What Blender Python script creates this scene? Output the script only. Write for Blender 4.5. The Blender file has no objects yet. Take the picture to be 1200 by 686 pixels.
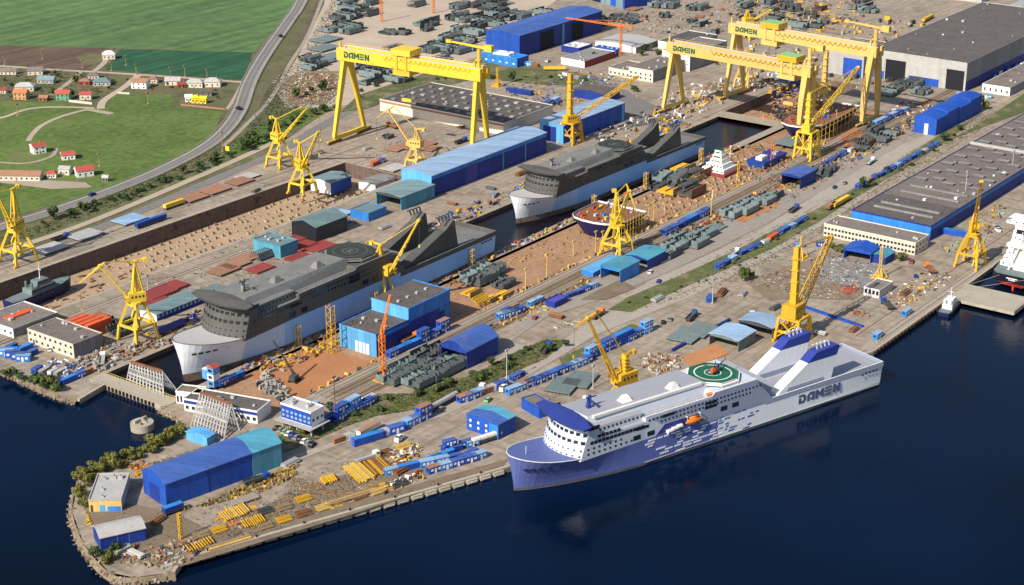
import bpy, bmesh, math, random
from mathutils import Vector, Matrix
from mathutils.geometry import tessellate_polygon
sc = bpy.context.scene
C = sc.collection
RND = random.Random(11)
# ---------------------------------------------------------------- camera: world X runs along the docks, Y across them, metres
FPX, HC = 2052.0, 350.0
TH = math.atan(793 / FPX)
AZ = math.atan2(1640, 2200)
cam_d = bpy.data.cameras.new('camera')
cam = bpy.data.objects.new('camera', cam_d); C.objects.link(cam)
cam.location = (0, 0, HC)
cam.rotation_euler = (math.pi / 2 - TH, 0, AZ - math.pi / 2)
cam_d.sensor_fit = 'HORIZONTAL'
cam_d.angle = 2 * math.atan(600 / FPX)
cam_d.clip_start = 1; cam_d.clip_end = 30000
sc.camera = cam
# ---------------------------------------------------------------- daylight
SUN_EL, SUN_AZ = math.radians(38), math.radians(175)   # azimuth of the sun as an angle in the XY plane
w = bpy.data.worlds.new('World'); sc.world = w; w.use_nodes = True
nt = w.node_tree
sky = nt.nodes.new('ShaderNodeTexSky'); sky.sky_type = 'NISHITA'; sky.sun_disc = False
sky.sun_elevation = SUN_EL; sky.sun_rotation = math.pi / 2 - SUN_AZ
sky.air_density = 1.0; sky.dust_density = 1.2
bg = nt.nodes['Background']; bg.inputs['Strength'].default_value = 0.10
nt.links.new(sky.outputs[0], bg.inputs['Color'])
sl = bpy.data.lights.new('sun', 'SUN'); sl.energy = 4.9; sl.angle = math.radians(0.5); sl.color = (1.0, 0.92, 0.79)
so = bpy.data.objects.new('sun', sl); C.objects.link(so)
sd = Vector((math.cos(SUN_EL) * math.cos(SUN_AZ), math.cos(SUN_EL) * math.sin(SUN_AZ), math.sin(SUN_EL)))
so.rotation_euler = sd.to_track_quat('Z', 'Y').to_euler(); so.location = (500, 500, 600)
sc.view_settings.view_transform = 'Standard'; sc.view_settings.look = 'None'
sc.view_settings.gamma = 1; sc.view_settings.exposure = 0.24; sc.view_settings.use_curve_mapping = False

def G(px, py, z=0.0):
    """survey point of the site plan: a point at height z (metres)"""
    x = px - 600; y = py - 343
    d = y * math.cos(TH) + FPX * math.sin(TH); f = FPX * math.cos(TH) - y * math.sin(TH)
    k = (HC - z) / d
    r, ww = x * k, f * k
    return Vector((ww * math.cos(AZ) + r * math.sin(AZ), ww * math.sin(AZ) - r * math.cos(AZ), z))
def PY(X, Y, Z):
    ww = X * math.cos(AZ) + Y * math.sin(AZ); d = HC - Z
    dep = ww * math.cos(TH) + d * math.sin(TH); v = d * math.cos(TH) - ww * math.sin(TH)
    return 343 + FPX * v / dep
def HGT(px, py, pt, zb=0.0):
    p = G(px, py, zb); lo, hi = -30, 220
    for _ in range(50):
        m = (lo + hi) / 2
        if PY(p.x, p.y, m) > pt: lo = m
        else: hi = m
    return lo

# ---------------------------------------------------------------- materials
MATS = {}
def mat(name, col, rough=0.75, var=0.18, scale=0.12, metal=0.0, spec=0.35, stain=None, fine=2.0, bump=0.0, corr=None, emit=None, clad=0, streak=1, slab=0, rows=0):
    if name in MATS: return MATS[name]
    m = bpy.data.materials.new(name); m.use_nodes = True
    n = m.node_tree.nodes; l = m.node_tree.links; b = n['Principled BSDF']
    b.inputs['Roughness'].default_value = rough; b.inputs['Metallic'].default_value = metal
    b.inputs['Specular IOR Level'].default_value = spec
    tc = n.new('ShaderNodeTexCoord'); geo = n.new('ShaderNodeNewGeometry')
    pos = geo.outputs['Position']
    n1 = n.new('ShaderNodeTexNoise'); n1.inputs['Scale'].default_value = scale; n1.inputs['Detail'].default_value = 6; n1.inputs['Roughness'].default_value = 0.65
    l.new(pos, n1.inputs['Vector'])
    n2 = n.new('ShaderNodeTexNoise'); n2.inputs['Scale'].default_value = fine; n2.inputs['Detail'].default_value = 2
    l.new(pos, n2.inputs['Vector'])
    ad = n.new('ShaderNodeMath'); ad.operation = 'ADD'
    l.new(n1.outputs['Fac'], ad.inputs[0]); l.new(n2.outputs['Fac'], ad.inputs[1])
    mr = n.new('ShaderNodeMapRange'); mr.inputs['From Min'].default_value = 0.6; mr.inputs['From Max'].default_value = 1.4
    mr.inputs['To Min'].default_value = 1 - var * 1.5; mr.inputs['To Max'].default_value = 1 + var * 1.5
    l.new(ad.outputs[0], mr.inputs['Value'])
    oi = n.new('ShaderNodeObjectInfo')
    mr2 = n.new('ShaderNodeMapRange'); mr2.inputs['To Min'].default_value = 0.88; mr2.inputs['To Max'].default_value = 1.12
    l.new(oi.outputs['Random'], mr2.inputs['Value'])
    mu = n.new('ShaderNodeMath'); mu.operation = 'MULTIPLY'
    l.new(mr.outputs[0], mu.inputs[0]); l.new(mr2.outputs[0], mu.inputs[1])
    vm = n.new('ShaderNodeVectorMath'); vm.operation = 'SCALE'; vm.inputs[0].default_value = col[:3]
    l.new(mu.outputs[0], vm.inputs['Scale'])
    out = vm.outputs[0]
    if streak and fine >= .3:                      # rain streaks down walls, blotches on flat faces
        mp = n.new('ShaderNodeMapping'); mp.inputs['Scale'].default_value = (1.1, 1.1, 0.09)
        l.new(pos, mp.inputs['Vector'])
        ns = n.new('ShaderNodeTexNoise'); ns.inputs['Scale'].default_value = 0.8; ns.inputs['Detail'].default_value = 4
        l.new(mp.outputs[0], ns.inputs['Vector'])
        rs = n.new('ShaderNodeMapRange'); rs.inputs['From Min'].default_value = .3; rs.inputs['From Max'].default_value = .7; rs.inputs['To Min'].default_value = 1 - .6 * max(var, .08); rs.inputs['To Max'].default_value = 1 + .6 * max(var, .08)
        l.new(ns.outputs['Fac'], rs.inputs['Value'])
        v2 = n.new('ShaderNodeVectorMath'); v2.operation = 'SCALE'; l.new(out, v2.inputs[0]); l.new(rs.outputs[0], v2.inputs['Scale']); out = v2.outputs[0]
    if rows:                                       # drill rows and tractor lines
        for sx, sy, k_ in ((.004, .10, .84), (.002, .45, .90)):
            mp = n.new('ShaderNodeMapping'); mp.inputs['Rotation'].default_value = (0, 0, rows); mp.inputs['Scale'].default_value = (sx, sy, 1); l.new(pos, mp.inputs['Vector'])
            nk = n.new('ShaderNodeTexNoise'); nk.inputs['Scale'].default_value = 1.0; nk.inputs['Detail'].default_value = 4; l.new(mp.outputs[0], nk.inputs['Vector'])
            rk = n.new('ShaderNodeMapRange'); rk.inputs['From Min'].default_value = .4; rk.inputs['From Max'].default_value = .62; rk.inputs['To Min'].default_value = 2 - k_; rk.inputs['To Max'].default_value = k_; l.new(nk.outputs['Fac'], rk.inputs['Value'])
            v6 = n.new('ShaderNodeVectorMath'); v6.operation = 'SCALE'; l.new(out, v6.inputs[0]); l.new(rk.outputs[0], v6.inputs['Scale']); out = v6.outputs[0]
    if slab:                                       # cast slabs with dark joints, tyre tracks along the yard
        bt = n.new('ShaderNodeTexBrick'); bt.inputs['Scale'].default_value = 1.0; bt.inputs['Brick Width'].default_value = 9.0; bt.inputs['Row Height'].default_value = 6.0
        bt.inputs['Mortar Size'].default_value = .14; bt.inputs['Mortar Smooth'].default_value = .6; bt.inputs['Color1'].default_value = (.92, .92, .92, 1); bt.inputs['Color2'].default_value = (1.08, 1.08, 1.08, 1); bt.inputs['Mortar'].default_value = (.62, .6, .58, 1)
        l.new(pos, bt.inputs['Vector'])
        v5 = n.new('ShaderNodeVectorMath'); v5.operation = 'MULTIPLY'; l.new(out, v5.inputs[0]); l.new(bt.outputs['Color'], v5.inputs[1]); out = v5.outputs[0]
        for sx, sy in ((.012, .35), (.3, .015)):
            mp = n.new('ShaderNodeMapping'); mp.inputs['Scale'].default_value = (sx, sy, 1); l.new(pos, mp.inputs['Vector'])
            nk = n.new('ShaderNodeTexNoise'); nk.inputs['Scale'].default_value = 1.0; nk.inputs['Detail'].default_value = 5; l.new(mp.outputs[0], nk.inputs['Vector'])
            rk = n.new('ShaderNodeMapRange'); rk.inputs['From Min'].default_value = .52; rk.inputs['From Max'].default_value = .7; rk.inputs['To Min'].default_value = 1.0; rk.inputs['To Max'].default_value = .72; l.new(nk.outputs['Fac'], rk.inputs['Value'])
            v6 = n.new('ShaderNodeVectorMath'); v6.operation = 'SCALE'; l.new(out, v6.inputs[0]); l.new(rk.outputs[0], v6.inputs['Scale']); out = v6.outputs[0]
    if clad:                                       # sheet joints every few metres
        sp = n.new('ShaderNodeSeparateXYZ'); l.new(pos, sp.inputs[0])
        a1 = n.new('ShaderNodeMath'); a1.operation = 'ADD'; l.new(sp.outputs[0], a1.inputs[0]); l.new(sp.outputs[1], a1.inputs[1])
        m1_ = n.new('ShaderNodeMath'); m1_.operation = 'DIVIDE'; l.new(a1.outputs[0], m1_.inputs[0]); m1_.inputs[1].default_value = 4.2
        fl = n.new('ShaderNodeMath'); fl.operation = 'FLOOR'; l.new(m1_.outputs[0], fl.inputs[0])
        wn = n.new('ShaderNodeTexWhiteNoise'); wn.noise_dimensions = '1D'; l.new(fl.outputs[0], wn.inputs['W'])
        fr_ = n.new('ShaderNodeMath'); fr_.operation = 'FRACT'; l.new(m1_.outputs[0], fr_.inputs[0])
        lt = n.new('ShaderNodeMath'); lt.operation = 'LESS_THAN'; l.new(fr_.outputs[0], lt.inputs[0]); lt.inputs[1].default_value = .09
        r4 = n.new('ShaderNodeMapRange'); r4.inputs['To Min'].default_value = .88; r4.inputs['To Max'].default_value = 1.12; l.new(wn.outputs['Value'], r4.inputs['Value'])
        ml = n.new('ShaderNodeMath'); ml.operation = 'MULTIPLY_ADD'; l.new(lt.outputs[0], ml.inputs[0]); ml.inputs[1].default_value = -.22; l.new(r4.outputs[0], ml.inputs[2])
        v3 = n.new('ShaderNodeVectorMath'); v3.operation = 'SCALE'; l.new(out, v3.inputs[0]); l.new(ml.outputs[0], v3.inputs['Scale']); out = v3.outputs[0]
    if stain:                                      # (colour, threshold, scale): dirt or rust patches
        n3 = n.new('ShaderNodeTexNoise'); n3.inputs['Scale'].default_value = stain[2]; n3.inputs['Detail'].default_value = 8; n3.inputs['Roughness'].default_value = 0.7
        l.new(pos, n3.inputs['Vector'])
        r3 = n.new('ShaderNodeMapRange'); r3.inputs['From Min'].default_value = stain[1]; r3.inputs['From Max'].default_value = stain[1] + 0.14
        l.new(n3.outputs['Fac'], r3.inputs['Value'])
        mx = n.new('ShaderNodeMix'); mx.data_type = 'RGBA'
        l.new(r3.outputs[0], mx.inputs['Factor']); l.new(out, mx.inputs['A']); mx.inputs['B'].default_value = (*stain[0], 1)
        out = mx.outputs['Result']
    l.new(out, b.inputs['Base Color'])
    if bump:
        bm_ = n.new('ShaderNodeBump'); bm_.inputs['Strength'].default_value = bump; bm_.inputs['Distance'].default_value = 0.4
        l.new(ad.outputs[0], bm_.inputs['Height']); l.new(bm_.outputs[0], b.inputs['Normal'])
    if corr:
        wv = n.new('ShaderNodeTexWave'); wv.inputs['Scale'].default_value = corr; wv.bands_direction = 'DIAGONAL' 
        l.new(pos, wv.inputs['Vector'])
        bm_ = n.new('ShaderNodeBump'); bm_.inputs['Strength'].default_value = 0.25; bm_.inputs['Distance'].default_value = 0.1
        l.new(wv.outputs['Fac'], bm_.inputs['Height']); l.new(bm_.outputs[0], b.inputs['Normal'])
    MATS[name] = m
    return m
RUST = (0.17, 0.07, 0.03)
M = dict(
 concrete=mat('yard_concrete', (0.315, 0.26, 0.205), 0.9, 0.2, 0.02, stain=((0.19, 0.145, 0.105), 0.55, 0.03), fine=0.25, slab=1),
 quay=mat('quay_concrete', (0.36, 0.31, 0.24), 0.9, 0.2, 0.1, stain=((0.2, 0.16, 0.12), 0.58, 0.2)),
 pier=mat('pier_concrete', (0.40, 0.36, 0.29), 0.9, 0.15, 0.1, stain=((0.24, 0.2, 0.15), 0.58, 0.2)),
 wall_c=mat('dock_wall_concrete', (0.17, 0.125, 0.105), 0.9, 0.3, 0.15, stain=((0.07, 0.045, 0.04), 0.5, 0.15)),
 road=mat('road_surface', (0.33, 0.29, 0.25), 0.9, 0.10, 0.05, fine=0.3, stain=((0.2, 0.18, 0.16), 0.6, 0.06)),
 asphalt=mat('old_asphalt', (0.19, 0.18, 0.175), 0.9, 0.12, 0.05, stain=((0.22, 0.2, 0.18), 0.6, 0.08)),
 shoulder=mat('road_shoulder', (0.30, 0.265, 0.22), 0.9, 0.15, 0.08),
 sand=mat('pale_sand_ground', (0.42, 0.345, 0.27), 0.95, 0.14, 0.03, stain=((0.33, 0.26, 0.2), 0.6, 0.05)),
 floor=mat('dock_floor_brown', (0.33, 0.195, 0.115), 0.95, 0.2, 0.05, stain=((0.23, 0.14, 0.085), 0.57, 0.08), fine=0.5),
 floorA=mat('dock_floor_tan', (0.38, 0.27, 0.175), 0.95, 0.18, 0.05, stain=((0.24, 0.16, 0.1), 0.6, 0.08), fine=0.5),
 redearth=mat('red_earth', (0.42, 0.19, 0.085), 0.95, 0.16, 0.06, stain=((0.28, 0.14, 0.08), 0.58, 0.09)),
 dirt=mat('bare_dirt', (0.21, 0.16, 0.11), 0.95, 0.25, 0.08, stain=((0.12, 0.1, 0.06), 0.55, 0.12)),
 field=mat('young_wheat', (0.088, 0.16, 0.055), 0.95, 0.24, 0.006, stain=((0.085, 0.165, 0.05), 0.55, 0.012), fine=0.08, rows=.9),
 darkfield=mat('dark_crop', (0.022, 0.095, 0.045), 0.95, 0.2, 0.02, fine=0.1, rows=.9),
 meadow=mat('meadow_grass', (0.09, 0.14, 0.03), 0.95, 0.34, 0.02, stain=((0.15, 0.155, 0.06), 0.53, 0.02), fine=0.2),
 plough=mat('ploughed_soil', (0.125, 0.082, 0.06), 0.95, 0.2, 0.02, fine=0.2, rows=.6),
 verge=mat('rough_verge', (0.14, 0.13, 0.065), 0.95, 0.3, 0.03, stain=((0.06, 0.085, 0.025), 0.52, 0.05), fine=0.4),
 belt=mat('green_belt_grass', (0.10, 0.12, 0.04), 0.95, 0.3, 0.05, stain=((0.22, 0.18, 0.11), 0.49, 0.06), fine=0.5),
 steel=mat('primed_steel', (0.085, 0.10, 0.105), 0.7, 0.3, 0.3, stain=((0.09, 0.06, 0.045), 0.62, 0.4)),
 steel2=mat('pale_primed_steel', (0.16, 0.205, 0.21), 0.7, 0.2, 0.3, stain=((0.15, 0.09, 0.06), 0.64, 0.4)),
 steel3=mat('dark_steel', (0.06, 0.065, 0.07), 0.7, 0.3, 0.3, stain=((0.14, 0.08, 0.05), 0.6, 0.4)),
 yellow=mat('crane_yellow', (0.72, 0.49, 0.045), 0.55, 0.10, 0.2, stain=((0.42, 0.25, 0.07), 0.57, 0.35)),
 dyellow=mat('deep_yellow', (0.66, 0.38, 0.025), 0.55, 0.1, 0.2, stain=((0.36, 0.19, 0.05), 0.57, 0.35)),
 pyellow=mat('faded_yellow', (0.68, 0.46, 0.13), 0.6, 0.1, 0.2, stain=((0.42, 0.29, 0.13), 0.57, 0.3)),
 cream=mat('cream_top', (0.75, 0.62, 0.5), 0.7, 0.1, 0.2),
 orange=mat('crane_orange', (0.80, 0.22, 0.02), 0.6, 0.12, 0.3),
 redor=mat('container_orange_red', (0.62, 0.10, 0.035), 0.6, 0.12, 0.3),
 red=mat('dull_red', (0.27, 0.05, 0.045), 0.7, 0.15, 0.3),
 rust=mat('rusty_steel', (0.24, 0.105, 0.05), 0.85, 0.3, 0.3, stain=((0.12, 0.05, 0.03), 0.55, 0.5)),
 blue=mat('strong_blue', (0.015, 0.08, 0.42), 0.6, 0.14, 0.15, stain=((0.06, 0.11, 0.3), 0.58, 0.3), clad=1),
 broof=mat('blue_roof', (0.05, 0.11, 0.36), 0.55, 0.12, 0.15, stain=((0.11, 0.14, 0.30), 0.54, 0.2), clad=1),
 navy=mat('navy_blue', (0.014, 0.04, 0.25), 0.6, 0.15, 0.2, clad=1),
 sky=mat('light_blue', (0.11, 0.38, 0.72), 0.55, 0.1, 0.2, stain=((0.14, 0.26, 0.42), 0.6, 0.3), clad=1),
 mblue=mat('mid_blue', (0.035, 0.22, 0.62), 0.55, 0.12, 0.2, stain=((0.09, 0.2, 0.38), 0.6, 0.3), clad=1),
 teal=mat('teal_sheet', (0.08, 0.30, 0.42), 0.6, 0.12, 0.15, stain=((0.12, 0.24, 0.3), 0.58, 0.3), clad=1),
 gteal=mat('grey_teal_roof', (0.17, 0.26, 0.28), 0.7, 0.12, 0.15, stain=((0.22, 0.22, 0.21), 0.56, 0.25), clad=1),
 pblue=mat('pale_blue_roof', (0.27, 0.40, 0.58), 0.6, 0.08, 0.2, stain=((0.3, 0.36, 0.43), 0.55, 0.25), clad=1),
 purple=mat('violet_tarp', (0.08, 0.07, 0.36), 0.7, 0.15, 0.2),
 white=mat('white_paint', (0.78, 0.77, 0.74), 0.6, 0.06, 0.2, stain=((0.55, 0.52, 0.47), 0.66, 0.4)),
 offw=mat('plaster_cream', (0.66, 0.60, 0.49), 0.85, 0.08, 0.2, stain=((0.45, 0.4, 0.32), 0.62, 0.4)),
 lgrey=mat('light_grey', (0.42, 0.41, 0.40), 0.7, 0.12, 0.2, stain=((0.3, 0.28, 0.26), 0.6, 0.3)),
 grey=mat('mid_grey', (0.24, 0.235, 0.235), 0.75, 0.12, 0.15, stain=((0.17, 0.16, 0.155), 0.58, 0.2), clad=1),
 roofg=mat('grey_felt_roof', (0.19, 0.16, 0.145), 0.9, 0.16, 0.06, stain=((0.12, 0.105, 0.1), 0.56, 0.08), fine=0.5),
 roofd=mat('dark_felt_roof', (0.105, 0.092, 0.088), 0.9, 0.2, 0.08, stain=((0.17, 0.15, 0.14), 0.58, 0.1), fine=0.5),
 dark=mat('dark_opening', (0.012, 0.013, 0.02), 0.8, 0.2, 0.3),
 glass=mat('window_glass', (0.02, 0.025, 0.035), 0.15, 0.1, 0.3, spec=0.6),
 green=mat('sign_green', (0.0, 0.10, 0.05), 0.6, 0.1, 0.3),
 hdeck=mat('helideck_green', (0.012, 0.12, 0.065), 0.7, 0.12, 0.3),
 mint=mat('faded_green', (0.25, 0.48, 0.22), 0.7, 0.12, 0.3),
 tile=mat('red_roof_tiles', (0.42, 0.085, 0.06), 0.8, 0.15, 0.5),
 otile=mat('orange_roof_tiles', (0.50, 0.18, 0.08), 0.8, 0.12, 0.5),
 btile=mat('brown_roof_tiles', (0.33, 0.17, 0.11), 0.85, 0.15, 0.3),
 wallor=mat('orange_plaster', (0.60, 0.36, 0.17), 0.85, 0.08, 0.3),
 wallgr=mat('green_plaster', (0.13, 0.33, 0.2), 0.85, 0.08, 0.3),
 wally=mat('yellow_plaster', (0.8, 0.65, 0.03), 0.85, 0.06, 0.3),
 timber=mat('timber', (0.33, 0.235, 0.13), 0.9, 0.2, 0.5),
 black=mat('black_rubber', (0.02, 0.02, 0.022), 0.8, 0.2, 0.5),
 bark=mat('tree_bark', (0.10, 0.075, 0.05), 0.9, 0.2, 1.0),
 leaf1=mat('leaf_green', (0.055, 0.095, 0.02), 0.8, 0.4, 0.3),
 leaf2=mat('leaf_yellow_green', (0.20, 0.175, 0.035), 0.8, 0.35, 0.3),
 leaf3=mat('leaf_dark', (0.03, 0.05, 0.018), 0.8, 0.4, 0.3),
 f_hullw=mat('ferry_white', (0.82, 0.84, 0.88), 0.4, 0.03, 0.1),
 f_grey=mat('ferry_grey', (0.27, 0.31, 0.42), 0.5, 0.04, 0.1),
 f_pale=mat('ferry_pale', (0.54, 0.58, 0.66), 0.45, 0.03, 0.1),
 f_deck=mat('ferry_deck', (0.36, 0.37, 0.42), 0.7, 0.06, 0.1),
 f_blue=mat('ferry_blue', (0.11, 0.145, 0.40), 0.45, 0.05, 0.1),
 f_navy=mat('ferry_navy', (0.03, 0.05, 0.27), 0.45, 0.05, 0.1),
 f_text=mat('ferry_lettering', (0.09, 0.105, 0.19), 0.5, 0.04, 0.1),
 f_boot=mat('ferry_boot', (0.10, 0.10, 0.10), 0.6, 0.2, 0.3),
 d_hull=mat('pale_blue_primer', (0.24, 0.47, 0.83), 0.5, 0.06, 0.06),
 d_mid=mat('primer_lit_blend', (0.40, 0.57, 0.81), 0.5, 0.06, 0.06),  # hull colour lightened partway, the bow's sunlight fading out in the paint
 d_bow=mat('primer_lit_bow', (0.72, 0.74, 0.80), 0.5, 0.04, 0.1),  # sunlight on the docked ferries' bows put into the colour
 d_sup=mat('charcoal_primer', (0.092, 0.09, 0.085), 0.75, 0.2, 0.1, stain=((0.13, 0.12, 0.11), 0.6, 0.25)),
 d_top=mat('grey_primer', (0.185, 0.185, 0.18), 0.75, 0.2, 0.1, stain=((0.10, 0.095, 0.09), 0.58, 0.2)),
 d_deck=mat('pale_grey_deck', (0.52, 0.50, 0.50), 0.7, 0.06, 0.1),
 d_hel=mat('dark_green_deck', (0.035, 0.043, 0.036), 0.7, 0.1, 0.2),
 hullnavy=mat('hull_navy', (0.01, 0.015, 0.09), 0.5, 0.12, 0.2),
 hullblk=mat('hull_black', (0.012, 0.014, 0.03), 0.45, 0.12, 0.2),
 boot=mat('antifouling_red', (0.55, 0.05, 0.03), 0.6, 0.1, 0.2),
)
def water_mat(name, col, rough, sc1, st):
    m = bpy.data.materials.new(name); m.use_nodes = True
    n = m.node_tree.nodes; l = m.node_tree.links; b = n['Principled BSDF']
    b.inputs['Base Color'].default_value = (*col, 1); b.inputs['Roughness'].default_value = rough
    b.inputs['IOR'].default_value = 1.33; b.inputs['Specular IOR Level'].default_value = 0.2
    geo = n.new('ShaderNodeNewGeometry')
    a = n.new('ShaderNodeTexNoise'); a.inputs['Scale'].default_value = sc1; a.inputs['Detail'].default_value = 5; a.inputs['Roughness'].default_value = 0.6
    l.new(geo.outputs['Position'], a.inputs['Vector'])
    a2 = n.new('ShaderNodeTexNoise'); a2.inputs['Scale'].default_value = 0.006; a2.inputs['Detail'].default_value = 3
    l.new(geo.outputs['Position'], a2.inputs['Vector'])
    r2 = n.new('ShaderNodeMapRange'); r2.inputs['From Min'].default_value = 0.35; r2.inputs['From Max'].default_value = 0.65; r2.inputs['To Min'].default_value = st * 0.35; r2.inputs['To Max'].default_value = st
    l.new(a2.outputs['Fac'], r2.inputs['Value'])
    bp = n.new('ShaderNodeBump'); bp.inputs['Distance'].default_value = 0.35
    l.new(a.outputs['Fac'], bp.inputs['Height']); l.new(r2.outputs[0], bp.inputs['Strength'])
    l.new(bp.outputs[0], b.inputs['Normal'])
    a3 = n.new('ShaderNodeTexNoise'); a3.inputs['Scale'].default_value = 0.0035; a3.inputs['Detail'].default_value = 4      # murkier and clearer water
    l.new(geo.outputs['Position'], a3.inputs['Vector'])
    r3 = n.new('ShaderNodeMapRange'); r3.inputs['From Min'].default_value = .35; r3.inputs['From Max'].default_value = .65; r3.inputs['To Min'].default_value = .35; r3.inputs['To Max'].default_value = 1.3; l.new(a3.outputs['Fac'], r3.inputs['Value'])
    v = n.new('ShaderNodeVectorMath'); v.operation = 'SCALE'; v.inputs[0].default_value = col; l.new(r3.outputs[0], v.inputs['Scale']); l.new(v.outputs[0], b.inputs['Base Color'])
    return m
WATER = water_mat('harbour_water', (0.0008, 0.0072, 0.028), 0.09, 0.3, 0.34)
DWATER = water_mat('dock_water', (0.008, 0.006, 0.012), 0.2, 0.6, 0.25)

# ---------------------------------------------------------------- mesh builder
class MB:
    def __init__(s): s.v = []; s.f = []; s.m = []; s.mats = []
    def mi(s, m):
        if isinstance(m, str): m = M[m]
        if m not in s.mats: s.mats.append(m)
        return s.mats.index(m)
    def face(s, pts, m):
        i = len(s.v); s.v += [tuple(p) for p in pts]; s.f.append(tuple(range(i, i + len(pts)))); s.m.append(s.mi(m)); return s
    def hexa(s, p, m, top=None):        # 8 points: bottom 4 ccw, top 4
        i = len(s.v); s.v += [tuple(q) for q in p]; k = s.mi(m); kt = s.mi(top) if top else k
        for f, kk in (((3, 2, 1, 0), k), ((4, 5, 6, 7), kt), ((0, 1, 5, 4), k), ((1, 2, 6, 5), k), ((2, 3, 7, 6), k), ((3, 0, 4, 7), k)):
            s.f.append(tuple(i + q for q in f)); s.m.append(kk)
        return s
    def box(s, x0, x1, y0, y1, z0, z1, m, top=None):
        return s.hexa([(x0, y0, z0), (x1, y0, z0), (x1, y1, z0), (x0, y1, z0), (x0, y0, z1), (x1, y0, z1), (x1, y1, z1), (x0, y1, z1)], m, top)
    def obox(s, c, sx, sy, sz, rz, m, top=None, z0=None):
        ca, sa = math.cos(rz), math.sin(rz); P = []
        for zz in (c[2], c[2] + sz):
            for dx, dy in ((-1, -1), (1, -1), (1, 1), (-1, 1)):
                a, b = dx * sx / 2, dy * sy / 2
                P.append((c[0] + a * ca - b * sa, c[1] + a * sa + b * ca, zz))
        return s.hexa(P, m, top)
    def beam(s, p, q, w, h, m, w2=None, h2=None, up=(0, 0, 1)):
        p, q = Vector(p), Vector(q); d = (q - p)
        if d.length < 1e-6: return s
        d.normalize(); u = Vector(up)
        if abs(d.dot(u)) > 0.98: u = Vector((1, 0, 0))
        a = d.cross(u).normalized(); b = a.cross(d).normalized()
        w2 = w if w2 is None else w2; h2 = h if h2 is None else h2
        P = [p - a * w / 2 - b * h / 2, p + a * w / 2 - b * h / 2, p + a * w / 2 + b * h / 2, p - a * w / 2 + b * h / 2,
             q - a * w2 / 2 - b * h2 / 2, q + a * w2 / 2 - b * h2 / 2, q + a * w2 / 2 + b * h2 / 2, q - a * w2 / 2 + b * h2 / 2]
        i = len(s.v); s.v += [tuple(t) for t in P]; k = s.mi(m)
        for f in ((3, 2, 1, 0), (4, 5, 6, 7), (0, 1, 5, 4), (1, 2, 6, 5), (2, 3, 7, 6), (3, 0, 4, 7)):
            s.f.append(tuple(i + t for t in f)); s.m.append(k)
        return s
    def cyl(s, p, q, r, m, n=10, r2=None):
        p, q = Vector(p), Vector(q); d = (q - p).normalized(); r2 = r if r2 is None else r2
        u = Vector((0, 0, 1)) if abs(d.z) < 0.9 else Vector((1, 0, 0))
        a = d.cross(u).normalized(); b = a.cross(d)
        i = len(s.v); k = s.mi(m)
        for c, rr in ((p, r), (q, r2)):
            for t in range(n):
                an = 2 * math.pi * t / n; s.v.append(tuple(c + a * rr * math.cos(an) + b * rr * math.sin(an)))
        for t in range(n):
            t2 = (t + 1) % n; s.f.append((i + t, i + t2, i + n + t2, i + n + t)); s.m.append(k)
        s.f.append(tuple(i + n - 1 - t for t in range(n))); s.m.append(k)
        s.f.append(tuple(i + n + t for t in range(n))); s.m.append(k)
        return s
    def prism(s, pts, z0, z1, m, top=None):   # plan polygon ccw
        n = len(pts); i = len(s.v); k = s.mi(m); kt = s.mi(top) if top else k
        s.v += [(p[0], p[1], z0) for p in pts] + [(p[0], p[1], z1) for p in pts]
        for t in range(n):
            t2 = (t + 1) % n; s.f.append((i + t, i + t2, i + n + t2, i + n + t)); s.m.append(k)
        s.f.append(tuple(i + n + t for t in range(n))); s.m.append(kt)
        s.f.append(tuple(i + n - 1 - t for t in range(n))); s.m.append(k)
        return s
    def side(s, pts, y0, y1, m):              # profile polygon in XZ extruded along Y
        n = len(pts); i = len(s.v); k = s.mi(m)
        s.v += [(p[0], y0, p[1]) for p in pts] + [(p[0], y1, p[1]) for p in pts]
        for t in range(n):
            t2 = (t + 1) % n; s.f.append((i + t, i + t2, i + n + t2, i + n + t)); s.m.append(k)
        s.f.append(tuple(i + n - 1 - t for t in range(n))); s.m.append(k)
        s.f.append(tuple(i + n + t for t in range(n))); s.m.append(k)
        return s
    def lattice(s, p, q, w, h, m, n, t=0.25, w2=None, h2=None):
        p, q = Vector(p), Vector(q); d = (q - p).normalized()
        u = Vector((0, 0, 1)) if abs(d.z) < 0.95 else Vector((1, 0, 0))
        a = d.cross(u).normalized(); b = a.cross(d)
        w2 = w if w2 is None else w2; h2 = h if h2 is None else h2
        rings = []
        for k in range(n + 1):
            f = k / n; c = p.lerp(q, f); ww = w + (w2 - w) * f; hh = h + (h2 - h) * f
            rings.append([c + a * sx * ww / 2 + b * sy * hh / 2 for sx, sy in ((-1, -1), (1, -1), (1, 1), (-1, 1))])
        for c in range(4):
            s.beam(rings[0][c], rings[-1][c], t, t, m)
            for k in range(n):
                c2 = (c + 1) % 4
                if k % 2 == 0: s.beam(rings[k][c], rings[k + 1][c2], t * .7, t * .7, m)
                else: s.beam(rings[k][c2], rings[k + 1][c], t * .7, t * .7, m)
        return s
    def build(s, name, parent=None, smooth=False):
        me = bpy.data.meshes.new(name); me.from_pydata(s.v, [], s.f)
        for m in s.mats: me.materials.append(m)
        me.polygons.foreach_set('material_index', s.m)
        if smooth: me.polygons.foreach_set('use_smooth', [True] * len(s.f))
        me.update()
        bm_ = bmesh.new(); bm_.from_mesh(me); bmesh.ops.recalc_face_normals(bm_, faces=bm_.faces); bm_.to_mesh(me); bm_.free()
        o = bpy.data.objects.new(name, me); C.objects.link(o)
        if parent: o.parent = parent
        return o
def tag(o, label=None, cat=None, group=None, kind=None):
    if label: o['label'] = label
    if cat: o['category'] = cat
    if group: o['group'] = group
    if kind: o['kind'] = kind
    return o
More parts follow.
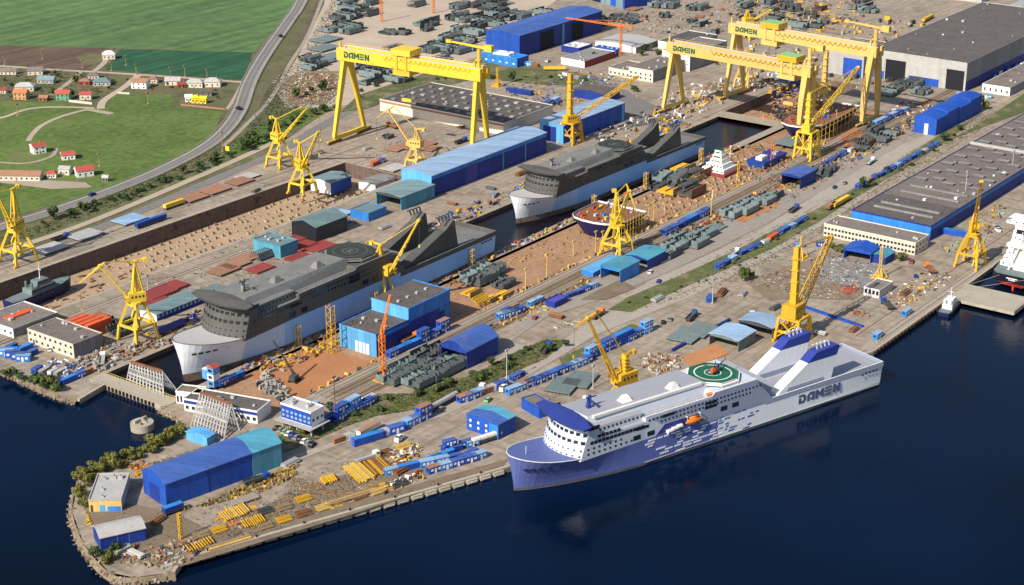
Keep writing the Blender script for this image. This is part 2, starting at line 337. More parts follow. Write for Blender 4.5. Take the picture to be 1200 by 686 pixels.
def empty(name, label, cat, loc=(0, 0, 0), rz=0.0, group=None):
    o = bpy.data.objects.new(name, None); C.objects.link(o); o.empty_display_size = 1
    o.location = loc; o.rotation_euler = (0, 0, rz)
    return tag(o, label, cat, group)
KIDS = {}
def kids(o):
    if o.name not in KIDS: KIDS[o.name] = list(o.children)
    return KIDS[o.name]
def copy_tree(o, parent=None, ks=None):
    c = o.copy(); C.objects.link(c)
    if parent: c.parent = parent
    for ch in kids(o): copy_tree(ch, c)
    return c
USED = set()
def put(proto, loc, rz=0.0, label=None, group=None, s=1.0):
    """first call uses the prototype itself, later calls copy it with its parts"""
    if proto.name in USED: o = copy_tree(proto)
    else:
        kids(proto)
        for k in kids(proto): kids(k)
        USED.add(proto.name); o = proto
    o.location = loc; o.rotation_euler = (0, 0, rz); o.scale = (s, s, s) if not isinstance(s, tuple) else s
    if label: o['label'] = label
    if group: o['group'] = group
    return o
def parts(name, mesh_src, locs, parent, rz=None, limit=100):
    """many equal small parts sharing one mesh"""
    out = []
    for i, p in enumerate(locs[:limit]):
        o = mesh_src.build(name, parent) if i == 0 else out[0].copy()
        if i: C.objects.link(o)
        o.parent = parent; o.location = p[:3]; o.rotation_euler = (0, 0, (p[3] if len(p) > 3 else 0))
        out.append(o)
    return out
ORD = ['first', 'second', 'third', 'fourth', 'fifth', 'sixth', 'seventh', 'eighth', 'ninth', 'tenth', 'eleventh', 'twelfth', 'thirteenth', 'fourteenth', 'fifteenth', 'sixteenth', 'seventeenth', 'eighteenth', 'nineteenth', 'twentieth'] + ['twenty-' + x for x in ('first', 'second', 'third', 'fourth', 'fifth', 'sixth', 'seventh', 'eighth', 'ninth')] + ['thirtieth'] + ['thirty-' + x for x in ('first', 'second', 'third', 'fourth', 'fifth', 'sixth', 'seventh', 'eighth', 'ninth')] + ['fortieth'] + ['forty-' + x for x in ('first', 'second', 'third', 'fourth', 'fifth', 'sixth', 'seventh', 'eighth', 'ninth')]

ORD += [t + '-' + x for t in ('fifty', 'sixty', 'seventy') for x in ('', 'first', 'second', 'third', 'fourth', 'fifth', 'sixth', 'seventh', 'eighth', 'ninth')]
ORD = [{'fifty-': 'fiftieth', 'sixty-': 'sixtieth', 'seventy-': 'seventieth'}.get(x, x) for x in ORD]

# lettering: heavy block letters on a vertical plane
GL = {'D': [[(0, 0), (.62, 0), (.9, .25), (.9, .75), (.62, 1), (0, 1), (0, .74), (.5, .74), (.6, .64), (.6, .36), (.5, .26), (.3, .26), (.3, .62), (0, .62)]],
      'A': [[(0, 0), (.3, 0), (.3, .7), (.6, .7), (.6, .34), (.36, .34), (.36, .16), (.6, .16), (.6, 0), (.9, 0), (.9, 1), (.3, 1), (0, .72)]],
      'M': [[(0, 0), (.28, 0), (.28, .5), (.5, .2), (.72, .5), (.72, 0), (1, 0), (1, 1), (.75, 1), (.5, .6), (.25, 1), (0, 1)]],
      'E': [[(0, 0), (.85, 0), (.85, .24), (0, .24)], [(0, .38), (.85, .38), (.85, .62), (0, .62)], [(0, .76), (.85, .76), (.85, 1), (0, 1)]],
      'N': [[(0, 0), (.3, 0), (.3, .55), (.6, 0), (.9, 0), (.9, 1), (.6, 1), (.6, .45), (.3, 1), (0, 1)]]}
def letters(text, o, xd, zd, nd, h, m, parent, name='letter', gap=.12, depth=.12):
    o, xd, zd, nd = Vector(o), Vector(xd), Vector(zd), Vector(nd); x = 0
    for ch in text:
        mb = MB()
        for pl in GL[ch]:
            tris = tessellate_polygon([[Vector((p[0], p[1], 0)) for p in pl]])
            P = [o + xd * (x + p[0]) * h + zd * p[1] * h for p in pl]
            for t in tris: mb.face([P[k] + nd * depth for k in t], m)
            for k in range(len(P)):
                k2 = (k + 1) % len(P); mb.face([P[k], P[k2], P[k2] + nd * depth, P[k] + nd * depth], m)
        mb.build(name, parent)
        x += (1.0 if ch == 'M' else .9) + gap
# ================================================================ THE SETTING
def poly_sheet(name, loops, m, z, kind='structure', label=None):
    loops = [[Vector((p[0], p[1], 0)) for p in L] for L in loops]
    flat = [p for L in loops for p in L]
    tris = tessellate_polygon(loops)
    me = bpy.data.meshes.new(name)
    me.from_pydata([(p.x, p.y, z) for p in flat], [], [tuple(t) for t in tris])
    bm_ = bmesh.new(); bm_.from_mesh(me); bmesh.ops.recalc_face_normals(bm_, faces=bm_.faces)
    for f in bm_.faces:
        if f.normal.z < 0: f.normal_flip()
    bm_.to_mesh(me); bm_.free()
    me.materials.append(M[m] if isinstance(m, str) else m)
    o = bpy.data.objects.new(name, me); C.objects.link(o)
    return tag(o, kind=kind, label=label)
def px(*pts): return [tuple(G(*p))[:2] for p in pts]
SH = []
NSH = [0]
def sheet(name, pts, m, lvl): NSH[0] += 1; return poly_sheet(name, [px(*pts)], m, 0.06 * lvl + .0017 * (NSH[0] % 30))
def smooth_line(pts, n=6):
    out = []
    P = [pts[0]] + pts + [pts[-1]]
    for i in range(1, len(P) - 2):
        a, b, c, d = [Vector(p) for p in P[i - 1:i + 3]]
        for k in range(n):
            t = k / n
            out.append(0.5 * ((2 * b) + (-a + c) * t + (2 * a - 5 * b + 4 * c - d) * t * t + (-a + 3 * b - 3 * c + d) * t ** 3))
    out.append(Vector(P[-2])); return out
def ribbon(name, pts, wd, m, z, off=0.0, world=False, kind='structure', thick=0):
    P = smooth_line([Vector(p[:2]) if world else G(*p).xy for p in pts])
    L, R_ = [], []
    for i, p in enumerate(P):
        d = (P[min(i + 1, len(P) - 1)] - P[max(i - 1, 0)]).normalized(); nn = Vector((-d.y, d.x))
        L.append(p + nn * (off + wd / 2)); R_.append(p + nn * (off - wd / 2))
    mb = MB()
    for i in range(len(P) - 1):
        q = [(*R_[i], z), (*R_[i + 1], z), (*L[i + 1], z), (*L[i], z)]
        if thick: mb.hexa([(a, b, c - thick) for a, b, c in q] + q, m)
        else: mb.face(q, m)
    return tag(mb.build(name), kind=kind)

WZ = -2.5
shore = px((-300, 330), (-100, 400), (0, 432), (40, 450), (70, 462)) + [(488, 622), (508, 626)]
DA = [(500, 725), (856, 725), (856, 781), (500, 781)]
DB = [(508, 589), (1112, 589), (1112, 636), (508, 636)]
isl = px((216, 492), (205, 508), (190, 516), (150, 534), (104, 550), (90, 570), (85, 600), (98, 637), (128, 671), (158, 677), (205, 670))
q1 = (412, 470); q2 = (551, 416); q3 = (769, 343.5)
shore2 = [(506, 585)] + isl + [q1, q2, q3, (862, 343.5), (862, 306), (888, 306), (888, 343.5), (9000, 343.5), (9000, 12000), (-9000, 12000), (-9000, 1100)]
# dock B is open to the harbour behind its gate
outline = shore + [(508, 636), (1112, 636), (1112, 589), (508, 589)] + shore2
DCx = [(530, 537.5), (1200, 537.5), (1200, 582), (530, 582)]
DB2 = [(1127, 592), (1262, 592), (1262, 640), (1127, 640)]
poly_sheet('ground', [outline, DA, DCx, DB2], 'concrete', 0.0)
poly_sheet('water', [[(-12000, -9000), (14000, -9000), (14000, 589.5), (514, 589.5), (514, 640), (495, 640), (495, 1200), (-12000, 1200)]], WATER, WZ)
o = MB().face([(517, 589.2, -2.2), (1111.8, 589.2, -2.2), (1111.8, 635.8, -2.2), (517, 635.8, -2.2)], DWATER).build('dock_water'); tag(o, kind='structure')
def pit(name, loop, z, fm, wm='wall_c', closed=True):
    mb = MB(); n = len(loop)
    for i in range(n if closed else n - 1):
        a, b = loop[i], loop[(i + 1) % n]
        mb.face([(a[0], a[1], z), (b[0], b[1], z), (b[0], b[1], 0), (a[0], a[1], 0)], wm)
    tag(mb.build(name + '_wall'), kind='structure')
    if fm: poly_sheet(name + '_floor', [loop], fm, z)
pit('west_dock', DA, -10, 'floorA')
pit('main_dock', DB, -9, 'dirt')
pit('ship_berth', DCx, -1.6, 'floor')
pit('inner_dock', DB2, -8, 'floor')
# quay faces and coping round the water's edge
mb = MB(); cop = MB()
def edge(line, inset=1.4):
    for a, b in zip(line, line[1:]):
        a, b = Vector(a), Vector(b); d = (b - a).normalized(); nn = Vector((-d.y, d.x))
        mb.face([(*a, -7), (*b, -7), (*b, 0), (*a, 0)], 'quay')
        q = [a - nn * .15, b - nn * .15, b + nn * inset, a + nn * inset]
        cop.hexa([(p.x, p.y, -.9) for p in q] + [(p.x, p.y, .35) for p in q], 'pier')
edge(shore[-2:] + [(508, 636)]); edge([(506, 589), (506, 585)])
edge([isl[-1], q1, q2, q3, (862, 343.5)], 1.4); edge([(862, 306), (888, 306)])
edge([(862, 343.5), (862, 306)]); edge([(888, 306), (888, 343.5)]); edge([(888, 343.5), (2500, 343.5)])
tag(mb.build('quay_wall'), kind='structure'); tag(cop.build('quay_coping'), kind='structure')
# rocky natural banks: uneven revetment of stones
def bank(name, line, wdt=3.6):
    r = random.Random(5); mb = MB()
    P = smooth_line([Vector(p) for p in line], 10)
    for i in range(len(P) - 1):
        d = (P[i + 1] - P[i]); L = d.length; d.normalize(); nn = Vector((d.y, -d.x))
        for k in range(int(L * 1.4) + 1):
            p = P[i] + d * r.random() * L; t = r.random(); c = p + nn * (t * wdt - .8)
            s_ = r.uniform(.4, 1.3)
            mb.obox((c.x, c.y, -.3 - t * 3.0 - s_ * .2), s_, s_ * r.uniform(.6, 1.1), s_ * .6 + .4, r.random() * 3, r.choice(['dirt', 'wall_c', 'quay', 'dirt']))
        mb.face([(*P[i], 0), (*(P[i] + nn * wdt), -5), (*(P[i + 1] + nn * wdt), -5), (*P[i + 1], 0)], 'dirt')
    return tag(mb.build(name), kind='structure')
bank('rock_bank', shore[:5] + [(488, 624)]); bank('rock_bank', [(506, 585)] + isl)
# coping strips and crane rails along the docks
def strip(name, x0, x1, y0, y1, m, z0=0.0, z1=.12): return tag(MB().box(x0, x1, y0, y1, z0, z1, m).build(name), kind='structure')
strip('dock_coping', 480, 860, 781, 784, 'quay'); strip('dock_coping', 480, 860, 722, 725, 'quay')
strip('dock_coping', 520, 1112, 636, 639, 'quay'); strip('dock_coping', 530, 1120, 582, 589, 'shoulder', -1.6, .2)
strip('crane_track', 560, 1300, 531.5, 537.5, 'shoulder', -1, .1); strip('crane_track', 560, 1300, 521, 524, 'shoulder', -.3, .08)
strip('crane_track', 482, 900, 797, 800, 'shoulder', -.3, .08); strip('crane_track', 520, 850, 706, 712, 'shoulder', -.3, .08)
strip('crane_track', 520, 1100, 641, 644, 'shoulder', -.3, .08); strip('crane_track', 770, 1500, 345.5, 351, 'road', -.3, .08)
strip('dock_sill', 1112, 1127, 586, 642, 'quay', -8, .25)
strip('track_bed', 565, 1290, 524.2, 531.2, 'dirt', -.3, .05); strip('track_bed', 565, 1290, 514, 520.8, 'dirt', -.3, .035)
for y in (516, 519, 526, 529, 533, 536, 522.5, 798.5, 708, 711, 642.5, 347, 350, 360):
    x0, x1 = (782, 1500) if y < 400 else ((482, 900) if y > 700 else (560, 1290))
    strip('rail', x0, x1, y - .09, y + .09, 'rust', .08, .3)
# ---- land cover
sheet('farmland', [(-400, 400), (-100, 342), (-100, 335), (0, 303), (110, 268), (250, 208), (305, 186), (330, 168), (395, 122), (400, 110), (335, 128), (318, 96), (352, 68), (376, 22), (390, -10), (420, -130), (-700, -130)], 'verge', 1)
sheet('wheat_field', [(-700, 53), (0, 53), (180, 58), (297, 62), (338, 15), (352, -10), (410, -130), (-700, -130)], 'field', 2)
sheet('ploughed_field', [(-700, 54), (0, 54), (135, 57), (131, 68), (112, 74), (97, 83), (0, 76), (-700, 73)], 'plough', 3)
sheet('crop_field', [(141, 58), (296, 62), (284, 94), (266, 93), (170, 86), (124, 82), (131, 70)], 'darkfield', 3)
sheet('meadow', [(-500, 112), (0, 118), (60, 121), (115, 124), (130, 112), (200, 108), (262, 128), (250, 158), (228, 176), (176, 202), (120, 224), (0, 258), (-500, 350)], 'meadow', 2)
sheet('meadow', [(285, 160), (345, 128), (395, 126), (320, 166), (290, 182), (262, 178)], 'meadow', 2)
sheet('village_plots', [(-60, 78), (0, 78), (95, 84), (135, 88), (160, 88), (150, 100), (118, 126), (60, 121), (0, 118), (-60, 115)], 'verge', 3)
sheet('village_plots', [(150, 104), (160, 90), (262, 97), (282, 99), (268, 132), (205, 126), (200, 110), (168, 112)], 'verge', 3)
sheet('dirt_yard', [(-20, 208), (0, 209), (100, 214), (108, 220), (60, 222), (-20, 212)], 'sand', 3)
sheet('field_margin', [(101, 62), (128, 66), (120, 72), (110, 76), (98, 75), (90, 68)], 'verge', 4)
sheet('scrub_strip', [(-100, 335), (0, 293), (60, 272), (110, 252), (200, 215), (262, 185), (290, 178), (308, 184), (250, 204), (110, 262), (0, 301), (-100, 338)], 'belt', 2)
NTK = 0
for pts, wd in (([(-80, 76), (0, 78), (60, 82), (130, 86), (220, 92), (285, 97)], 5), ([(163, 88), (145, 103), (122, 118), (118, 128)], 6), ([(95, 84), (82, 96), (60, 112)], 4),
                ([(-60, 150), (0, 139), (30, 129), (60, 126), (110, 127)], 4), ([(110, 127), (75, 136), (50, 147), (38, 158), (33, 166)], 4), ([(130, 60), (122, 74), (108, 86)], 5),
                ([(100, 128), (131, 134)], 6), ([(285, 97), (268, 126), (262, 128)], 3), ([(-10, 190), (30, 192), (60, 184), (66, 174)], 3)):
    ribbon('village_track', pts, wd, 'sand', .27 + .003 * NTK); NTK += 1
hw = [(420, -130), (358, -8), (340, 22), (312, 62), (293, 95), (280, 130), (262, 155), (235, 176), (182, 203), (120, 228), (60, 249), (0, 267), (-80, 292), (-300, 370)]
ribbon('highway_shoulder', hw, 12, 'shoulder', .40); ribbon('highway', hw, 7.6, 'asphalt', .46)
for of in (-3.6, 3.6): ribbon('road_line', hw, .35, 'lgrey', .50, of)
ribbon('road_line', hw, .3, 'lgrey', .50, 0)
for of in (-6.2, 6.2): ribbon('crash_barrier', hw, .25, 'lgrey', 1.3, of, thick=.35)
ribbon('dirt_track', [(410, -100), (370, 20), (340, 75), (318, 115), (285, 150), (262, 172)], 3.5, 'shoulder', .235)
ribbon('dirt_track', [(395, -60), (362, 30), (333, 85), (300, 135)], 3, 'plough', .22)
# road running behind the west dock
ribbon('yard_road', [(-120, 350), (0, 308), (110, 270), (250, 211), (330, 176), (400, 135), (470, 104), (560, 84), (660, 100), (740, 122), (800, 145)], 9, 'asphalt', .14)
ribbon('sand_margin', [(-120, 336), (0, 297), (110, 259), (250, 200), (320, 168)], 6, 'sand', .37)
sheet('pale_yard', [(392, -120), (380, 5), (352, 62), (335, 90), (352, 128), (430, 122), (500, 84), (560, 68), (600, 40), (660, -5), (760, -120)], 'sand', 3)
sheet('yard_dirt', [(335, 92), (352, 84), (400, 84), (404, 104), (380, 124), (338, 122)], 'dirt', 4)
sheet('green_bank', [(398, 132), (420, 112), (480, 92), (560, 70), (600, 74), (690, 88), (700, 99), (640, 100), (560, 92), (470, 112), (430, 128)], 'belt', 5)
sheet('yard_asphalt', [(600, 74), (700, 90), (800, 140), (740, 150), (690, 108)], 'asphalt', 2)
# main service road parallel to the docks
sheet('service_road', [(300, 560), (400, 520), (520, 488), (620, 440), (700, 392), (810, 348), (900, 302), (985, 252), (1080, 182), (1140, 140), (1110, 150), (1060, 168), (960, 226), (880, 277), (760, 330), (700, 372), (640, 412), (600, 402), (560, 452), (470, 490), (380, 522), (300, 548)], 'road', 2)
sheet('service_road', [(600, 400), (640, 372), (715, 348), (800, 312), (900, 262), (960, 226), (1060, 168), (1062, 160), (960, 205), (870, 250), (760, 300), (690, 330), (620, 366)], 'road', 3)
sheet('green_belt', [(318, 520), (345, 497), (400, 484), (440, 462), (480, 462), (560, 438), (600, 415), (640, 398), (665, 400), (640, 420), (560, 456), (500, 478), (440, 488), (400, 502), (360, 520), (335, 530)], 'belt', 4)
sheet('green_belt', [(712, 364), (735, 349), (800, 322), (870, 290), (900, 274), (960, 244), (1000, 222), (1060, 184), (1110, 153), (1140, 140), (1120, 158), (1060, 198), (1000, 234), (960, 260), (905, 292), (860, 312), (800, 338), (740, 366)], 'belt', 4)
sheet('green_belt', [(655, 420), (700, 400), (740, 380), (752, 384), (700, 410), (660, 432)], 'belt', 4)
sheet('green_belt', [(1100, 170), (1140, 150), (1200, 110), (1260, 80), (1260, 110), (1200, 132), (1150, 150)], 'belt', 3)
sheet('scrap_ground', [(872, 330), (975, 296), (1040, 318), (1000, 352), (940, 350), (900, 352)], 'dirt', 3)
sheet('scrap_ground', [(958, 300), (1010, 306), (1040, 322), (1020, 338), (960, 330)], 'grey', 4)
sheet('red_earth_pad', [(796, 420), (838, 403), (856, 414), (812, 432)], 'redearth', 4)
sheet('red_earth_pad', [(985, 160), (1006, 150), (1020, 170), (992, 180)], 'redearth', 4)
sheet('red_earth_pad', [(855, 255), (905, 232), (915, 240), (870, 262)], 'redearth', 4)
sheet('paved_pad', [(706, 338), (727, 328), (745, 338), (710, 352), (680, 352)], 'dirt', 4)
sheet('pier_deck', [(200, 668), (410, 604), (590, 546), (596, 538), (400, 592), (230, 650)], 'dirt', 2)
sheet('yard_stain', [(250, 620), (390, 560), (480, 540), (540, 545), (400, 590), (240, 655), (190, 660)], 'dirt', 1)
poly_sheet('red_earth_pad', [[(556, 540), (608, 541), (609, 583), (560, 581), (552, 560)]], 'redearth', -1.5)
sheet('dirt_pad', [(95, 590), (130, 660), (190, 662), (250, 622), (200, 600), (150, 590)], 'dirt', 1)
# ================================================================ SHIPS
def hull_mesh(L, B, ztop, zbow, zbot, mats, x0=0.0):
    """mats(x, z, side) -> material; +x is the bow"""
    xs = [0, .01, 20, 50, 76, 100, 107, 120, 135, 150, 160, 168, 176, 184, 190, 195, 200, 204, 207, 209.5, 211.5, 213, 213.9, 214]
    zl = [zbot, -2.0, -1.3, .5, 3, 5.5, 8.0, None]
    mb = MB(); rings = []
    for x in xs:
        u = max(0, (x - 148) / 66); v = max(0, (x - 138) / 76)
        bd = B * (1 - u ** 6.5) ** .62 if u < 1 else 0
        bw = B * (1 - v ** 2.1) if v < 1 else 0
        zt = ztop + (zbow - ztop) * max(0, (x - 176) / 38) ** 1.6
        if x < 40: bw = B * (.9 + .1 * x / 40)
        col = []
        for i, z in enumerate(zl):
            z = zt if z is None else min(z, zt)
            if x > 176 and i == 6: z = 8 + (zt - ztop) * .5
            f = max(0, min(1, (z + 2.5) / (zt + 2.5))) ** 1.35
            b = bw + (bd - bw) * f
            xx = x
            if x > 205: xx = x - (1 - f) * 2.6 * (x - 205) / 9
            col.append((xx, b, z))
        rings.append(col)
    for s in (1, -1):
        for a, b in zip(rings, rings[1:]):
            for i in range(len(zl) - 1):
                q = [a[i], b[i], b[i + 1], a[i + 1]]
                cx = sum(p[0] for p in q) / 4; cz = sum(p[2] for p in q) / 4
                mb.face([(p[0], p[1] * s, p[2]) for p in q], mats(cx, cz, i))
    for i in range(len(zl) - 1):      # transom
        a = rings[0]; mb.face([(0, a[i][1], a[i][2]), (0, -a[i][1], a[i][2]), (0, -a[i + 1][1], a[i + 1][2]), (0, a[i + 1][1], a[i + 1][2])], mats(0, (a[i][2] + a[i + 1][2]) / 2, i))
    return mb, [(r[-1][0], r[-1][1], r[-1][2]) for r in rings]
def ferry(name, label, loc, rz, s, P, live):
    """roll-on ferry, local x = 0 at the transom to 214 at the stem, y = +-14, z = 0 two and a half metres above its waterline"""
    root = empty(name, label, 'ship', loc, rz); root.scale = (s, s, s)
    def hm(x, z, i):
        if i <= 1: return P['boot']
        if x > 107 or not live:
            return P['bow'] if (live or x > 186) else ('d_mid' if x > 160 else P['hull'])  # docked hulls: sunlit bow painted in as two paler zones
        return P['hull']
    mb, rim = hull_mesh(214, 14, 10.3, 15.0, -8 if not live else -6, hm)
    hull = mb.build('hull', root, smooth=False)
    me = hull.data
    for p in me.polygons: p.use_smooth = abs(p.normal.x) < .9 and p.center.x > 120
    # bow deck
    d = MB(); dp = [r for r in rim if r[0] >= 176]
    for (a, b) in zip(dp, dp[1:]):
        ia, ib = .97 if a[1] > 1 else .8, .97 if b[1] > 1 else .8
        d.face([(a[0] - .6, -a[1] * ia, a[2] - .12), (b[0] - .6, -b[1] * ib, b[2] - .12), (b[0] - .6, b[1] * ib, b[2] - .12), (a[0] - .6, a[1] * ia, a[2] - .12)], P['bdeck'])
    d.build('bow_deck', root)
    rl = MB()
    for sg in (1, -1):
        for a, b in zip(dp, dp[1:]):
            rl.beam((a[0] - .2, a[1] * sg * .99, a[2]), (b[0] - .2, b[1] * sg * .99, b[2]), .4, .3, P['rail'])
    rl.build('bow_rail', root)
    if live:
        bx = MB()
        bx.cyl((205, 0, 12), (205, 0, 17), .2, P['pale'], 6); bx.build('jack_staff', root)
    # bow slots
    parts('bow_opening', MB().box(-1.1, 1.1, -.12, .35, -.35, .35, 'dark'), [(x, y, z, r) for x, y, z, r in BOWSLOT], root)
    # aft open deck and bulwark
    a = MB(); a.box(.8, 78, -13.6, 13.6, 8.0, 8.3, P['deck']); a.build('aft_deck', root)
    b = MB()
    b.box(0, 78, 13.5, 14.02, 8.1, 10.4, P['band'], P['rail']); b.box(0, 78, -14.02, -13.5, 8.1, 10.4, P['band'], P['rail']); b.box(0, .6, -13.5, 13.5, 8.3, 10.4, P['band'], P['rail'])
    b.build('bulwark', root)
    bd = MB().box(0, 78, 14.0, 14.09, 7.9, 10.35, P['band']); bd.build('side_band', root)
    # superstructure: side blocks
    S, T = P['sup'], P['top']
    u = MB()
    u.side([(74, 10.3), (150, 10.3), (150, 20.3), (112, 20.3), (110, 22.3), (84, 22.3), (83, 19.5), (79, 16), (77, 14)], -14, 14, S)
    u.build('aft_accommodation', root)
    u = MB()
    u.side([(150, 10.3), (186, 10.3), (182, 18.6), (150, 18.6)], -13.8, 13.8, S)
    # curved, raked front
    for i in range(12):
        t0, t1 = -1 + i / 6, -1 + (i + 1) / 6
        f = lambda t: 5.5 * (1 - abs(t) ** 2.2)
        y0, y1 = 14 * t0, 14 * t1
        u.face([(186 + f(t0), y0, 9.6), (186 + f(t1), y1, 9.6), (181 + f(t1) * .8, y1, 24.5), (181 + f(t0) * .8, y0, 24.5)], S)
        u.face([(181, y0, 24.5), (181 + f(t0) * .8, y0, 24.5), (181 + f(t1) * .8, y1, 24.5), (181, y1, 24.5)], T)
    for sg in (-1, 1): u.face([(150, 14.0 * sg, 10.3), (186, 14 * sg, 9.6), (181, 14 * sg, 24.5), (178, 14 * sg, 24.5), (174, 14 * sg, 18.6), (150, 14 * sg, 18.6)], S)
    u.face([(178, -14, 24.5), (178, 14, 24.5), (174, 14, 18.6), (174, -14, 18.6)], S)
    u.build('forward_accommodation', root)
    t = MB(); t.box(77.5, 150, -13.7, 13.7, 20.3, 20.45, P['deck2']); t.box(150, 180, -13.7, 13.7, 18.6, 18.75, P['deck2']); t.build('upper_deck', root)
    k = MB(); k.box(84, 110, 13.4, 14.01, 20.3, 22.6, S, P['rail']); k.box(84, 150, -14.01, -13.4, 20.3, 22.6, S, P['rail']); k.box(110, 150, 13.4, 14.0, 20.3, 21.2, S, P['rail']); k.build('side_screen', root)
    # deckhouses
    k = MB(); k.box(150, 180, -11.5, 11.5, 18.7, 22.4, P['pale'], T); k.build('deckhouse', root)
    k = MB(); k.hexa([(108, -12, 20.4), (179, -12, 20.4), (179, 8.6, 20.4), (108, 8.6, 20.4), (110, -12, 24.6), (177, -12, 24.6), (176, 5.5, 25.2), (110, 6.5, 25.2)], P['pale'], T)
    k.build('top_house', root)
    if live:
        k = MB(); k.box(112, 174, 6.0, 7.6, 24.4, 25.6, 'white'); k.build('deck_coaming', root)
    for x, y, z in ((152, 1.5, 24.8), (126, 3.5, 24.9)):
        MB().hexa([(x - 3, y - 2.4, z), (x + 3, y - 2.4, z), (x + 3, y + 2.4, z), (x - 3, y + 2.4, z), (x - 1, y - .8, z + 3), (x + 1.2, y - .8, z + 3), (x + 1.2, y + .8, z + 3), (x - 1, y + .8, z + 3)], P['rail'] if live else T).build('vent_hood', root)
    # bridge roof with wings
    br = MB()
    pl = [(183, -17.5), (187.5, -17.5), (190.2, -9), (191.2, 0), (190.2, 9), (187.5, 17.5), (183, 17.5), (180.5, 9), (179.5, 0), (180.5, -9)]
    n = len(pl); dz = lambda p: (abs(p[1]) / 16) ** 2 * -.4 + (.0 if p[0] > 185 else .5)
    top = [(p[0], p[1], 26.6 + dz(p)) for p in pl]; bot = [(p[0] - (.8 if p[0] > 186 else 0), p[1] * .97, 25.2) for p in pl]
    for i in range(n):
        j = (i + 1) % n; br.face([bot[i], bot[j], top[j], top[i]], P['cap'])
        br.face([top[i], top[j], (185.5, 0, 27.6)], P['cap'])
    br.face(bot, P['cap']); br.build('bridge_roof', root)
    gl = MB()
    fr = lambda t: 5.5 * (1 - abs(t) ** 2.2)
    for i in range(12):
        t0, t1 = -1 + i / 6, -1 + (i + 1) / 6
        gl.face([(181.6 + fr(t0) * .8, 14.2 * t0, 23.2), (181.6 + fr(t1) * .8, 14.2 * t1, 23.2), (181.6 + fr(t1) * .8, 14.2 * t1, 25.1), (181.6 + fr(t0) * .8, 14.2 * t0, 25.1)], 'glass')
    for sg in (-1, 1): gl.box(176, 182, sg * 14.05, sg * 14.2, 23.0, 24.9, 'glass')
    gl.build('bridge_window', root)
    # front windows
    fw, fs = [], []
    for zz, arr, n in ((20.6, fw, 10), (17.2, fw, 10), (14.0, fs, 11), (11.6, fs, 11)):
        for i in range(n):
            t = -.93 + 1.86 * i / (n - 1)
            x = 186 + fr(t) - (fr(t) * .2 + 5) * (zz + .6 - 9.6) / 14.9
            dt = .01; sl_ = (fr(t + dt) - fr(t - dt)) / (28 * dt)
            arr.append((x + .12, 14 * t, zz, math.atan2(1, sl_) - math.pi / 2 if False else -math.atan(sl_)))
    wbig = MB().box(-.35, .22, -.92, .92, -.95, 1.0, 'glass'); wsm = MB().box(-.3, .16, -.38, .38, -.4, .4, 'glass')
    parts('front_window', wbig, fw, root); parts('porthole', wsm, fs, root)
    # side windows
    W = []
    W += [(x, 14.0, 17.0) for x in [180 - 2.15 * i for i in range(14)]]
    W += [(x, 14.0, 19.3) for x in [176 - 2.15 * i for i in range(6)]]
    sw = [(x, y, z) for x, y, z in W]
    st = [(x, 14, z) for z in (14.3, 12.0) for x in [182 - 3.0 * i for i in range(7 if z > 13 else 10)]]
    st += [(x, 14, 19.0) for x in [148 - 2.2 * i for i in range(31)]] + [(x, 14, 16.8) for x in [141 - 2.2 * i for i in range(25)]]
    dk = [(176 - 2.3 * i, 11.52, 20.8) for i in range(12)]
    parts('side_window', MB().box(-.88, .88, -.1, .12, -.75, .75, 'glass'), sw, root)
    parts('small_window', MB().box(-.45, .45, -.1, .12, -.45, .45, 'glass'), st, root)
    parts('deckhouse_window', MB().box(-.45, .45, -.1, .1, -.5, .5, 'glass'), dk, root)
    parts('large_opening', MB().box(-2, 2, -.1, .12, -1.1, 1.1, 'glass'), [(155, 14, 12.6), (147, 14, 12.6), (104, 14, 13.2), (97, 14, 13.2)], root)
    parts('window_row', MB().box(-3.6, 3.6, -.1, .12, -.7, .7, 'glass'), [(137, 14, 18.9), (112, 14, 18.2), (112, 14, 16.2), (152, 14, 16.6)], root)
    # lifeboat recess
    if live:
        rc = MB(); rc.hexa([(116, 13.9, 10.6), (144, 13.9, 10.6), (144, 14.12, 10.6), (116, 14.12, 10.6), (120, 13.9, 14.8), (139, 13.9, 14.8), (139, 14.12, 14.8), (120, 14.12, 14.8)], 'f_navy'); rc.build('boat_recess', root)
        lb = MB(); r_ = []
        for q in range(9):
            f = q / 8; rr = 1.65 * math.sin(math.pi * min(.97, max(.06, f))) ** .5
            r_.append([(118.5 + 9 * f, 15.2 + rr * .75 * math.cos(a_), 12.6 + rr * 1.05 * math.sin(a_)) for a_ in [2 * math.pi * k / 10 for k in range(10)]])
        for a, b in zip(r_, r_[1:]):
            for k in range(10): lb.face([a[k], a[(k + 1) % 10], b[(k + 1) % 10], b[k]], 'orange' if k < 5 else 'redor')
        lb.face(r_[0], 'orange'); lb.face(r_[-1], 'orange')
        lb.box(120.5, 125.5, 14.6, 15.8, 13.8, 14.7, 'orange')
        lb.build('lifeboat', root, smooth=True)
        dv = MB()
        for x in (119.2, 126.8): dv.beam((x, 14, 15.4), (x, 15.4, 15.2), .3, .3, 'white'); dv.beam((x, 15.2, 15.2), (x, 15.2, 13.6), .15, .15, 'white')
        dv.build('davit', root)
        parts('life_raft', MB().cyl((-1.2, 0, 0), (1.2, 0, 0), 1.0, 'white', 10), [(131, 14.9, 12), (134, 14.9, 11.6), (137, 14.9, 11.1)], root)
        rb = MB().box(-2.2, 2.2, -.9, .9, 0, .9, 'orange').hexa([(2.2, -.9, 0), (3.4, -.1, .2), (3.4, .1, .2), (2.2, .9, 0), (2.2, -.9, .9), (3.5, -.1, .9), (3.5, .1, .9), (2.2, .9, .9)], 'white')
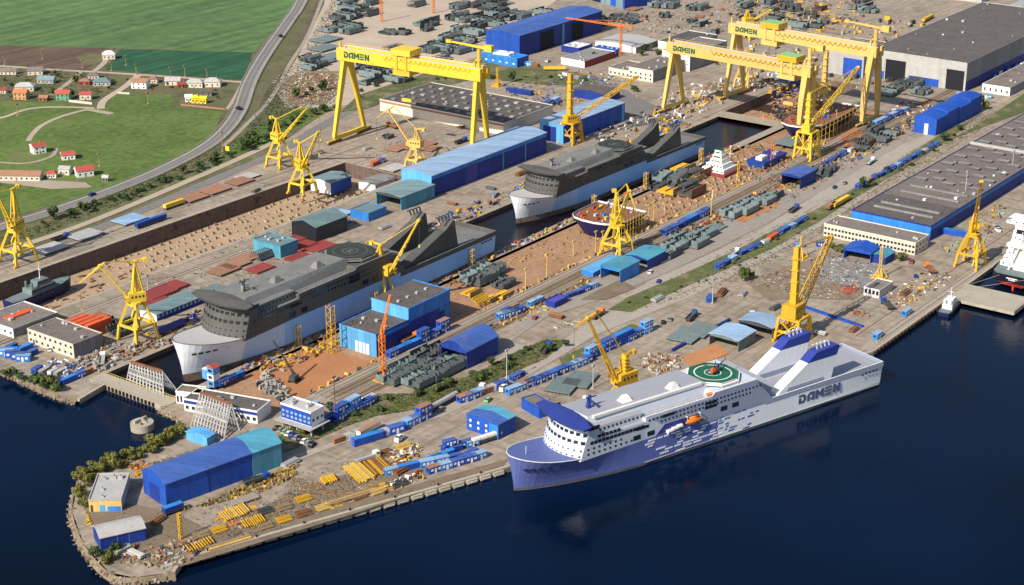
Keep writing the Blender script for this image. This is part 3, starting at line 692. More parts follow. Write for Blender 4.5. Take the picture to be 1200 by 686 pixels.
        o_ = rb.build('rescue_boat', root); o_.location = (112, 12.6, 21.3)
    # helideck
    hx, hy, hz = 99, 0, 24.6
    oc = [(hx + 12.2 * math.cos(math.pi / 8 + k * math.pi / 4), hy + 12.2 * math.sin(math.pi / 8 + k * math.pi / 4)) for k in range(8)]
    hd = MB().prism(oc, hz - .5, hz, P['rail'], P['heli']).build('helideck', root)
    un = MB().prism([(hx + (p[0] - hx) * 1.09, hy + (p[1] - hy) * 1.09) for p in oc], hz - 1.3, hz - .9, P['rail'])
    for p in oc: un.beam((p[0], p[1], hz - .5), (hx + (p[0] - hx) * .8, hy + (p[1] - hy) * .8, 20.2), .5, .5, P['rail'])
    un.build('helideck_support', root)
    def ring(r1, r2, m):
        q = MB(); N = 40
        for k in range(N):
            a0, a1 = 2 * math.pi * k / N, 2 * math.pi * (k + 1) / N
            q.face([(hx + r * math.cos(a), hy + r * math.sin(a), hz + .06) for r, a in ((r1, a0), (r2, a0), (r2, a1), (r1, a1))], m)
        return q
    ring(8.3, 8.9 if live else 8.6, P['mark']).build('helideck_marking', root); ring(3.6, 4.0, P['mark']).build('helideck_marking', root)
    h_ = MB(); h_.box(hx - 1.5, hx - 1, hy - 1.6, hy + 1.6, hz + .05, hz + .1, P['mark']); h_.box(hx + 1, hx + 1.5, hy - 1.6, hy + 1.6, hz + .05, hz + .1, P['mark']); h_.box(hx - 1, hx + 1, hy - .3, hy + .3, hz + .05, hz + .1, P['mark']); h_.build('helideck_marking', root)
    # funnels
    for y in (9.4, -9.4):
        f = MB(); f.side([(68, 8.3), (68, 9.8), (66.5, 11.2), (50, 21.2), (49, 21.2), (31, 21.2), (34, 8.3)] if live else [(72, 8.3), (72, 10.5), (40, 21.2), (32, 21.2), (29.5, 8.3)], y - 2.7, y + 2.7, P['fun']); fo = f.build('funnel', root)
        c = MB(); c.side([(50, 21.2), (44.5, 25.4), (30.5, 26.2), (29.2, 25.6), (31, 21.2)] if live else [(40, 21.2), (34, 24.8), (32.6, 24.6), (32, 21.2)], y - 2.75, y + 2.75, P['funcap']); c.build('funnel_cap', fo)
        for sgn in (1,):
            g_ = MB()
            for q in range(3): g_.box(38.5 + q * .3, 63 - q * .3, y + 2.72, y + 2.84, 9.3 + q * .9, 9.9 + q * .9, P['louv'])
            g_.build('louvre', fo)
        for q in range(4):
            pb = MB().beam((33.5 + 2.6 * q, y, 25.0), (34.6 + 2.6 * q, y, 28), .7, .7, P['rail']).beam((34.6 + 2.6 * q, y, 28), (37.2 + 2.6 * q, y, 28.6), .6, .6, P['rail']); pb.build('exhaust_pipe', fo)
    # mast and rails
    mm = MB(); c_ = P['mast']
    mm.beam((170, -2, 25), (169, -2, 31), 2.0, 1.6, c_, .9, .9); mm.beam((169.5, -5.5, 29), (169.5, 1.5, 29), .5, .4, c_); mm.beam((165.5, -2, 29.8), (172.5, -2, 29.8), .5, .4, c_); mm.beam((166, -5, 25), (169, -2, 29), .5, .5, c_); mm.beam((166, 1, 25), (169, -2, 29), .5, .5, c_)
    mm.cyl((172, -2, 30.2), (172, -2, 31.2), .9, P['rail'], 8); mm.build('radar_mast', root)
    rr = MB()
    for x in range(84, 150, 6): rr.beam((x, 13.2, 22.6 if x < 110 else 21.2), (x, 13.2, 23.4 if x < 110 else 22.2), .12, .12, P['rail'])
    rr.beam((84, 13.2, 23.4), (110, 13.2, 23.4), .12, .12, P['rail']); rr.beam((110, 13.2, 22.2), (150, 13.2, 22.2), .12, .12, P['rail']); rr.build('deck_rail', root)
    if live:
        # interlocking dashes of the livery
        r = random.Random(3); dw, db = MB(), MB()
        for j in range(8):
            z = -.9 + j * 1.35; x = 150 - (j % 2) * 1.5
            while x > 107:
                L_ = r.uniform(2.6, 6.0)
                if r.random() < min(.72, .3 + (150 - x) / 85 + .02 * j):
                    dw.hexa([(x - L_, 14.0, z), (x, 14.0, z), (x, 14.1, z), (x - L_, 14.1, z), (x - L_ - .35, 14.0, z + .72), (x - .35, 14.0, z + .72), (x - .35, 14.1, z + .72), (x - L_ - .35, 14.1, z + .72)], 'f_hullw')
                x -= L_ + r.uniform(.7, 1.5)
            x = 107
            while x > 72:
                L_ = r.uniform(1.2, 4.5); pr = .7 * math.exp(-(107 - x) / 12)
                if r.random() < pr: db.hexa([(x - L_, 14.0, z), (x, 14.0, z), (x, 14.1, z), (x - L_, 14.1, z), (x - L_ - .35, 14.0, z + .72), (x - .35, 14.0, z + .72), (x - .35, 14.1, z + .72), (x - L_ - .35, 14.1, z + .72)], 'f_blue')
                x -= L_ + r.uniform(.8, 2)
        dw.build('white_dashes', root); db.build('blue_dashes', root)
        letters('DAMEN', (56.5, 14.05, 2.4), (-1.18, 0, 0), (0, 0, 1), (0, 1, 0), 4.5, 'f_text', root, gap=.14, depth=.08)
        for q, zz in ((0, -1.5), (1, -1.0)): MB().box(2, 150, 13.95, 14.08, zz - .1, zz + .12, 'white' if q else 'f_boot').build('waterline_stripe', root)
        parts('mooring_opening', MB().box(-.5, .5, -.1, .12, -.35, .35, 'dark'), [(14 - 2.4 * k, 14.1, 7.0 + (k == 0) * -.5) for k in range(5)], root)
        # knuckle between white hull and grey upper side
        MB().hexa([(75, 13.98, 8.6), (118, 13.98, 8.6), (118, 14.05, 8.6), (75, 14.05, 8.6), (76, 13.98, 10.5), (118, 13.98, 10.5), (118, 14.05, 10.5), (76, 14.05, 10.5)], 'f_grey').build('side_panel', root)
        MB().side([(74, 10.3), (118, 10.3), (121, 15.2), (141, 15.2), (147, 19.8), (112, 20.3), (110, 22.3), (84, 22.3), (83, 19.5), (79, 16), (77, 14)], 13.98, 14.04, 'f_grey').build('side_panel', root)
    else:
        parts('mooring_opening', MB().box(-.6, .6, -.1, .12, -.35, .35, 'dark'), [(12 - 2.4 * k, 14.1, 6.8) for k in range(4)], root)
    return root
BOWSLOT = []
def _bs():
    # slots lie on the flare of the starboard bow
    for x in (209.2, 206.6, 203.6, 200.2, 194.0, 191.0):
        u = (x - 148) / 66; v = (x - 132) / 82
        bd = lambda x_: 14 * (1 - max(0, (x_ - 148) / 66) ** 6.5) ** .62
        bw = lambda x_: 14 * (1 - max(0, (x_ - 138) / 76) ** 2.1)
        z = 9.2; f = ((z + 2.5) / 15.5) ** 1.35
        hb = lambda x_: bw(x_) + (bd(x_) - bw(x_)) * f
        sl_ = (hb(x + .5) - hb(x - .5))
        BOWSLOT.append((x, hb(x) + .05, z, math.atan(sl_)))
_bs()
LIVE = dict(boot='f_boot', bow='f_blue', hull='f_hullw', bdeck='f_blue', rail='white', deck='f_deck', deck2='f_deck', band='f_grey', sup='f_pale', top='f_deck', pale='f_pale', cap='f_navy', heli='hdeck', mark='white', fun='f_hullw', funcap='f_navy', louv='f_grey', mast='navy')
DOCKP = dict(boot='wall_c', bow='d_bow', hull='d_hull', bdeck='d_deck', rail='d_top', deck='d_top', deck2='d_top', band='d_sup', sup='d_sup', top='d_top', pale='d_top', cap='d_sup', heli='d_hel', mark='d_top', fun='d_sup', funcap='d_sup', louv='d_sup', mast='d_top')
ferry('ferry', 'white and blue ferry moored at the quay with a bright green helideck', (742.5, 337.3, 0), math.radians(162), 1.0, LIVE, True)
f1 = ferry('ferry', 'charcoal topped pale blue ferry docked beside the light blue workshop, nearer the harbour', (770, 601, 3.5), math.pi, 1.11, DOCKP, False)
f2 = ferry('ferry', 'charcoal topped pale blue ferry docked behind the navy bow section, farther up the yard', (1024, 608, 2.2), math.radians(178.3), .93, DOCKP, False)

# helicopter on the helideck
hl = empty('helicopter', 'red and dark blue helicopter parked on the green helideck of the moored ferry', 'helicopter', (0, 0, 0), math.radians(162 + 200))
def W3(x, y, z): a = math.radians(162); return (742.5 + x * math.cos(a) - y * math.sin(a), 337.3 + x * math.sin(a) + y * math.cos(a), z)
hl.location = W3(99, 1, 24.7)
hb = MB(); rr_ = []
for q, (xx, ry, rz_, zc) in enumerate(((-3.4, .2, .25, 1.5), (-2.6, .9, .8, 1.5), (-1, 1.25, 1.2, 1.7), (1.2, 1.25, 1.25, 1.8), (3, .9, .9, 2.0), (4.4, .4, .45, 2.4))):
    rr_.append([(xx, ry * math.cos(a), zc + rz_ * math.sin(a)) for a in [k * math.pi / 5 for k in range(10)]])
for q, (a, b) in enumerate(zip(rr_, rr_[1:])):
    for k in range(10): hb.face([a[k], a[(k + 1) % 10], b[(k + 1) % 10], b[k]], 'redor' if q < 3 else 'navy')
hb.face(rr_[0], 'redor'); hb.face(rr_[-1], 'navy'); hb.build('fuselage', hl, smooth=True)
MB().beam((4, 0, 2.3), (9.5, 0, 3.1), .7, .7, 'navy', .3, .3).build('tail_boom', hl)
MB().hexa([(9, -.1, 2.9), (10.2, -.1, 2.9), (10.2, .1, 2.9), (9, .1, 2.9), (9.9, -.1, 5), (10.7, -.1, 5), (10.7, .1, 5), (9.9, .1, 5)], 'redor').build('tail_fin', hl)
rt = MB().cyl((0, 0, 2.8), (0, 0, 3.7), .25, 'black', 8)
for k in range(4): a = k * math.pi / 2 + .4; rt.beam((0, 0, 3.6), (6 * math.cos(a), 6 * math.sin(a), 3.5), .35, .08, 'black')
rt.build('main_rotor', hl)
MB().beam((-2, -1.1, .3), (2.4, -1.1, .3), .15, .15, 'black').beam((-2, 1.1, .3), (2.4, 1.1, .3), .15, .15, 'black').beam((1, -1.1, .3), (1, -.6, 1.1), .1, .1, 'black').beam((1, 1.1, .3), (1, .6, 1.1), .1, .1, 'black').beam((-1, -1.1, .3), (-1, -.6, 1.1), .1, .1, 'black').beam((-1, 1.1, .3), (-1, .6, 1.1), .1, .1, 'black').build('skids', hl)

# ================================================================ CRANES
def portal_crane(label, base, hp, spread, mast, jib_foot, tip, fly=None, m='yellow', jw=2.0, lattice=False, lat_portal=False, house=(7, 6, 5), group='yellow luffing portal cranes', tie=True, box_mast=False, cat='crane', zb=0.0, counter=True):
    """base, jib tip and fly tip as survey points; the slew angle follows from the jib"""
    b = G(*base) if len(base) == 2 else Vector(base)
    root = empty('portal_crane', label, cat, (b.x, b.y, zb), 0, group)
    tp = G(*tip) - Vector((b.x, b.y, zb)); yaw = math.atan2(tp.y, tp.x)
    ca, sa = math.cos(yaw), math.sin(yaw)
    R_ = lambda x, y, z: Vector((x * ca - y * sa, x * sa + y * ca, z))
    s = spread / 2; st = s * .36; t = 1.25
    for sx, sy in ((-1, -1), (1, -1), (1, 1), (-1, 1)):
        lg = MB()
        if lat_portal:
            lg.beam((sx * s, sy * s, 0), (sx * s * .8, sy * s * .8, hp), 1.5, 1.5, m)
        else:
            kx, ky, kz = sx * s * .86, sy * s * .86, hp * .42
            lg.beam((sx * s, sy * s, .8), (kx, ky, kz), t * .9, t * .9, m, t * 1.2, t * 1.2).beam((kx, ky, kz), (sx * st, sy * st, hp), t * 1.2, t * 1.2, m, t, t)
        lg.box(sx * s - 1.6, sx * s + 1.6, sy * s - .7, sy * s + .7, 0, 1.3, 'dyellow' if not lat_portal else m)
        lg.build('portal_leg', root)
    rg = MB(); k = .86; z1 = hp * .42
    for a, c in (((-1, -1), (1, -1)), ((1, -1), (1, 1)), ((1, 1), (-1, 1)), ((-1, 1), (-1, -1))):
        rg.beam((a[0] * s * k, a[1] * s * k, z1), (c[0] * s * k, c[1] * s * k, z1), 1.0, 1.2, m)
        if lat_portal:
            k2 = .93
            rg.beam((a[0] * s * k2, a[1] * s * k2, 2), (c[0] * s * .82, c[1] * s * .82, hp - 1), .5, .5, m); rg.beam((c[0] * s * k2, c[1] * s * k2, 2), (a[0] * s * .82, a[1] * s * .82, hp - 1), .5, .5, m)
            rg.beam((a[0] * s * .8, a[1] * s * .8, hp), (c[0] * s * .8, c[1] * s * .8, hp), 1.2, 1.2, m)
    rg.build('portal_frame', root)
    MB().cyl((0, 0, hp - 1.2), (0, 0, hp + .6), st * 1.25 + .8, m, 12).build('slewing_ring', root)
    hx, hy, hz = house
    hs = MB()
    P8 = [R_(x, y, z) for z in (hp + .6, hp + .6 + hz) for x, y in ((-hx * .75, -hy / 2), (hx * .5, -hy / 2), (hx * .5, hy / 2), (-hx * .75, hy / 2))]
    hs.hexa(P8, m); hso = hs.build('machinery_house', root)
    wn = MB()
    for q in range(4):
        x = -hx * .55 + q * hx * .27
        for sy in (-1, 1):
            p = R_(x, sy * (hy / 2 + .05), hp + .6 + hz * .6); wn.obox((p.x, p.y, p.z - .5), .9, .12, 1.1, yaw, 'glass')
    wn.build('window', hso)
    cb = MB(); p = R_(hx * .62, hy * .35, 0); cb.obox((p.x, p.y, hp + 1.4), 2.2, 2.0, 2.6, yaw, m, z0=None); cb.obox((p.x + ca * .9, p.y + sa * .9, hp + 2.2), .6, 1.8, 1.2, yaw, 'glass'); cb.build('operator_cab', root)
    mz = mast; ms = MB()
    if box_mast:
        ms.beam(R_(-1.2, 0, hp + hz), R_(-1.2, 0, mz), 3.4, 3.4, m, 2.6, 2.6)
        for q in range(4):
            z = hp + hz + (mz - hp - hz) * (q + 1) / 5; ms.obox((*R_(-1.2, 0, 0).xy, z), 4.2, 4.2, .35, yaw, m)
    else:
        for sy in (-1, 1):
            ms.beam(R_(1.0, sy * 1.6, hp + hz), R_(-1.4, sy * .6, mz), .8, .8, m, .6, .6); ms.beam(R_(-hx * .65, sy * 1.6, hp + hz), R_(-1.4, sy * .6, mz), .7, .7, m, .6, .6)
        for q in range(1, 4):
            f = q / 4; z = hp + hz + (mz - hp - hz) * f
            ms.beam(R_(1 - 2.4 * f, -1.6 + f, z), R_(1 - 2.4 * f, 1.6 - f, z), .4, .4, m); ms.beam(R_(-hx * .65 + (hx * .65 - 1.4) * f, 0, z), R_(1 - 2.4 * f, 0, z), .4, .4, m)
        ms.beam(R_(-1.2, 0, hp + hz), R_(-1.2, 0, mz), 1.6, 1.6, m, 1.0, 1.0)
    ms.obox((*R_(-1.3, 0, 0).xy, mz - .4), 2.6, 1.8, .8, yaw, m)
    ms.build('mast', root)
    r_t = math.hypot(tp.x, tp.y)
    jf = R_(hx * .45, 0, hp + 2.0); T = R_(r_t, 0, tp.z)
    jb = MB(); side_ = R_(0, 1, 0)
    if lattice:
        jb.lattice(jf, T, jw * 1.7, jw * 1.3, m, 12, .42, jw * .9, jw * .7)
    else:
        for sy in (-1, 1): jb.beam(jf + side_ * sy * jw * .8, T + side_ * sy * .45, .75, 1.05, m, .5, .7)
        n = 8
        for q in range(n):
            f0, f1 = q / n, (q + 1) / n
            a = (jf + side_ * jw * .8 * (-1 if q % 2 else 1)).lerp(T + side_ * .45 * (-1 if q % 2 else 1), f0)
            c = (jf - side_ * jw * .8 * (-1 if q % 2 else 1)).lerp(T - side_ * .45 * (-1 if q % 2 else 1), f1)
            jb.beam(a, c, .35, .35, m)
    jb.cyl(T - side_ * 1.0, T + side_ * 1.0, .9, m, 8)
    jb.build('jib', root)
    mt = R_(-1.3, 0, mz)
    if fly:
        F = G(*fly) - Vector((b.x, b.y, zb))
        back = T + (T - F).normalized() * (4.5)
        MB().beam(T, F, .9, 1.2, m, .4, .5).beam(T, back, .9, 1.1, m, .6, .8).build('fly_jib', root)
        MB().beam(mt, back, .42, .42, m).build('tie_bar', root)
        hk = F
    else:
        hk = T
        if tie: MB().beam(mt + side_ * .6, T + side_ * .4, .3, .3, m).beam(mt - side_ * .6, T - side_ * .4, .3, .3, m).build('tie_bar', root)
    if counter: MB().beam(mt, R_(-6.5, 0, mz + .6), .8, .8, m).obox((*R_(-6.8, 0, 0).xy, mz - .9), 2.0, 2.6, 2.0, yaw, m).beam(R_(-6.5, 0, mz), R_(hx * .4, 0, hp + hz + 1.5) if False else mt, .3, .3, m).build('counterweight', root)
    hz_ = max(hk.z - 14, 9); MB().beam(hk, (hk.x, hk.y, hz_), .12, .12, 'steel3').build('hoist_rope', root)
    MB().obox((hk.x, hk.y, hz_ - 1.4), .9, .6, 1.4, yaw, m).build('hook_block', root)
    st_ = MB()       # stairs and platforms on one leg
    for q in range(5):
        z = 2 + q * (hp - 4) / 5; z2 = z + (hp - 4) / 5; sx = 1 if q % 2 else -1
        st_.beam((-s * .9 + (q % 2) * 1.6, -s * .55, z), (-s * .9 + ((q + 1) % 2) * 1.6, -s * .55, z2), .8, .2, m)
    st_.build('access_stair', root)
    return root
portal_crane('yellow portal crane at the left edge of the photo by the west dock', (22, 307), 20, 15, 44, None, (-4, 226, 46))
portal_crane('yellow portal crane beyond the west dock with long jib and drooping fly jib', (328, 195), 18, 13, 33, None, (358, 129, 46), (375, 139, 38))
portal_crane('yellow portal crane on the near side of the west dock, ladder-like jib raised steeply', (355, 226), 17, 13, 33, None, (373, 155, 47), m='yellow')
portal_crane('yellow portal crane behind the dark bow, beside the orange-red containers', (162, 398), 21, 14.5, 43, None, (117, 312, 43), (93, 332, 30), m='yellow')
portal_crane('slim pale yellow portal crane between the big gantry legs with kinked jib', (487, 196), 14, 10, 27, None, (455, 129, 38), (441, 138, 33), m='pyellow', jw=1.3)
portal_crane('yellow portal crane between the near docked ferry and the light blue workshop', (450, 356), 17, 8.5, 34, None, (491, 258, 52), None, m='yellow', house=(10, 6, 5.5))
portal_crane('yellow portal crane by the rails next to the navy ship hull section', (722, 298), 18, 14, 37, None, (737, 224, 46), (746, 249, 33))
portal_crane('tall yellow crane on a lattice portal behind the far docked ferry', (669, 167), 15, 12, 50, None, (747, 90, 40), m='dyellow', lat_portal=True, lattice=True, box_mast=True, counter=False)
portal_crane('deep yellow quay crane with a single long jib standing behind the moored ferry', (729, 473), 10, 11, 25, None, (689, 373, 50), (673, 384, 46), m='dyellow', box_mast=True, house=(9, 7, 6))
portal_crane('deep yellow lattice jib crane towering behind the funnels of the moored ferry', (929, 398), 13, 14, 51, None, (974, 277, 46), m='dyellow', lat_portal=True, lattice=True, box_mast=True, house=(9, 8, 7), jw=2.4, counter=False)
portal_crane('orange-yellow quay crane with jib straight up beside the black and red ship stern', (1137, 311), 19, 13, 31, None, (1150, 213, 64), m='dyellow', counter=False, house=(6, 6, 6), jw=1.2)
portal_crane('bright yellow crane on a lattice portal in front of the middle gantry leg', (945, 185), 19, 13, 46, None, (1006, 79, 45), lat_portal=True, lattice=True, box_mast=True, counter=False)
portal_crane('small yellow portal crane standing beneath the left end of the farthest gantry', (873, 103), 20, 13, 30, None, (880, 58, 42), m='pyellow', counter=False)
portal_crane('pale yellow portal crane between the two right gantries, behind the green trolley', (962, 138), 20, 12, 50, None, (936, 62, 52), m='pyellow', box_mast=True, counter=False)
portal_crane('yellow portal crane at the top of the photo left of the green topped trolley', (876, 46), 14, 10, 26, None, (903, 12, 24), m='yellow', counter=False)

def tower_crane(label, base, h, jib_px, m, w_=1.7, zb=0, back=9, foot=True, luff=False):
    b = G(*base) if len(base) == 2 else Vector(base)
    root = empty('tower_crane', label, 'crane', (b.x, b.y, zb), 0)
    MB().lattice((0, 0, 0), (0, 0, h), w_, w_, m, max(8, int(h / 2.2)), .28).build('tower', root)
    if foot:
        f = MB()
        for sx, sy in ((-1, -1), (1, -1), (1, 1), (-1, 1)): f.beam((sx * 3.2, sy * 3.2, .3), (sx * .6, sy * .6, 6), .45, .45, m)
        f.box(-3.6, 3.6, -3.6, 3.6, 0, .8, 'dyellow').box(-2.2, 2.2, -1.5, 1.5, .8, 2.2, 'dyellow'); f.build('base_frame', root)
    if jib_px:
        t = G(*jib_px) - Vector((b.x, b.y, zb)); d = Vector((t.x, t.y, 0)).normalized()
        MB().lattice((0, 0, h), t, 1.2, 1.3, m, 12, .28, .6, .6).build('jib', root)
        if not luff: MB().lattice((0, 0, h), -d * back + Vector((0, 0, h)), 1.2, 1.0, m, 4, .2).obox((-d.x * back, -d.y * back, h - 2), 2, 1.6, 2.2, math.atan2(d.y, d.x), m).build('counter_jib', root)
        MB().beam((0, 0, h), (0, 0, h + 5), .6, .6, m).beam((0, 0, h + 5), Vector((0, 0, h)).lerp(t, .6) + Vector((0, 0, .6)), .18, .18, m).beam((0, 0, h + 5), -d * back + Vector((0, 0, h + .6)), .18, .18, m).build('top_mast', root)
        MB().obox((d.x * 1.4, d.y * 1.4, h - 2.4), 1.6, 1.4, 1.8, 0, m).build('operator_cab', root)
    return root
b7 = G(727, 62)
tower_crane('orange tower crane with long lattice jib above the white office blocks', (727, 66), 26, (663, 21, 28), 'orange', 1.6, foot=False)
tower_crane('orange lattice crane by the rails with its boom steeply raised', (449, 446), 24, (457, 346, 37), 'orange', 2.2, luff=True)
tower_crane('small yellow tower crane on a broad base on the long grey warehouse yard', (583, 101), 15, None, 'dyellow', 1.3)
tower_crane('orange lattice tower cut by the top edge over the beige steel yard', (447, 26), 30, None, 'orange', 2.0, foot=False)
tower_crane('orange tower cut off by the top edge over the dark steel sections', (508, 16), 28, None, 'orange', 2.0, foot=False)
tower_crane('yellow lattice scaffold tower left of the light blue workshop', (389, 410), 26, None, 'dyellow', 3.2, zb=-1.6, foot=False)
tower_crane('thin pale yellow mast crane in front of the small teal tent', (1031, 326), 19, None, 'pyellow', 1.3)
tower_crane('slim yellow derrick on a red base in the scrap yard', (938, 302), 13, None, 'pyellow', .8)
tower_crane('yellow derrick standing in the yellow steel stockyard near the quay', (212, 632), 12, None, 'dyellow', 1.0, foot=False)

# crawler crane on the red earth
cr = empty('crawler_crane', 'black crawler crane with thin boom on the red earth', 'crane', G(345, 447, -1.5), 0.3)
MB().box(-2.6, 2.6, -2.4, -1.4, 0, 1, 'black').box(-2.6, 2.6, 1.4, 2.4, 0, 1, 'black').build('tracks', cr)
MB().box(-3, 2, -1.6, 1.6, 1.2, 3.4, 'steel3').box(1, 2.4, .4, 1.6, 1.3, 3.6, 'glass').build('superstructure', cr)
tpb = G(320, 399, 20) - cr.location; tpb.rotate(Matrix.Rotation(-.3, 3, 'Z'))
MB().lattice((1.5, 0, 2), tpb, .9, .9, 'steel3', 14, .22, .5, .5).build('boom', cr)

def goliath(label, pA, pB, footA, footB, ztop, gd, gw, m, msg, trolley_col, rigid='B', trolf=.35, house_green=True):
    """pA/pB girder ends (left, right) in the plan, foot offsets in metres along the rails"""
    A = Vector(pA); B = Vector(pB); d = (B - A); L = d.length; d.normalize(); rz = math.atan2(d.y, d.x)
    root = empty('gantry_crane', label, 'gantry crane', (A.x, A.y, 0), rz, 'giant yellow gantry cranes')
    z0 = ztop - gd
    g = MB()
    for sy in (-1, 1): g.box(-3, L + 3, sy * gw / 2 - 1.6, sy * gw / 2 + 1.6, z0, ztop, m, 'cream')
    for k in range(9): g.box(L * k / 8 - .6, L * k / 8 + .6, -gw / 2, gw / 2, z0 + .5, z0 + 1.6, m)
    go = g.build('girder', root)
    rl = MB()
    for sy in (-1, 1):
        yy = sy * (gw / 2 + 1.5)
        rl.beam((-3, yy, ztop + 1.1), (L + 3, yy, ztop + 1.1), .14, .14, m)
        for k in range(int(L / 4)): rl.beam((k * 4, yy, ztop), (k * 4, yy, ztop + 1.1), .12, .12, m)
    rl.build('guard_rail', root)
    fs = MB()    # festoon cable in loops
    yy = -(gw / 2 + 1.75) if True else 0
    for k in range(18):
        x = L * (.32 + .64 * k / 18) ; dx = L * .64 / 18
        for q in range(6):
            f0, f1 = q / 6, (q + 1) / 6
            fs.beam((x + dx * f0, SGN * abs(yy), ztop - .8 - 2.4 * 4 * f0 * (1 - f0)), (x + dx * f1, SGN * abs(yy), ztop - .8 - 2.4 * 4 * f1 * (1 - f1)), .35, .35, 'rust' if trolley_col == 'mint' else 'dyellow')
    fs.build('festoon_cable', root)
    letters(msg, (3.5, SGN * (gw / 2 + 1.62), z0 + gd * .28), (1, 0, 0), (0, 0, 1), (0, SGN, 0), gd * .52, 'green', root, gap=.1, depth=.15)
    # legs
    for name, x, foot, slim in (('leg', 1.5, footA, True), ('leg', L - 1.5, footB, False)):
        if slim or foot[2] == 'A':
            for sy, fy in ((-1, foot[0]), (1, foot[1])):
                MB().beam((x, sy * gw * .3, z0), (x, fy, 3.5), 4.8, 2.8, m, 2.6, 2.2, up=(1, 0, 0)).build('leg', root)
            MB().beam((x, foot[0], 3.2), (x, foot[1], 3.2), 2.0, 2.6, m).beam((x, -gw * .4, z0 - 1), (x, gw * .4, z0 - 1), 2.4, 2.4, m).build('sill_beam', root)
        else:
            for sy, fy in ((-1, foot[0]), (1, foot[1])):
                MB().beam((x + .5, sy * gw * .36, z0 + gd * .6), (x, fy * .8, ztop * .5), 5.6, 4.6, m, 3.8, 4.0, up=(1, 0, 0)).beam((x, fy * .8, ztop * .5), (x, fy, 3.5), 3.8, 4.0, m, 2.4, 2.6, up=(1, 0, 0)).build('leg', root)
            MB().beam((x, foot[0], 3.2), (x, foot[1], 3.2), 2.2, 3.0, m).build('sill_beam', root)
        bo = MB()
        for fy in foot[:2]:
            for q in range(6): bo.box(x - .9, x + .9, fy - 8 + q * 2.7, fy - 8 + q * 2.7 + 2.1, 0.1, 1.7, 'rust')
            bo.box(x - .7, x + .7, fy - 8, fy + 8, 1.7, 2.6, m)
        bo.build('bogie', root)
    # main trolley on top of the girders with hanging lower part
    xt = L * trolf
    t = MB().box(xt - 8, xt + 8, -gw / 2 - 2.4, gw / 2 + 2.4, ztop + 1.2, ztop + 5.4, m if trolley_col != 'mint' else 'dyellow', trolley_col); t.build('upper_trolley', root)
    t = MB().box(xt - 7, xt + 7, -gw / 2 + 1.8 - 3.8, gw / 2 - 1.8 + 3.8, z0 - 4.2, z0 - .6, m)
    t.box(xt - 5, xt - 3, SGN * gw / 2 + SGN * 1.7, SGN * gw / 2 + SGN * 2.3, z0 - 1, ztop + 2, m).box(xt + 3, xt + 5, SGN * gw / 2 + SGN * 1.7, SGN * gw / 2 + SGN * 2.3, z0 - 1, ztop + 2, m); t.build('lower_trolley', root)
    rp = MB()
    for q in (-3, 3): rp.beam((xt + q, 0, z0 - 4), (xt + q, 0, z0 - 22), .25, .25, 'steel3')
    rp.build('hoist_rope', root); MB().box(xt - 4, xt + 4, -.8, .8, z0 - 24, z0 - 22, m).build('hook_block', root)
    # service crane standing on the right end
    s_ = MB().cyl((L, SGN * gw * .3, ztop), (L, SGN * gw * .3, ztop + 13), 1.5, m, 10).box(L - 2, L + 2, SGN * gw * .3 - 2, SGN * gw * .3 + 2, ztop + 5, ztop + 6, m); s_.build('service_crane_post', root)
    s_ = MB().beam((L + 9, SGN * gw * .3, ztop + 14), (L - 24, SGN * gw * .3, ztop + 15.5), 1.6, 1.7, m, .9, .9).box(L + 5, L + 11, SGN * gw * .3 - 1.8, SGN * gw * .3 + 1.8, ztop + 12.2, ztop + 16.4, m).box(L - 26, L - 22, SGN * gw * .3 - 1, SGN * gw * .3 + 1, ztop + 14.5, ztop + 16.5, m); s_.build('service_crane_jib', root)
    for q, x in enumerate((-2, L * .97)):
        MB().beam((x, SGN * gw * .3, ztop), (x, SGN * gw * .3, ztop + 4), 1.2, 1.2, m).build('end_post', root)
    return root
SGN = -1     # local side that faces down the yard (towards -X)
gA = (905, 822); gB = (915, 708)
def foot(pA, pB, px_, off): return off
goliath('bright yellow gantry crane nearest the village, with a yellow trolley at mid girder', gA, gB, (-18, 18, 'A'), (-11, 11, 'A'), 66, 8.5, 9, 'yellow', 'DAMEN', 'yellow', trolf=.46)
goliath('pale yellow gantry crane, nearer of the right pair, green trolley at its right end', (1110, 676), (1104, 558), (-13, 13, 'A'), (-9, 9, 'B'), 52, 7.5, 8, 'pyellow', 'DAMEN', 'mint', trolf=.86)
goliath('farthest pale yellow gantry crane with its green trolley near its left end', (1171, 658), (1163, 536), (-13, 13, 'A'), (-11, 11, 'B'), 58, 7.5, 8, 'pyellow', 'DAMEN', 'mint', trolf=.28)

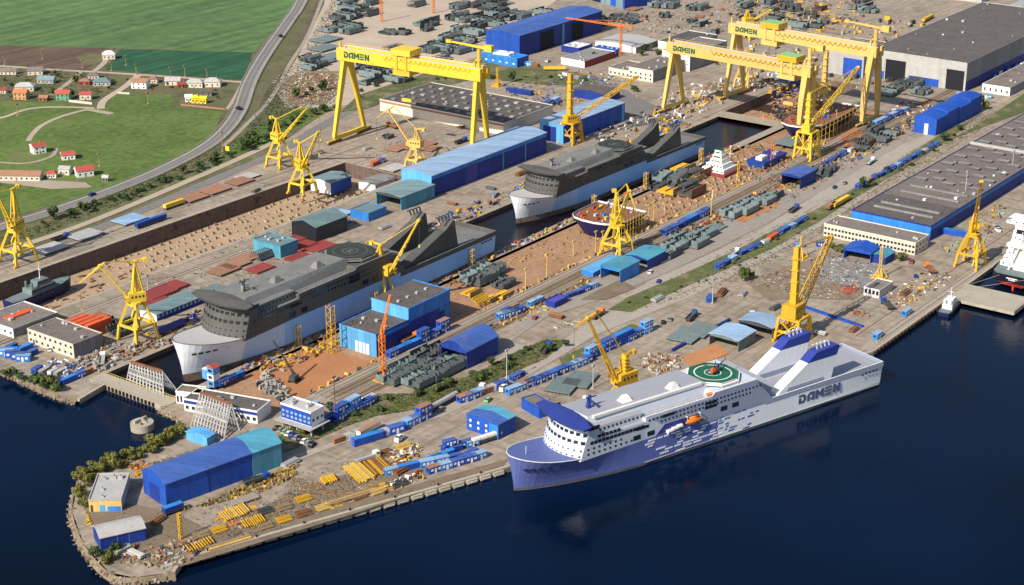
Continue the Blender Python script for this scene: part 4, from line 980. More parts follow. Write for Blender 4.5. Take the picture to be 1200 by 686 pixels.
# ================================================================ BUILDINGS
def frame(B, L, R, snap=False, zb=0):
    b, l, r = G(*B, zb), G(*L, zb), G(*R, zb)
    d = (r - b).xy; rz = 0.0 if snap else math.atan2(d.y, d.x)
    ux = Vector((math.cos(rz), math.sin(rz))); uy = Vector((-ux.y, ux.x))
    return b, rz, abs((r - b).xy.dot(ux)), abs((l - b).xy.dot(uy))
def winrow(root, face, n, a, b, z, ww, hh, L=0, m='glass', name='window', y=0):
    src = MB()
    if face == 'x': src.box(-.08, .1, -ww / 2, ww / 2, -hh / 2, hh / 2, m)
    else: src.box(-ww / 2, ww / 2, -.08, .1, -hh / 2, hh / 2, m)
    P = []
    for i in range(n):
        t = a + (b - a) * (i + .5) / n
        P.append((-.05, t, z) if face == 'x' else (t, -.05 + y, z))
    return parts(name, src, P, root)
def building(name, label, B, L, R, top, roof='roofg', wall='lgrey', kind='flat', rise=2.0, snap=True, wx=None, wallx=None, winx=(), winy=(), doorx=(), doory=(), openx=False, cat='building', zb=0, roofx=None, h=None, units=0, bandy=None, group=None, sky=(), bandx=None, ridge='x'):
    b, rz, LX, LY = frame(B, L, R, snap, zb)
    H = h if h else HGT(*B, top, zb)
    root = empty(name, label, cat, (b.x, b.y, zb), rz, group)
    wallx = wallx or wall
    N = 10 if kind == 'arch' else (2 if kind in ('gable',) else 1)
    prof = []
    for i in range(N + 1):
        t = i / N
        z = H + (rise * math.sin(math.pi * t) if kind == 'arch' else (rise * (1 - abs(2 * t - 1)) if kind == 'gable' else (rise * t if kind == 'mono' else 0)))
        prof.append((LY * t, z))
    w = MB()
    if ridge == 'y':      # ridge runs across: profile along x
        prof = [(p[0] / LY * LX, p[1]) for p in prof]
        w.face([(0, 0, 0), (LX, 0, 0)] + [(p[0], 0, p[1]) for p in reversed(prof)], wall)
        w.face([(0, LY, 0), (LX, LY, 0)] + [(p[0], LY, p[1]) for p in reversed(prof)], wall)
        w.face([(0, 0, 0), (0, LY, 0), (0, LY, H), (0, 0, H)], wallx); w.face([(LX, 0, 0), (LX, LY, 0), (LX, LY, prof[-1][1]), (LX, 0, prof[-1][1])], wallx)
    else:
        if openx:
            w.box(0, LX, 0, .4, 0, H - .1, wall); w.box(0, LX, LY - .4, LY, 0, prof[-1][1] - .1, wall)
            w.face([(0, 0, H * .86), (0, LY, H * .86)] + [(0, p[0], p[1] - .02) for p in reversed(prof)], wallx)
        else:
            w.face([(0, 0, 0), (0, LY, 0)] + [(0, p[0], p[1] - .02) for p in reversed(prof)], wallx)
            w.face([(0, 0, 0), (LX, 0, 0), (LX, 0, H - .02), (0, 0, H - .02)], wall); w.face([(0, LY, 0), (LX, LY, 0), (LX, LY, prof[-1][1] - .02), (0, LY, prof[-1][1] - .02)], wall)
        w.face([(LX, 0, 0), (LX, LY, 0)] + [(LX, p[0], p[1] - .02) for p in reversed(prof)], wallx)
    w.build('wall', root)
    r = MB(); ov = .45; t = .35
    if kind == 'flat':
        r.box(-.1, LX + .1, -.1, LY + .1, H, H + .12, roof)
        for a in ((-.15, LX + .15, -.15, .25), (-.15, LX + .15, LY - .25, LY + .15), (-.15, .25, .25, LY - .25), (LX - .25, LX + .15, .25, LY - .25)): r.box(*a, H - .25, H + .6, wall if a[3] < 1 else wallx)
    elif ridge == 'y':
        for p, q in zip(prof, prof[1:]):
            r.hexa([(p[0], -ov, p[1]), (q[0], -ov, q[1]), (q[0], LY + ov, q[1]), (p[0], LY + ov, p[1]), (p[0], -ov, p[1] + t), (q[0], -ov, q[1] + t), (q[0], LY + ov, q[1] + t), (p[0], LY + ov, p[1] + t)], roof)
    else:
        xs = [-ov, LX + ov] if not roofx else [-ov, roofx[0] * (LX if roofx[0] < 1 else 1), LX + ov]
        for k, (xa, xb) in enumerate(zip(xs, xs[1:])):
            mm_ = roof if k == 0 else roofx[1]
            for p, q in zip(prof, prof[1:]):
                ya, yb = p[0] - (ov if p[0] == 0 else 0), q[0] + (ov if q[0] == LY else 0)
                r.hexa([(xa, ya, p[1]), (xb, ya, p[1]), (xb, yb, q[1]), (xa, yb, q[1]), (xa, ya, p[1] + t), (xb, ya, p[1] + t), (xb, yb, q[1] + t), (xa, yb, q[1] + t)], mm_)
    ro = r.build('roof', root)
    if bandy: MB().box(0, LX, -.12, 0, H * bandy[0], H * bandy[1], bandy[2]).build('wall_band', root)
    if bandx: MB().box(-.12, 0, 0, LY, H * bandx[0], H * bandx[1], bandx[2]).build('wall_band', root)
    for (n, z, ww, hh, *mm_) in winx: winrow(root, 'x', n, 0, LY, z, ww, hh, m=mm_[0] if mm_ else 'glass')
    for (n, z, ww, hh, *mm_) in winy: winrow(root, 'y', n, 0, LX, z, ww, hh, m=mm_[0] if mm_ else 'glass')
    for (y0, y1, z1, mm_) in doorx: MB().box(-.15, .05, LY * y0, LY * y1, 0, z1 * H, mm_).build('door', root)
    for (x0, x1, z1, mm_) in doory: MB().box(LX * x0, LX * x1, -.15, .05, 0, z1 * H, mm_).build('door', root)
    for (x0, x1, y0, y1, mm_) in sky:
        zt = H + (rise * math.sin(math.pi * (y0 + y1) / 2) if kind == 'arch' else 0)
        MB().box(LX * x0, LX * x1, LY * y0, LY * y1, zt + .1, zt + .9, mm_).build('skylight', ro)
    rnd = random.Random(int(b.x * 7 + b.y))
    if units:
        for k in range(units):
            x, y = rnd.uniform(2, LX - 2), rnd.uniform(2, LY - 2); s_ = rnd.uniform(.6, 1.6)
            MB().box(x - s_, x + s_, y - s_ * .7, y + s_ * .7, H + .1, H + .1 + s_, rnd.choice(['lgrey', 'white', 'grey'])).box(x - s_ * .7, x - s_ * .5, y - .1, y + .1, H + .1 + s_, H + .5 + s_ * 1.5, 'grey').build('roof_vent', ro)
    if kind == 'flat' and (LX > 18 or LY > 18) and units == 0 and H < 12:
        for k in range(5):
            x, y = rnd.uniform(2, LX - 2), rnd.uniform(2, LY - 2); s_ = rnd.uniform(.5, 1.1)
            MB().box(x - s_, x + s_, y - s_, y + s_, H + .1, H + .3 + s_, 'lgrey').cyl((x, y, H + .3 + s_), (x, y, H + 1 + s_), .25, 'grey', 6).build('roof_vent', ro)
    return root, LX, LY, H
# -- headland
building('hangar', 'large strong blue arched hangar on the headland with a teal far end', (195.8, 595.6), (168.5, 578), (330.5, 546), 568.3, 'broof', 'blue', 'arch', 3.6, snap=False, roofx=(.74, 'teal'), doory=((.35, .355, .9, 'navy'), (.74, 1, .99, 'teal')), doorx=((.3, .72, .7, 'navy'),))
_o = C.objects[[o.name for o in C.objects if o.get('label', '').startswith('large strong blue arched')][0]]
building('storage_shed', 'small blue shed with pale grey arched roof at the tip of the headland', (118.8, 645.6), (106.5, 632), (171, 633.5), 631.5, 'lgrey', 'navy', 'arch', 2.0, snap=False, doory=((.38, .385, .95, 'sky'), (.64, .645, .95, 'sky')))
building('workshop', 'flat grey roofed workshop with yellow walls beside the shore hedge', (105, 600), (108, 569), (143, 599), 587, 'lgrey', 'lgrey', 'flat', snap=False, bandy=(0, .92, 'pyellow'), doory=((.32, .5, .6, 'sky'), (.56, .98, .45, 'mblue'), (.04, .12, .6, 'steel3')), units=0)
building('tool_shed', 'small light blue arched shed on the shore track behind the lattice gate', (243, 523), (223, 513), (252, 518), 514, 'sky', 'sky', 'arch', 1.4, snap=False)
r_, LX, LY, H = building('office_on_stilts', 'blue and white office block raised on concrete stilts beside the parked cars', (365, 501), (331, 489), (380, 493), 486, 'lgrey', 'white', 'flat', snap=False, zb=5, winy=((3, 3, 1.2, 1.4),), h=7, bandx=(.05, .95, 'blue'), winx=((7, 4.2, 1.4, 1.2, 'pblue'), (7, 2.0, 1.4, 1.2, 'pblue')))
for i in range(5): MB().box(.2, .8, LY * i / 4.2 + .3, LY * i / 4.2 + .9, -5, 0, 'lgrey').build('pillar', r_); MB().box(LX - 1, LX - .4, LY * i / 4.2 + .3, LY * i / 4.2 + .9, -5, 0, 'lgrey').build('pillar', r_)
MB().box(-3, LX + 2, -2, LY + 2, -.5, -.15, 'lgrey').build('platform', r_)
building('cabin_block', 'two storey blue office block stacked from cabins near the moored ferry bow', (584, 516), (547, 503), (604, 505), 507, 'broof', 'blue', 'gable', 1.6, snap=False, winx=((4, 2.5, 1.2, 1.2, 'white'), (4, 5.2, 1.2, 1.2, 'white')), roofx=(7, 'teal'), doorx=((.0, .28, .95, 'mblue'),), h=7.5)
building('quay_shed', 'low shed with brown roof and bright blue wall hidden behind the ferry bow', (632, 491), (607, 480), (648, 486), 486, 'roofg', 'blue', 'flat', snap=False, h=5)
building('quay_shelter', 'grey roofed shelter with open front on the quay behind the ferry funnel', (865, 413), (832, 403), (890, 402), 405, 'pblue', 'steel2', 'arch', 1.2, snap=True, openx=True, h=6)
building('quay_shelter', 'second grey-blue shelter behind the moored ferry, farther from the helideck', (905, 400), (868, 388), (922, 392), 392, 'pblue', 'steel3', 'arch', 1.4, snap=True, openx=True, h=7)
# -- around the docks
def tall_shop():
    r, LX, LY, H = building('workshop_hall', 'light blue dock workshop with dark flat roof in two heights between ferry and rails', (441.6, 419), (399, 405.4), (476.7, 399.8), 390.4, 'roofd', 'navy', 'flat', wallx='sky', zb=-1.6, bandy=(.80, 1.0, 'mblue'), doorx=((.2, .27, .5, 'white'), (.3, .37, .5, 'white'), (.4, .47, .5, 'white'), (.5, .57, .5, 'white')))
    X0 = LX; H2 = H + 6.2; X1 = LX + 34
    u = MB().box(X0, X1, .0, LY + .2, 0, H2 - .1, 'navy'); u.build('wall', r)
    MB().box(X0 - .2, X0, 0, LY + .2, H + .3, H2 - .1, 'sky').build('wall_band', r)
    MB().box(X0, X1, -.18, 0, H2 * .62, H2 * .98, 'mblue').build('wall_band', r); MB().box(X1 - 9, X1, -.2, 0, .2, H2 * .6, 'mblue').build('wall_band', r)
    ro = MB().box(X0 - .2, X1 + .2, -.3, LY + .4, H2, H2 + .2, 'roofd').box(X0 - .4, X0, -.3, LY + .4, H2 - .3, H2 + .7, 'sky').box(X0, X1, -.4, .1, H2 - .3, H2 + .7, 'mblue').box(X1, X1 + .4, -.3, LY + .4, H2 - .3, H2 + .7, 'mblue').build('roof', r)
    MB().box(X1 - 9, X1 - 5, -.25, -.19, H2 * .3, H2 * .5, 'navy').build('window', r)
    for k in range(4): MB().box(X0 + 4 + k * 7.5, X0 + 5.5 + k * 7.5, LY * .4, LY * .4 + 1.5, H2 + .2, H2 + 1.2, 'lgrey').build('roof_vent', ro)
tall_shop()
building('blue_shed', 'long low teal roofed shed leading up to the light blue hall by the docks', (470.4, 247.2), (441.6, 239.7), (506, 231), 232, 'gteal', 'teal', 'gable', 1.2, wallx='steel3', openx=True)
building('assembly_hall', 'long light blue roofed assembly hall beside the main dock', (506, 231.5), (474, 222), (632, 177), 207, 'pblue', 'navy', 'gable', 2.2, wallx='sky', bandy=(.82, 1, 'mblue'), doory=((.28, .38, .85, 'purple'), (.6, .61, 1, 'sky'), (.8, .81, 1, 'sky')))
building('crane_hall', 'blue hall with pale roof and small cupola behind the tall lattice crane', (660, 169), (641, 160), (738, 142), 148, 'pblue', 'blue', 'mono', 1, wallx='sky', doorx=((.3, .85, .85, 'navy'),), doory=((.95, .99, 1, 'sky'),))
building('brown_roof_store', 'blue store with brown roof just behind the pale roofed crane hall', (711, 121), (678, 111), (735, 117), 112, 'roofd', 'navy', 'gable', 1.5)
building('blue_hall', 'big strong blue hall with pale skylight strips at the top centre', (608.8, 67.7), (572, 60), (708.5, 37.6), 42.6, 'broof', 'navy', 'gable', 2.5, wallx='blue', doory=((.24, .4, .85, 'dark'), (.5, .53, .95, 'teal'), (.62, .76, .85, 'dark')), sky=((.1, .14, .2, .8, 'white'), (.3, .34, .2, .8, 'white'), (.5, .54, .2, .8, 'white'), (.7, .74, .2, .8, 'white')))
building('low_blue_store', 'low blue store with white lettered front left of the big blue hall', (606, 80), (566, 69), (616, 75), 70, 'mblue', 'blue', 'flat', wallx='mblue', winx=((6, 3, 2.2, 1.0, 'white'),))
building('far_hall', 'blue and green striped hall cut by the top edge above the orange crane', (731.6, 11), (636, 9), (790, 2), -2, 'broof', 'navy', 'flat', snap=False, wallx='blue', doorx=((.05, .25, .9, 'gteal'), (.42, .7, .9, 'gteal'), (.74, .97, .85, 'dark')), h=14)
r_, LX, LY, H = building('grey_warehouse', 'very long low grey roofed warehouse under the nearest gantry crane', (590, 159), (445, 130), (648, 137), 145.4, 'roofd', 'offw', 'flat', wallx='offw', snap=False, bandx=(.78, .95, 'btile'))
rndw = random.Random(4)
for i in range(5):
    for j in range(11):
        MB().box(LX * (.08 + .18 * i), LX * (.13 + .18 * i), LY * (.03 + j * .088), LY * (.06 + j * .088), H + .1, H + 1.0, rndw.choice(['roofg', 'grey', 'lgrey'])).build('skylight', r_)
r_, LX, LY, H = building('grey_hall', 'huge grey hall with two tall dark doorways and blue door panels at top right', (1130.6, 107.8), (1022, 88), (1260, 47), 75, 'roofd', 'grey', 'flat', wallx='lgrey', units=16,
    doorx=((.02, .2, .72, 'dark'), (.24, .27, .7, 'lgrey'), (.27, .58, .28, 'blue'), (.62, .83, .74, 'dark'), (.84, .99, .28, 'blue')), bandy=(0, .35, 'navy'))
for y0, y1 in ((.27, .58), (.84, .99)):
    MB().box(-.3, -.1, LY * y0, LY * y1, H * .28, H * .72, 'lgrey').build('sliding_door', r_)
building('grey_hall_annex', 'blue doored grey annex set back behind the farthest gantry leg', (1011, 92), (976, 83), (1040, 80), 62, 'roofd', 'grey', 'flat', wallx='lgrey', doorx=((.05, .58, .7, 'blue'),))
building('roof_block', 'pale grey box hall rising above the huge grey hall at the right edge', (1186, 36), (1176, 30), (1260, 10), 18, 'lgrey', 'lgrey', 'flat', h=18)
building('striped_hall', 'far hall with dark striped roof cut off by the top right corner', (1150, 4), (1120, -4), (1260, -24), -4, 'pblue', 'lgrey', 'flat', h=12, sky=tuple((x / 10, x / 10 + .04, .05, .95, 'navy') for x in range(1, 9)))
# tent made of four telescoping bays
tb, trz, tLX, tLY = frame((1096.4, 159.7), (1071.5, 154.4), (1148, 131), True)
tent = empty('blue_tent_hall', 'bright blue wavy tent hall of telescoping bays beside the green belt', 'tent hall', (tb.x, tb.y, 0), 0)
for k in range(4):
    x0, x1 = tLX * k / 4, tLX * (k + 1) / 4; h0 = 12 + 1.0 * (k % 2); ins = .5 * (k % 2)
    q = MB(); pr = [(ins, 0), (ins, h0)] + [(tLY * t, h0 + 2.0 * math.sin(math.pi * t)) for t in (.25, .5, .75)] + [(tLY - ins, h0), (tLY - ins, 0)]
    n = len(pr)
    for a, c in zip(pr, pr[1:]): q.face([(x0, a[0], a[1]), (x1 + .2, a[0], a[1]), (x1 + .2, c[0], c[1]), (x0, c[0], c[1])], 'blue')
    q.face([(x0, p[0], p[1]) for p in pr], 'blue'); q.face([(x1 + .2, p[0], p[1]) for p in pr], 'blue')
    q.build('tent_bay', tent)
MB().box(-.6, 0, tLY * .35, tLY * .52, 0, 8, 'white').build('entrance_flap', tent)
# big shed right
r_, LX, LY, H = building('panel_shop', 'vast flat roofed shop with bright blue edge band at the right', (1089.5, 283), (996, 264), (1310, 136), 266, 'roofg', 'navy', 'flat', bandy=(.72, 1, 'mblue'), bandx=(.3, 1, 'mblue'), units=26)
rs = r_
MB().box(.5, 42, .5, LY - .5, H + .12, H + .3, 'roofd').build('roof_patch', rs)
for k, x in enumerate((14, 24, 52, 66)):
    MB().box(x, x + 1.4, LY * .1, LY * .85, H + .3, H + 1.3, 'grey').build('ridge_skylight', rs)
lr = MB().box(-2.2, 2.2, -4, 4, 0, 1.2, 'roofd', 'grey')
parts('roof_light', lr, [(84 + i * 21 + (j % 2) * 6, LY * (.14 + .18 * j), H + .12) for i in range(11) for j in range(5)], rs)
MB().box(180, 182, 0, LY, H + .2, H + 1.8, 'lgrey').build('fire_wall', rs)
building('office_range', 'long two storey cream office range with many windows in front of the vast shop', (1071.7, 299.8), (971, 273), (1088, 290), 287.3, 'roofg', 'offw', 'flat', winx=((26, 2.0, 1.5, 1.3), (26, 5.2, 1.5, 1.3)), h=7.5, winy=((4, 5.2, 1.4, 1.3), (4, 2, 1.4, 1.3)))
building('blue_tent', 'bright blue tent with open front in the scrap yard', (1020, 309), (988, 303), (1030, 301), 300, 'blue', 'blue', 'gable', 2.4, openx=True, h=6, snap=False)
building('teal_tent', 'smaller teal roofed tent against the bright blue tent', (1037, 311), (1021, 306.5), (1048, 304), 303, 'teal', 'navy', 'gable', 1.5, snap=False, h=4.5)
building('gate_office', 'small grey roofed gate office with white pillars beside the scrap yard', (1030, 350), (1014, 344.5), (1044, 339), 341.5, 'roofg', 'lgrey', 'flat', wallx='white', winx=((4, 2.8, 1.6, 2.6),))
building('side_office', 'long grey roofed store with white front near the right edge', (1183, 113), (1156, 105), (1240, 88), 104, 'roofg', 'grey', 'flat', wallx='white', winx=((5, 3, 1.2, 2.4),))
# left yard
building('cream_office', 'cream two storey office with flat grey roof near the lower left quay', (87.4, 420.7), (35, 401), (107, 402), 405, 'roofg', 'grey', 'flat', wallx='offw', winx=((8, 2.2, 1.4, 1.3), (9, 5.8, 1.4, 1.3)), doorx=((.86, .89, .35, 'navy'),))
building('red_marked_store', 'white walled store with red marked grey roof at the left edge', (16.4, 396.5), (-30, 385), (67, 376), 387, 'roofg', 'grey', 'flat', wallx='white', winx=((6, 2.4, 1.6, 1.4, 'blue'),), sky=((.25, .8, .45, .62, 'redor'),))
building('dockside_store', 'long grey-green roofed dockside store with dark blue side beside the near ferry', (184, 377), (167, 369.5), (243, 355), 369.5, 'gteal', 'navy', 'gable', 1.2, wallx='white', winy=((12, 2.5, 1.6, 1.6, 'pblue'),))
building('dark_gable_shed', 'grey shed with dark open gable behind the helideck of the near docked ferry', (371, 284), (343, 276), (408, 270), 268, 'gteal', 'steel3', 'gable', 3, wallx='dark', h=9)
building('teal_store', 'small teal store with flat grey roof left of the dark gabled shed', (329, 303), (303, 292), (350, 295), 292, 'gteal', 'teal', 'flat', h=7)
building('blue_wall_shed', 'grey roofed shed with a light blue end by the blue long shed', (432, 260), (410, 255), (450, 251), 253, 'gteal', 'mblue', 'flat', wallx='mblue', h=5)
building('blue_dock_shed', 'blue shed with grey roof and white end standing on the west dock floor', (388, 229), (376, 219), (407, 219), 217, 'gteal', 'blue', 'gable', 1.6, zb=-8, wallx='white', h=8)
building('low_roof_shed', 'low grey shed by the end wall of the west dock', (440, 226), (424, 220), (458, 216), 222, 'grey', 'white', 'gable', 1.0, zb=-6, h=5)
building('workshop_bar', 'dark roofed dock gate workshop with white and blue trim beside the lattice gate', (302, 497), (232, 470), (318, 484), 491, 'roofd', 'white', 'flat', snap=False, h=6, bandx=(.7, .98, 'navy'), winx=((12, 2.2, 1.6, 1.6),))
building('pump_house', 'ivory pump house with column like windows on the dock gate abutment', (235, 476), (214, 466), (243, 468), 466, 'dirt', 'white', 'flat', snap=False, winx=((7, 2.5, .9, 3.2),), h=6)
building('steel_store', 'blue arched shelter half open over grey steel sections by the rails', (547.5, 433), (515.5, 424), (593, 416.7), 413, 'broof', 'navy', 'arch', 4.2, snap=True, openx=True, roofx=(26, 'blue'))
building('teal_section_shed', 'teal roofed open shed nearer the left of the twin pair by the rails', (726.6, 332.4), (705.5, 325.5), (749.6, 321), 317.4, 'teal', 'mblue', 'gable', 1.2, openx=True, group='twin teal sheds')
building('teal_section_shed', 'teal roofed shed farther right of the twin pair by the rails', (759, 317), (735.5, 309.5), (779.5, 306), 304.8, 'teal', 'navy', 'gable', 1.2, openx=True, group='twin teal sheds')
building('low_light_blue_shed', 'low light blue shed tucked behind the twin teal sheds', (695, 325.5), (684, 321), (728, 308), 320, 'sky', 'mblue', 'gable', .6)
building('small_blue_shed', 'small violet-blue shed among the cabins below the yellow masts', (650, 362), (640, 358.5), (664, 354), 356, 'purple', 'navy', 'flat')
building('open_blue_shed', 'blue open fronted shed with a white container inside near the bright yellow crane', (937.6, 222.5), (917, 217), (955, 213), 208, 'broof', 'navy', 'gable', 1, openx=True)
# town of offices behind the green bank
for args in (('office', 'white fronted four storey office block right of the orange tower crane', (808, 84), (783, 76), (840, 66), 64, 'roofg', 'grey', 'flat', dict(wallx='white', winx=((5, 2.5, 2, 1.4, 'lgrey'), (5, 5.5, 2, 1.4, 'lgrey'), (5, 8.5, 2, 1.4, 'lgrey'), (5, 11.5, 2, 1.4, 'lgrey')), h=14)),
             ('office', 'cream two storey office with grey roof and small penthouse below the orange crane', (765, 97), (742, 90), (787, 81), 84, 'roofg', 'grey', 'flat', dict(wallx='offw', winx=((5, 2.2, 1.5, 1.5), (5, 5.6, 1.5, 1.5)))),
             ('office', 'low white fronted building beside the cream two storey office', (738, 92), (715, 87), (752, 82), 84, 'roofg', 'offw', 'flat', dict(wallx='offw', winx=((5, 2.5, 1.5, 1.6),))),
             ('warehouse', 'low white walled warehouse with grey roof facing the blue hall', (685, 80), (664, 73), (716, 67), 73, 'grey', 'red', 'flat', dict(wallx='white')),
             ('warehouse', 'grey round roofed warehouse with white gable behind the low white warehouse', (745, 63), (710, 51), (762, 53), 56, 'lgrey', 'grey', 'arch', dict(wallx='white', h=5)),
             ('warehouse', 'small white fronted store at the foot of the big blue hall', (678, 64), (656, 61), (690, 58), 58, 'white', 'navy', 'flat', dict(h=5)),
             ('warehouse', 'narrow blue container hall between the white warehouses', (722, 66), (697, 62), (727, 64), 61, 'blue', 'blue', 'flat', dict(h=5)),
             ('office', 'long dark grey office row behind the left gantry leg of the right pair', (805, 62), (770, 57), (832, 48), 57, 'roofd', 'grey', 'flat', dict(wallx='white', h=6)),
             ('warehouse', 'white cube house at the edge of the green bank', (596, 76), (579, 73), (603, 73), 66, 'white', 'white', 'flat', dict(snap=False, h=8))):
    building(args[0], args[1], *args[2:8], args[8] if False else args[8], **args[9]) if False else building(args[0], args[1], args[2], args[3], args[4], args[5], args[6], args[7], args[8], **args[9])

# ================================================================ DOCK GATES
def caisson():
    r = empty('dock_gate', 'long concrete caisson gate closing the mouth of the main dock', 'dock gate', (508, 585, 0), 0)
    MB().box(-1, 8.5, -2, 52, -8, .3, 'quay', 'pier').build('caisson', r)
    MB().box(-1.4, -.9, -2, 52, .3, .9, 'quay').build('parapet', r)
    rl = MB()
    for k in range(27): rl.beam((8, k * 2 - 1, .3), (8, k * 2 - 1, 1.4), .12, .12, 'yellow')
    rl.beam((8, -2, 1.4), (8, 52, 1.4), .12, .12, 'yellow'); rl.build('guard_rail', r)
    parts('fender', MB().cyl((-1.5, 0, -1.8), (-1.5, 0, .1), .5, 'black', 8), [(0, 1 + 2.6 * k, 0) for k in range(19)], r)
caisson()
def lattice_gate(label, P0, P1, T0, T1, zt, depth):
    """sloping steel gate leaf: P base ends, T top ends (world xy), struts behind"""
    P0, P1, T0, T1 = [Vector(p) for p in (P0, P1, T0, T1)]
    r = empty('lattice_dock_gate', label, 'dock gate', P0, 0, 'lattice dock gates'); o = P0
    P0, P1, T0, T1 = [p - o for p in (P0, P1, T0, T1)]
    MB().beam(T0, T1, 1.6, .6, 'rust').beam(P0, P1, 1.2, .8, 'lgrey').beam(P0.lerp(T0, .5), P1.lerp(T1, .5), .7, .7, 'lgrey').build('frame_beam', r)
    n = 11; bk = Vector((depth, 0, -zt * 0.35))
    leaf = MB(); rl_ = [leaf.beam(P0.lerp(T0, q_), P1.lerp(T1, q_), .3, .3, 'lgrey') for q_ in (.2, .35, .7, .85)]; a0, a1 = T0 + Vector((1, 0, 0)), T1 + Vector((1, 0, 0)); b0, b1 = P0 + bk * .7 + Vector((0, 0, -1)), P1 + bk * .7 + Vector((0, 0, -1))
    leaf.beam(b0, b1, 1.0, .8, 'rust').beam(b0.lerp(a0, .5), b1.lerp(a1, .5), .4, .4, 'quay'); leaf.build('purlin', r)
    for i in range(n + 1):
        f = i / n; p, t = P0.lerp(P1, f), T0.lerp(T1, f); m_ = MB()
        m_.beam(p, t, .38, .38, 'lgrey')
        if i < n: p2 = P0.lerp(P1, (i + 1) / n); m_.beam(t, p2, .32, .32, 'lgrey')
        m_.beam(t, p + bk * .7, .6, .45, 'lgrey'); m_.beam(p.lerp(t, .5), t.lerp(p + bk * .7, .5), .3, .3, 'lgrey'); m_.beam(p, p + bk * .7, .3, .3, 'quay')
        m_.build('strut', r)
    return r
lattice_gate('sloping lattice steel gate in the dock mouth in front of the near ferry bow', G(148, 449, -1), G(192, 468, -1), G(153, 424, 9), G(190, 435, 9), 9, 16)
lattice_gate('lattice steel gate standing on the headland left of the dark roofed gate workshop', G(223, 501), G(262, 517), G(235, 460, 10), G(271, 474, 10), 10, 16)

# ================================================================ OTHER VESSELS
def small_boat(name, label, cat, loc, rz, L, B, hullm, decks, supm='white', mastm='white', zf=2.2, bands=None):
    r = empty(name, label, cat, loc, rz)
    xs = [0, .12, .35, .6, .78, .9, .97, 1.0]; hb = [.8, .95, 1, 1, .88, .6, .28, .02]
    h = MB(); R0 = []
    for x, b in zip(xs, hb):
        zt = zf * (1 + .5 * max(0, x - .5) ** 1.2); R0.append((x * L, b * B / 2, zt))
    for s in (1, -1):
        for a, c in zip(R0, R0[1:]):
            h.face([(a[0], a[1] * s * .75, -1.8), (c[0] * .985, c[1] * s * .75, -1.8), (c[0], c[1] * s, c[2]), (a[0], a[1] * s, a[2])], hullm)
    a = R0[0]; h.face([(0, -a[1] * .75, -1.8), (0, a[1] * .75, -1.8), (0, a[1], a[2]), (0, -a[1], a[2])], hullm); h.build('hull', r)
    d = MB()
    for a, c in zip(R0, R0[1:]): d.face([(a[0], -a[1] * .97, a[2] - .5), (c[0], -c[1] * .97, c[2] - .5), (c[0], c[1] * .97, c[2] - .5), (a[0], a[1] * .97, a[2] - .5)], 'steel2')
    d.build('deck', r)
    rr = MB()
    for s in (1, -1):
        for a, c in zip(R0, R0[1:]): rr.beam((a[0], a[1] * s, a[2]), (c[0], c[1] * s, c[2]), .35, .4, 'black')
    rr.build('rubbing_strake', r)
    z = zf - .3
    for (x0, x1, w_, hh) in decks:
        MB().hexa([(L * x0, -w_ / 2, z), (L * x1, -w_ / 2, z), (L * x1, w_ / 2, z), (L * x0, w_ / 2, z), (L * x0 + .2, -w_ / 2, z + hh), (L * x1 - .8, -w_ / 2, z + hh), (L * x1 - .8, w_ / 2, z + hh), (L * x0 + .2, w_ / 2, z + hh)], supm).build('deckhouse', r)
        MB().box(L * x0 + .8, L * x1 - 1.1, w_ / 2 - .02, w_ / 2 + .06, z + hh * .45, z + hh * .78, 'glass').build('window_row', r); MB().box(L * x0 + .8, L * x1 - 1.1, -w_ / 2 - .06, -w_ / 2 + .02, z + hh * .45, z + hh * .78, 'glass').build('window_row', r)
        z += hh
    x0, x1 = decks[-1][0], decks[-1][1]
    m_ = MB().beam((L * (x0 + x1) / 2, 0, z), (L * (x0 + x1) / 2, 0, z + L * .22), .4, .4, mastm, .2, .2).beam((L * (x0 + x1) / 2, -1.6, z + L * .12), (L * (x0 + x1) / 2, 1.6, z + L * .12), .2, .2, mastm); m_.build('mast', r)
    MB().cyl((L * (x0 - .08), B * .2, zf), (L * (x0 - .08), B * .2, z + .6), .7, supm, 8).cyl((L * (x0 - .08), -B * .2, zf), (L * (x0 - .08), -B * .2, z + .6), .7, supm, 8).build('funnel', r)
    parts('tyre_fender', MB().cyl((0, -.15, 0), (0, .2, 0), .5, 'black', 8), [(L * (.1 + .1 * k), B / 2 + .1, zf - .8) for k in range(6)] + [(L * (.1 + .1 * k), -B / 2 - .1, zf - .8) for k in range(6)], r)
    return r
p = G(1097, 371, WZ)
small_boat('tugboat', 'small white harbour boat with dark hull moored at the quay near the concrete pier', 'boat', (p.x + 2, p.y - 3, WZ), .12, 26, 8, 'hullnavy', [(.25, .72, 5.5, 2.6), (.35, .62, 4.4, 2.4)])
p = G(14, 362, -8)
small_boat('tugboat', 'dark tug with white wheelhouse in shadow in the west dock', 'boat', (p.x - 2, p.y, -7.5), .06, 46, 12, 'hullnavy', [(.3, .7, 7.5, 3.2), (.42, .62, 5.5, 3)], supm='steel2', zf=4.5)
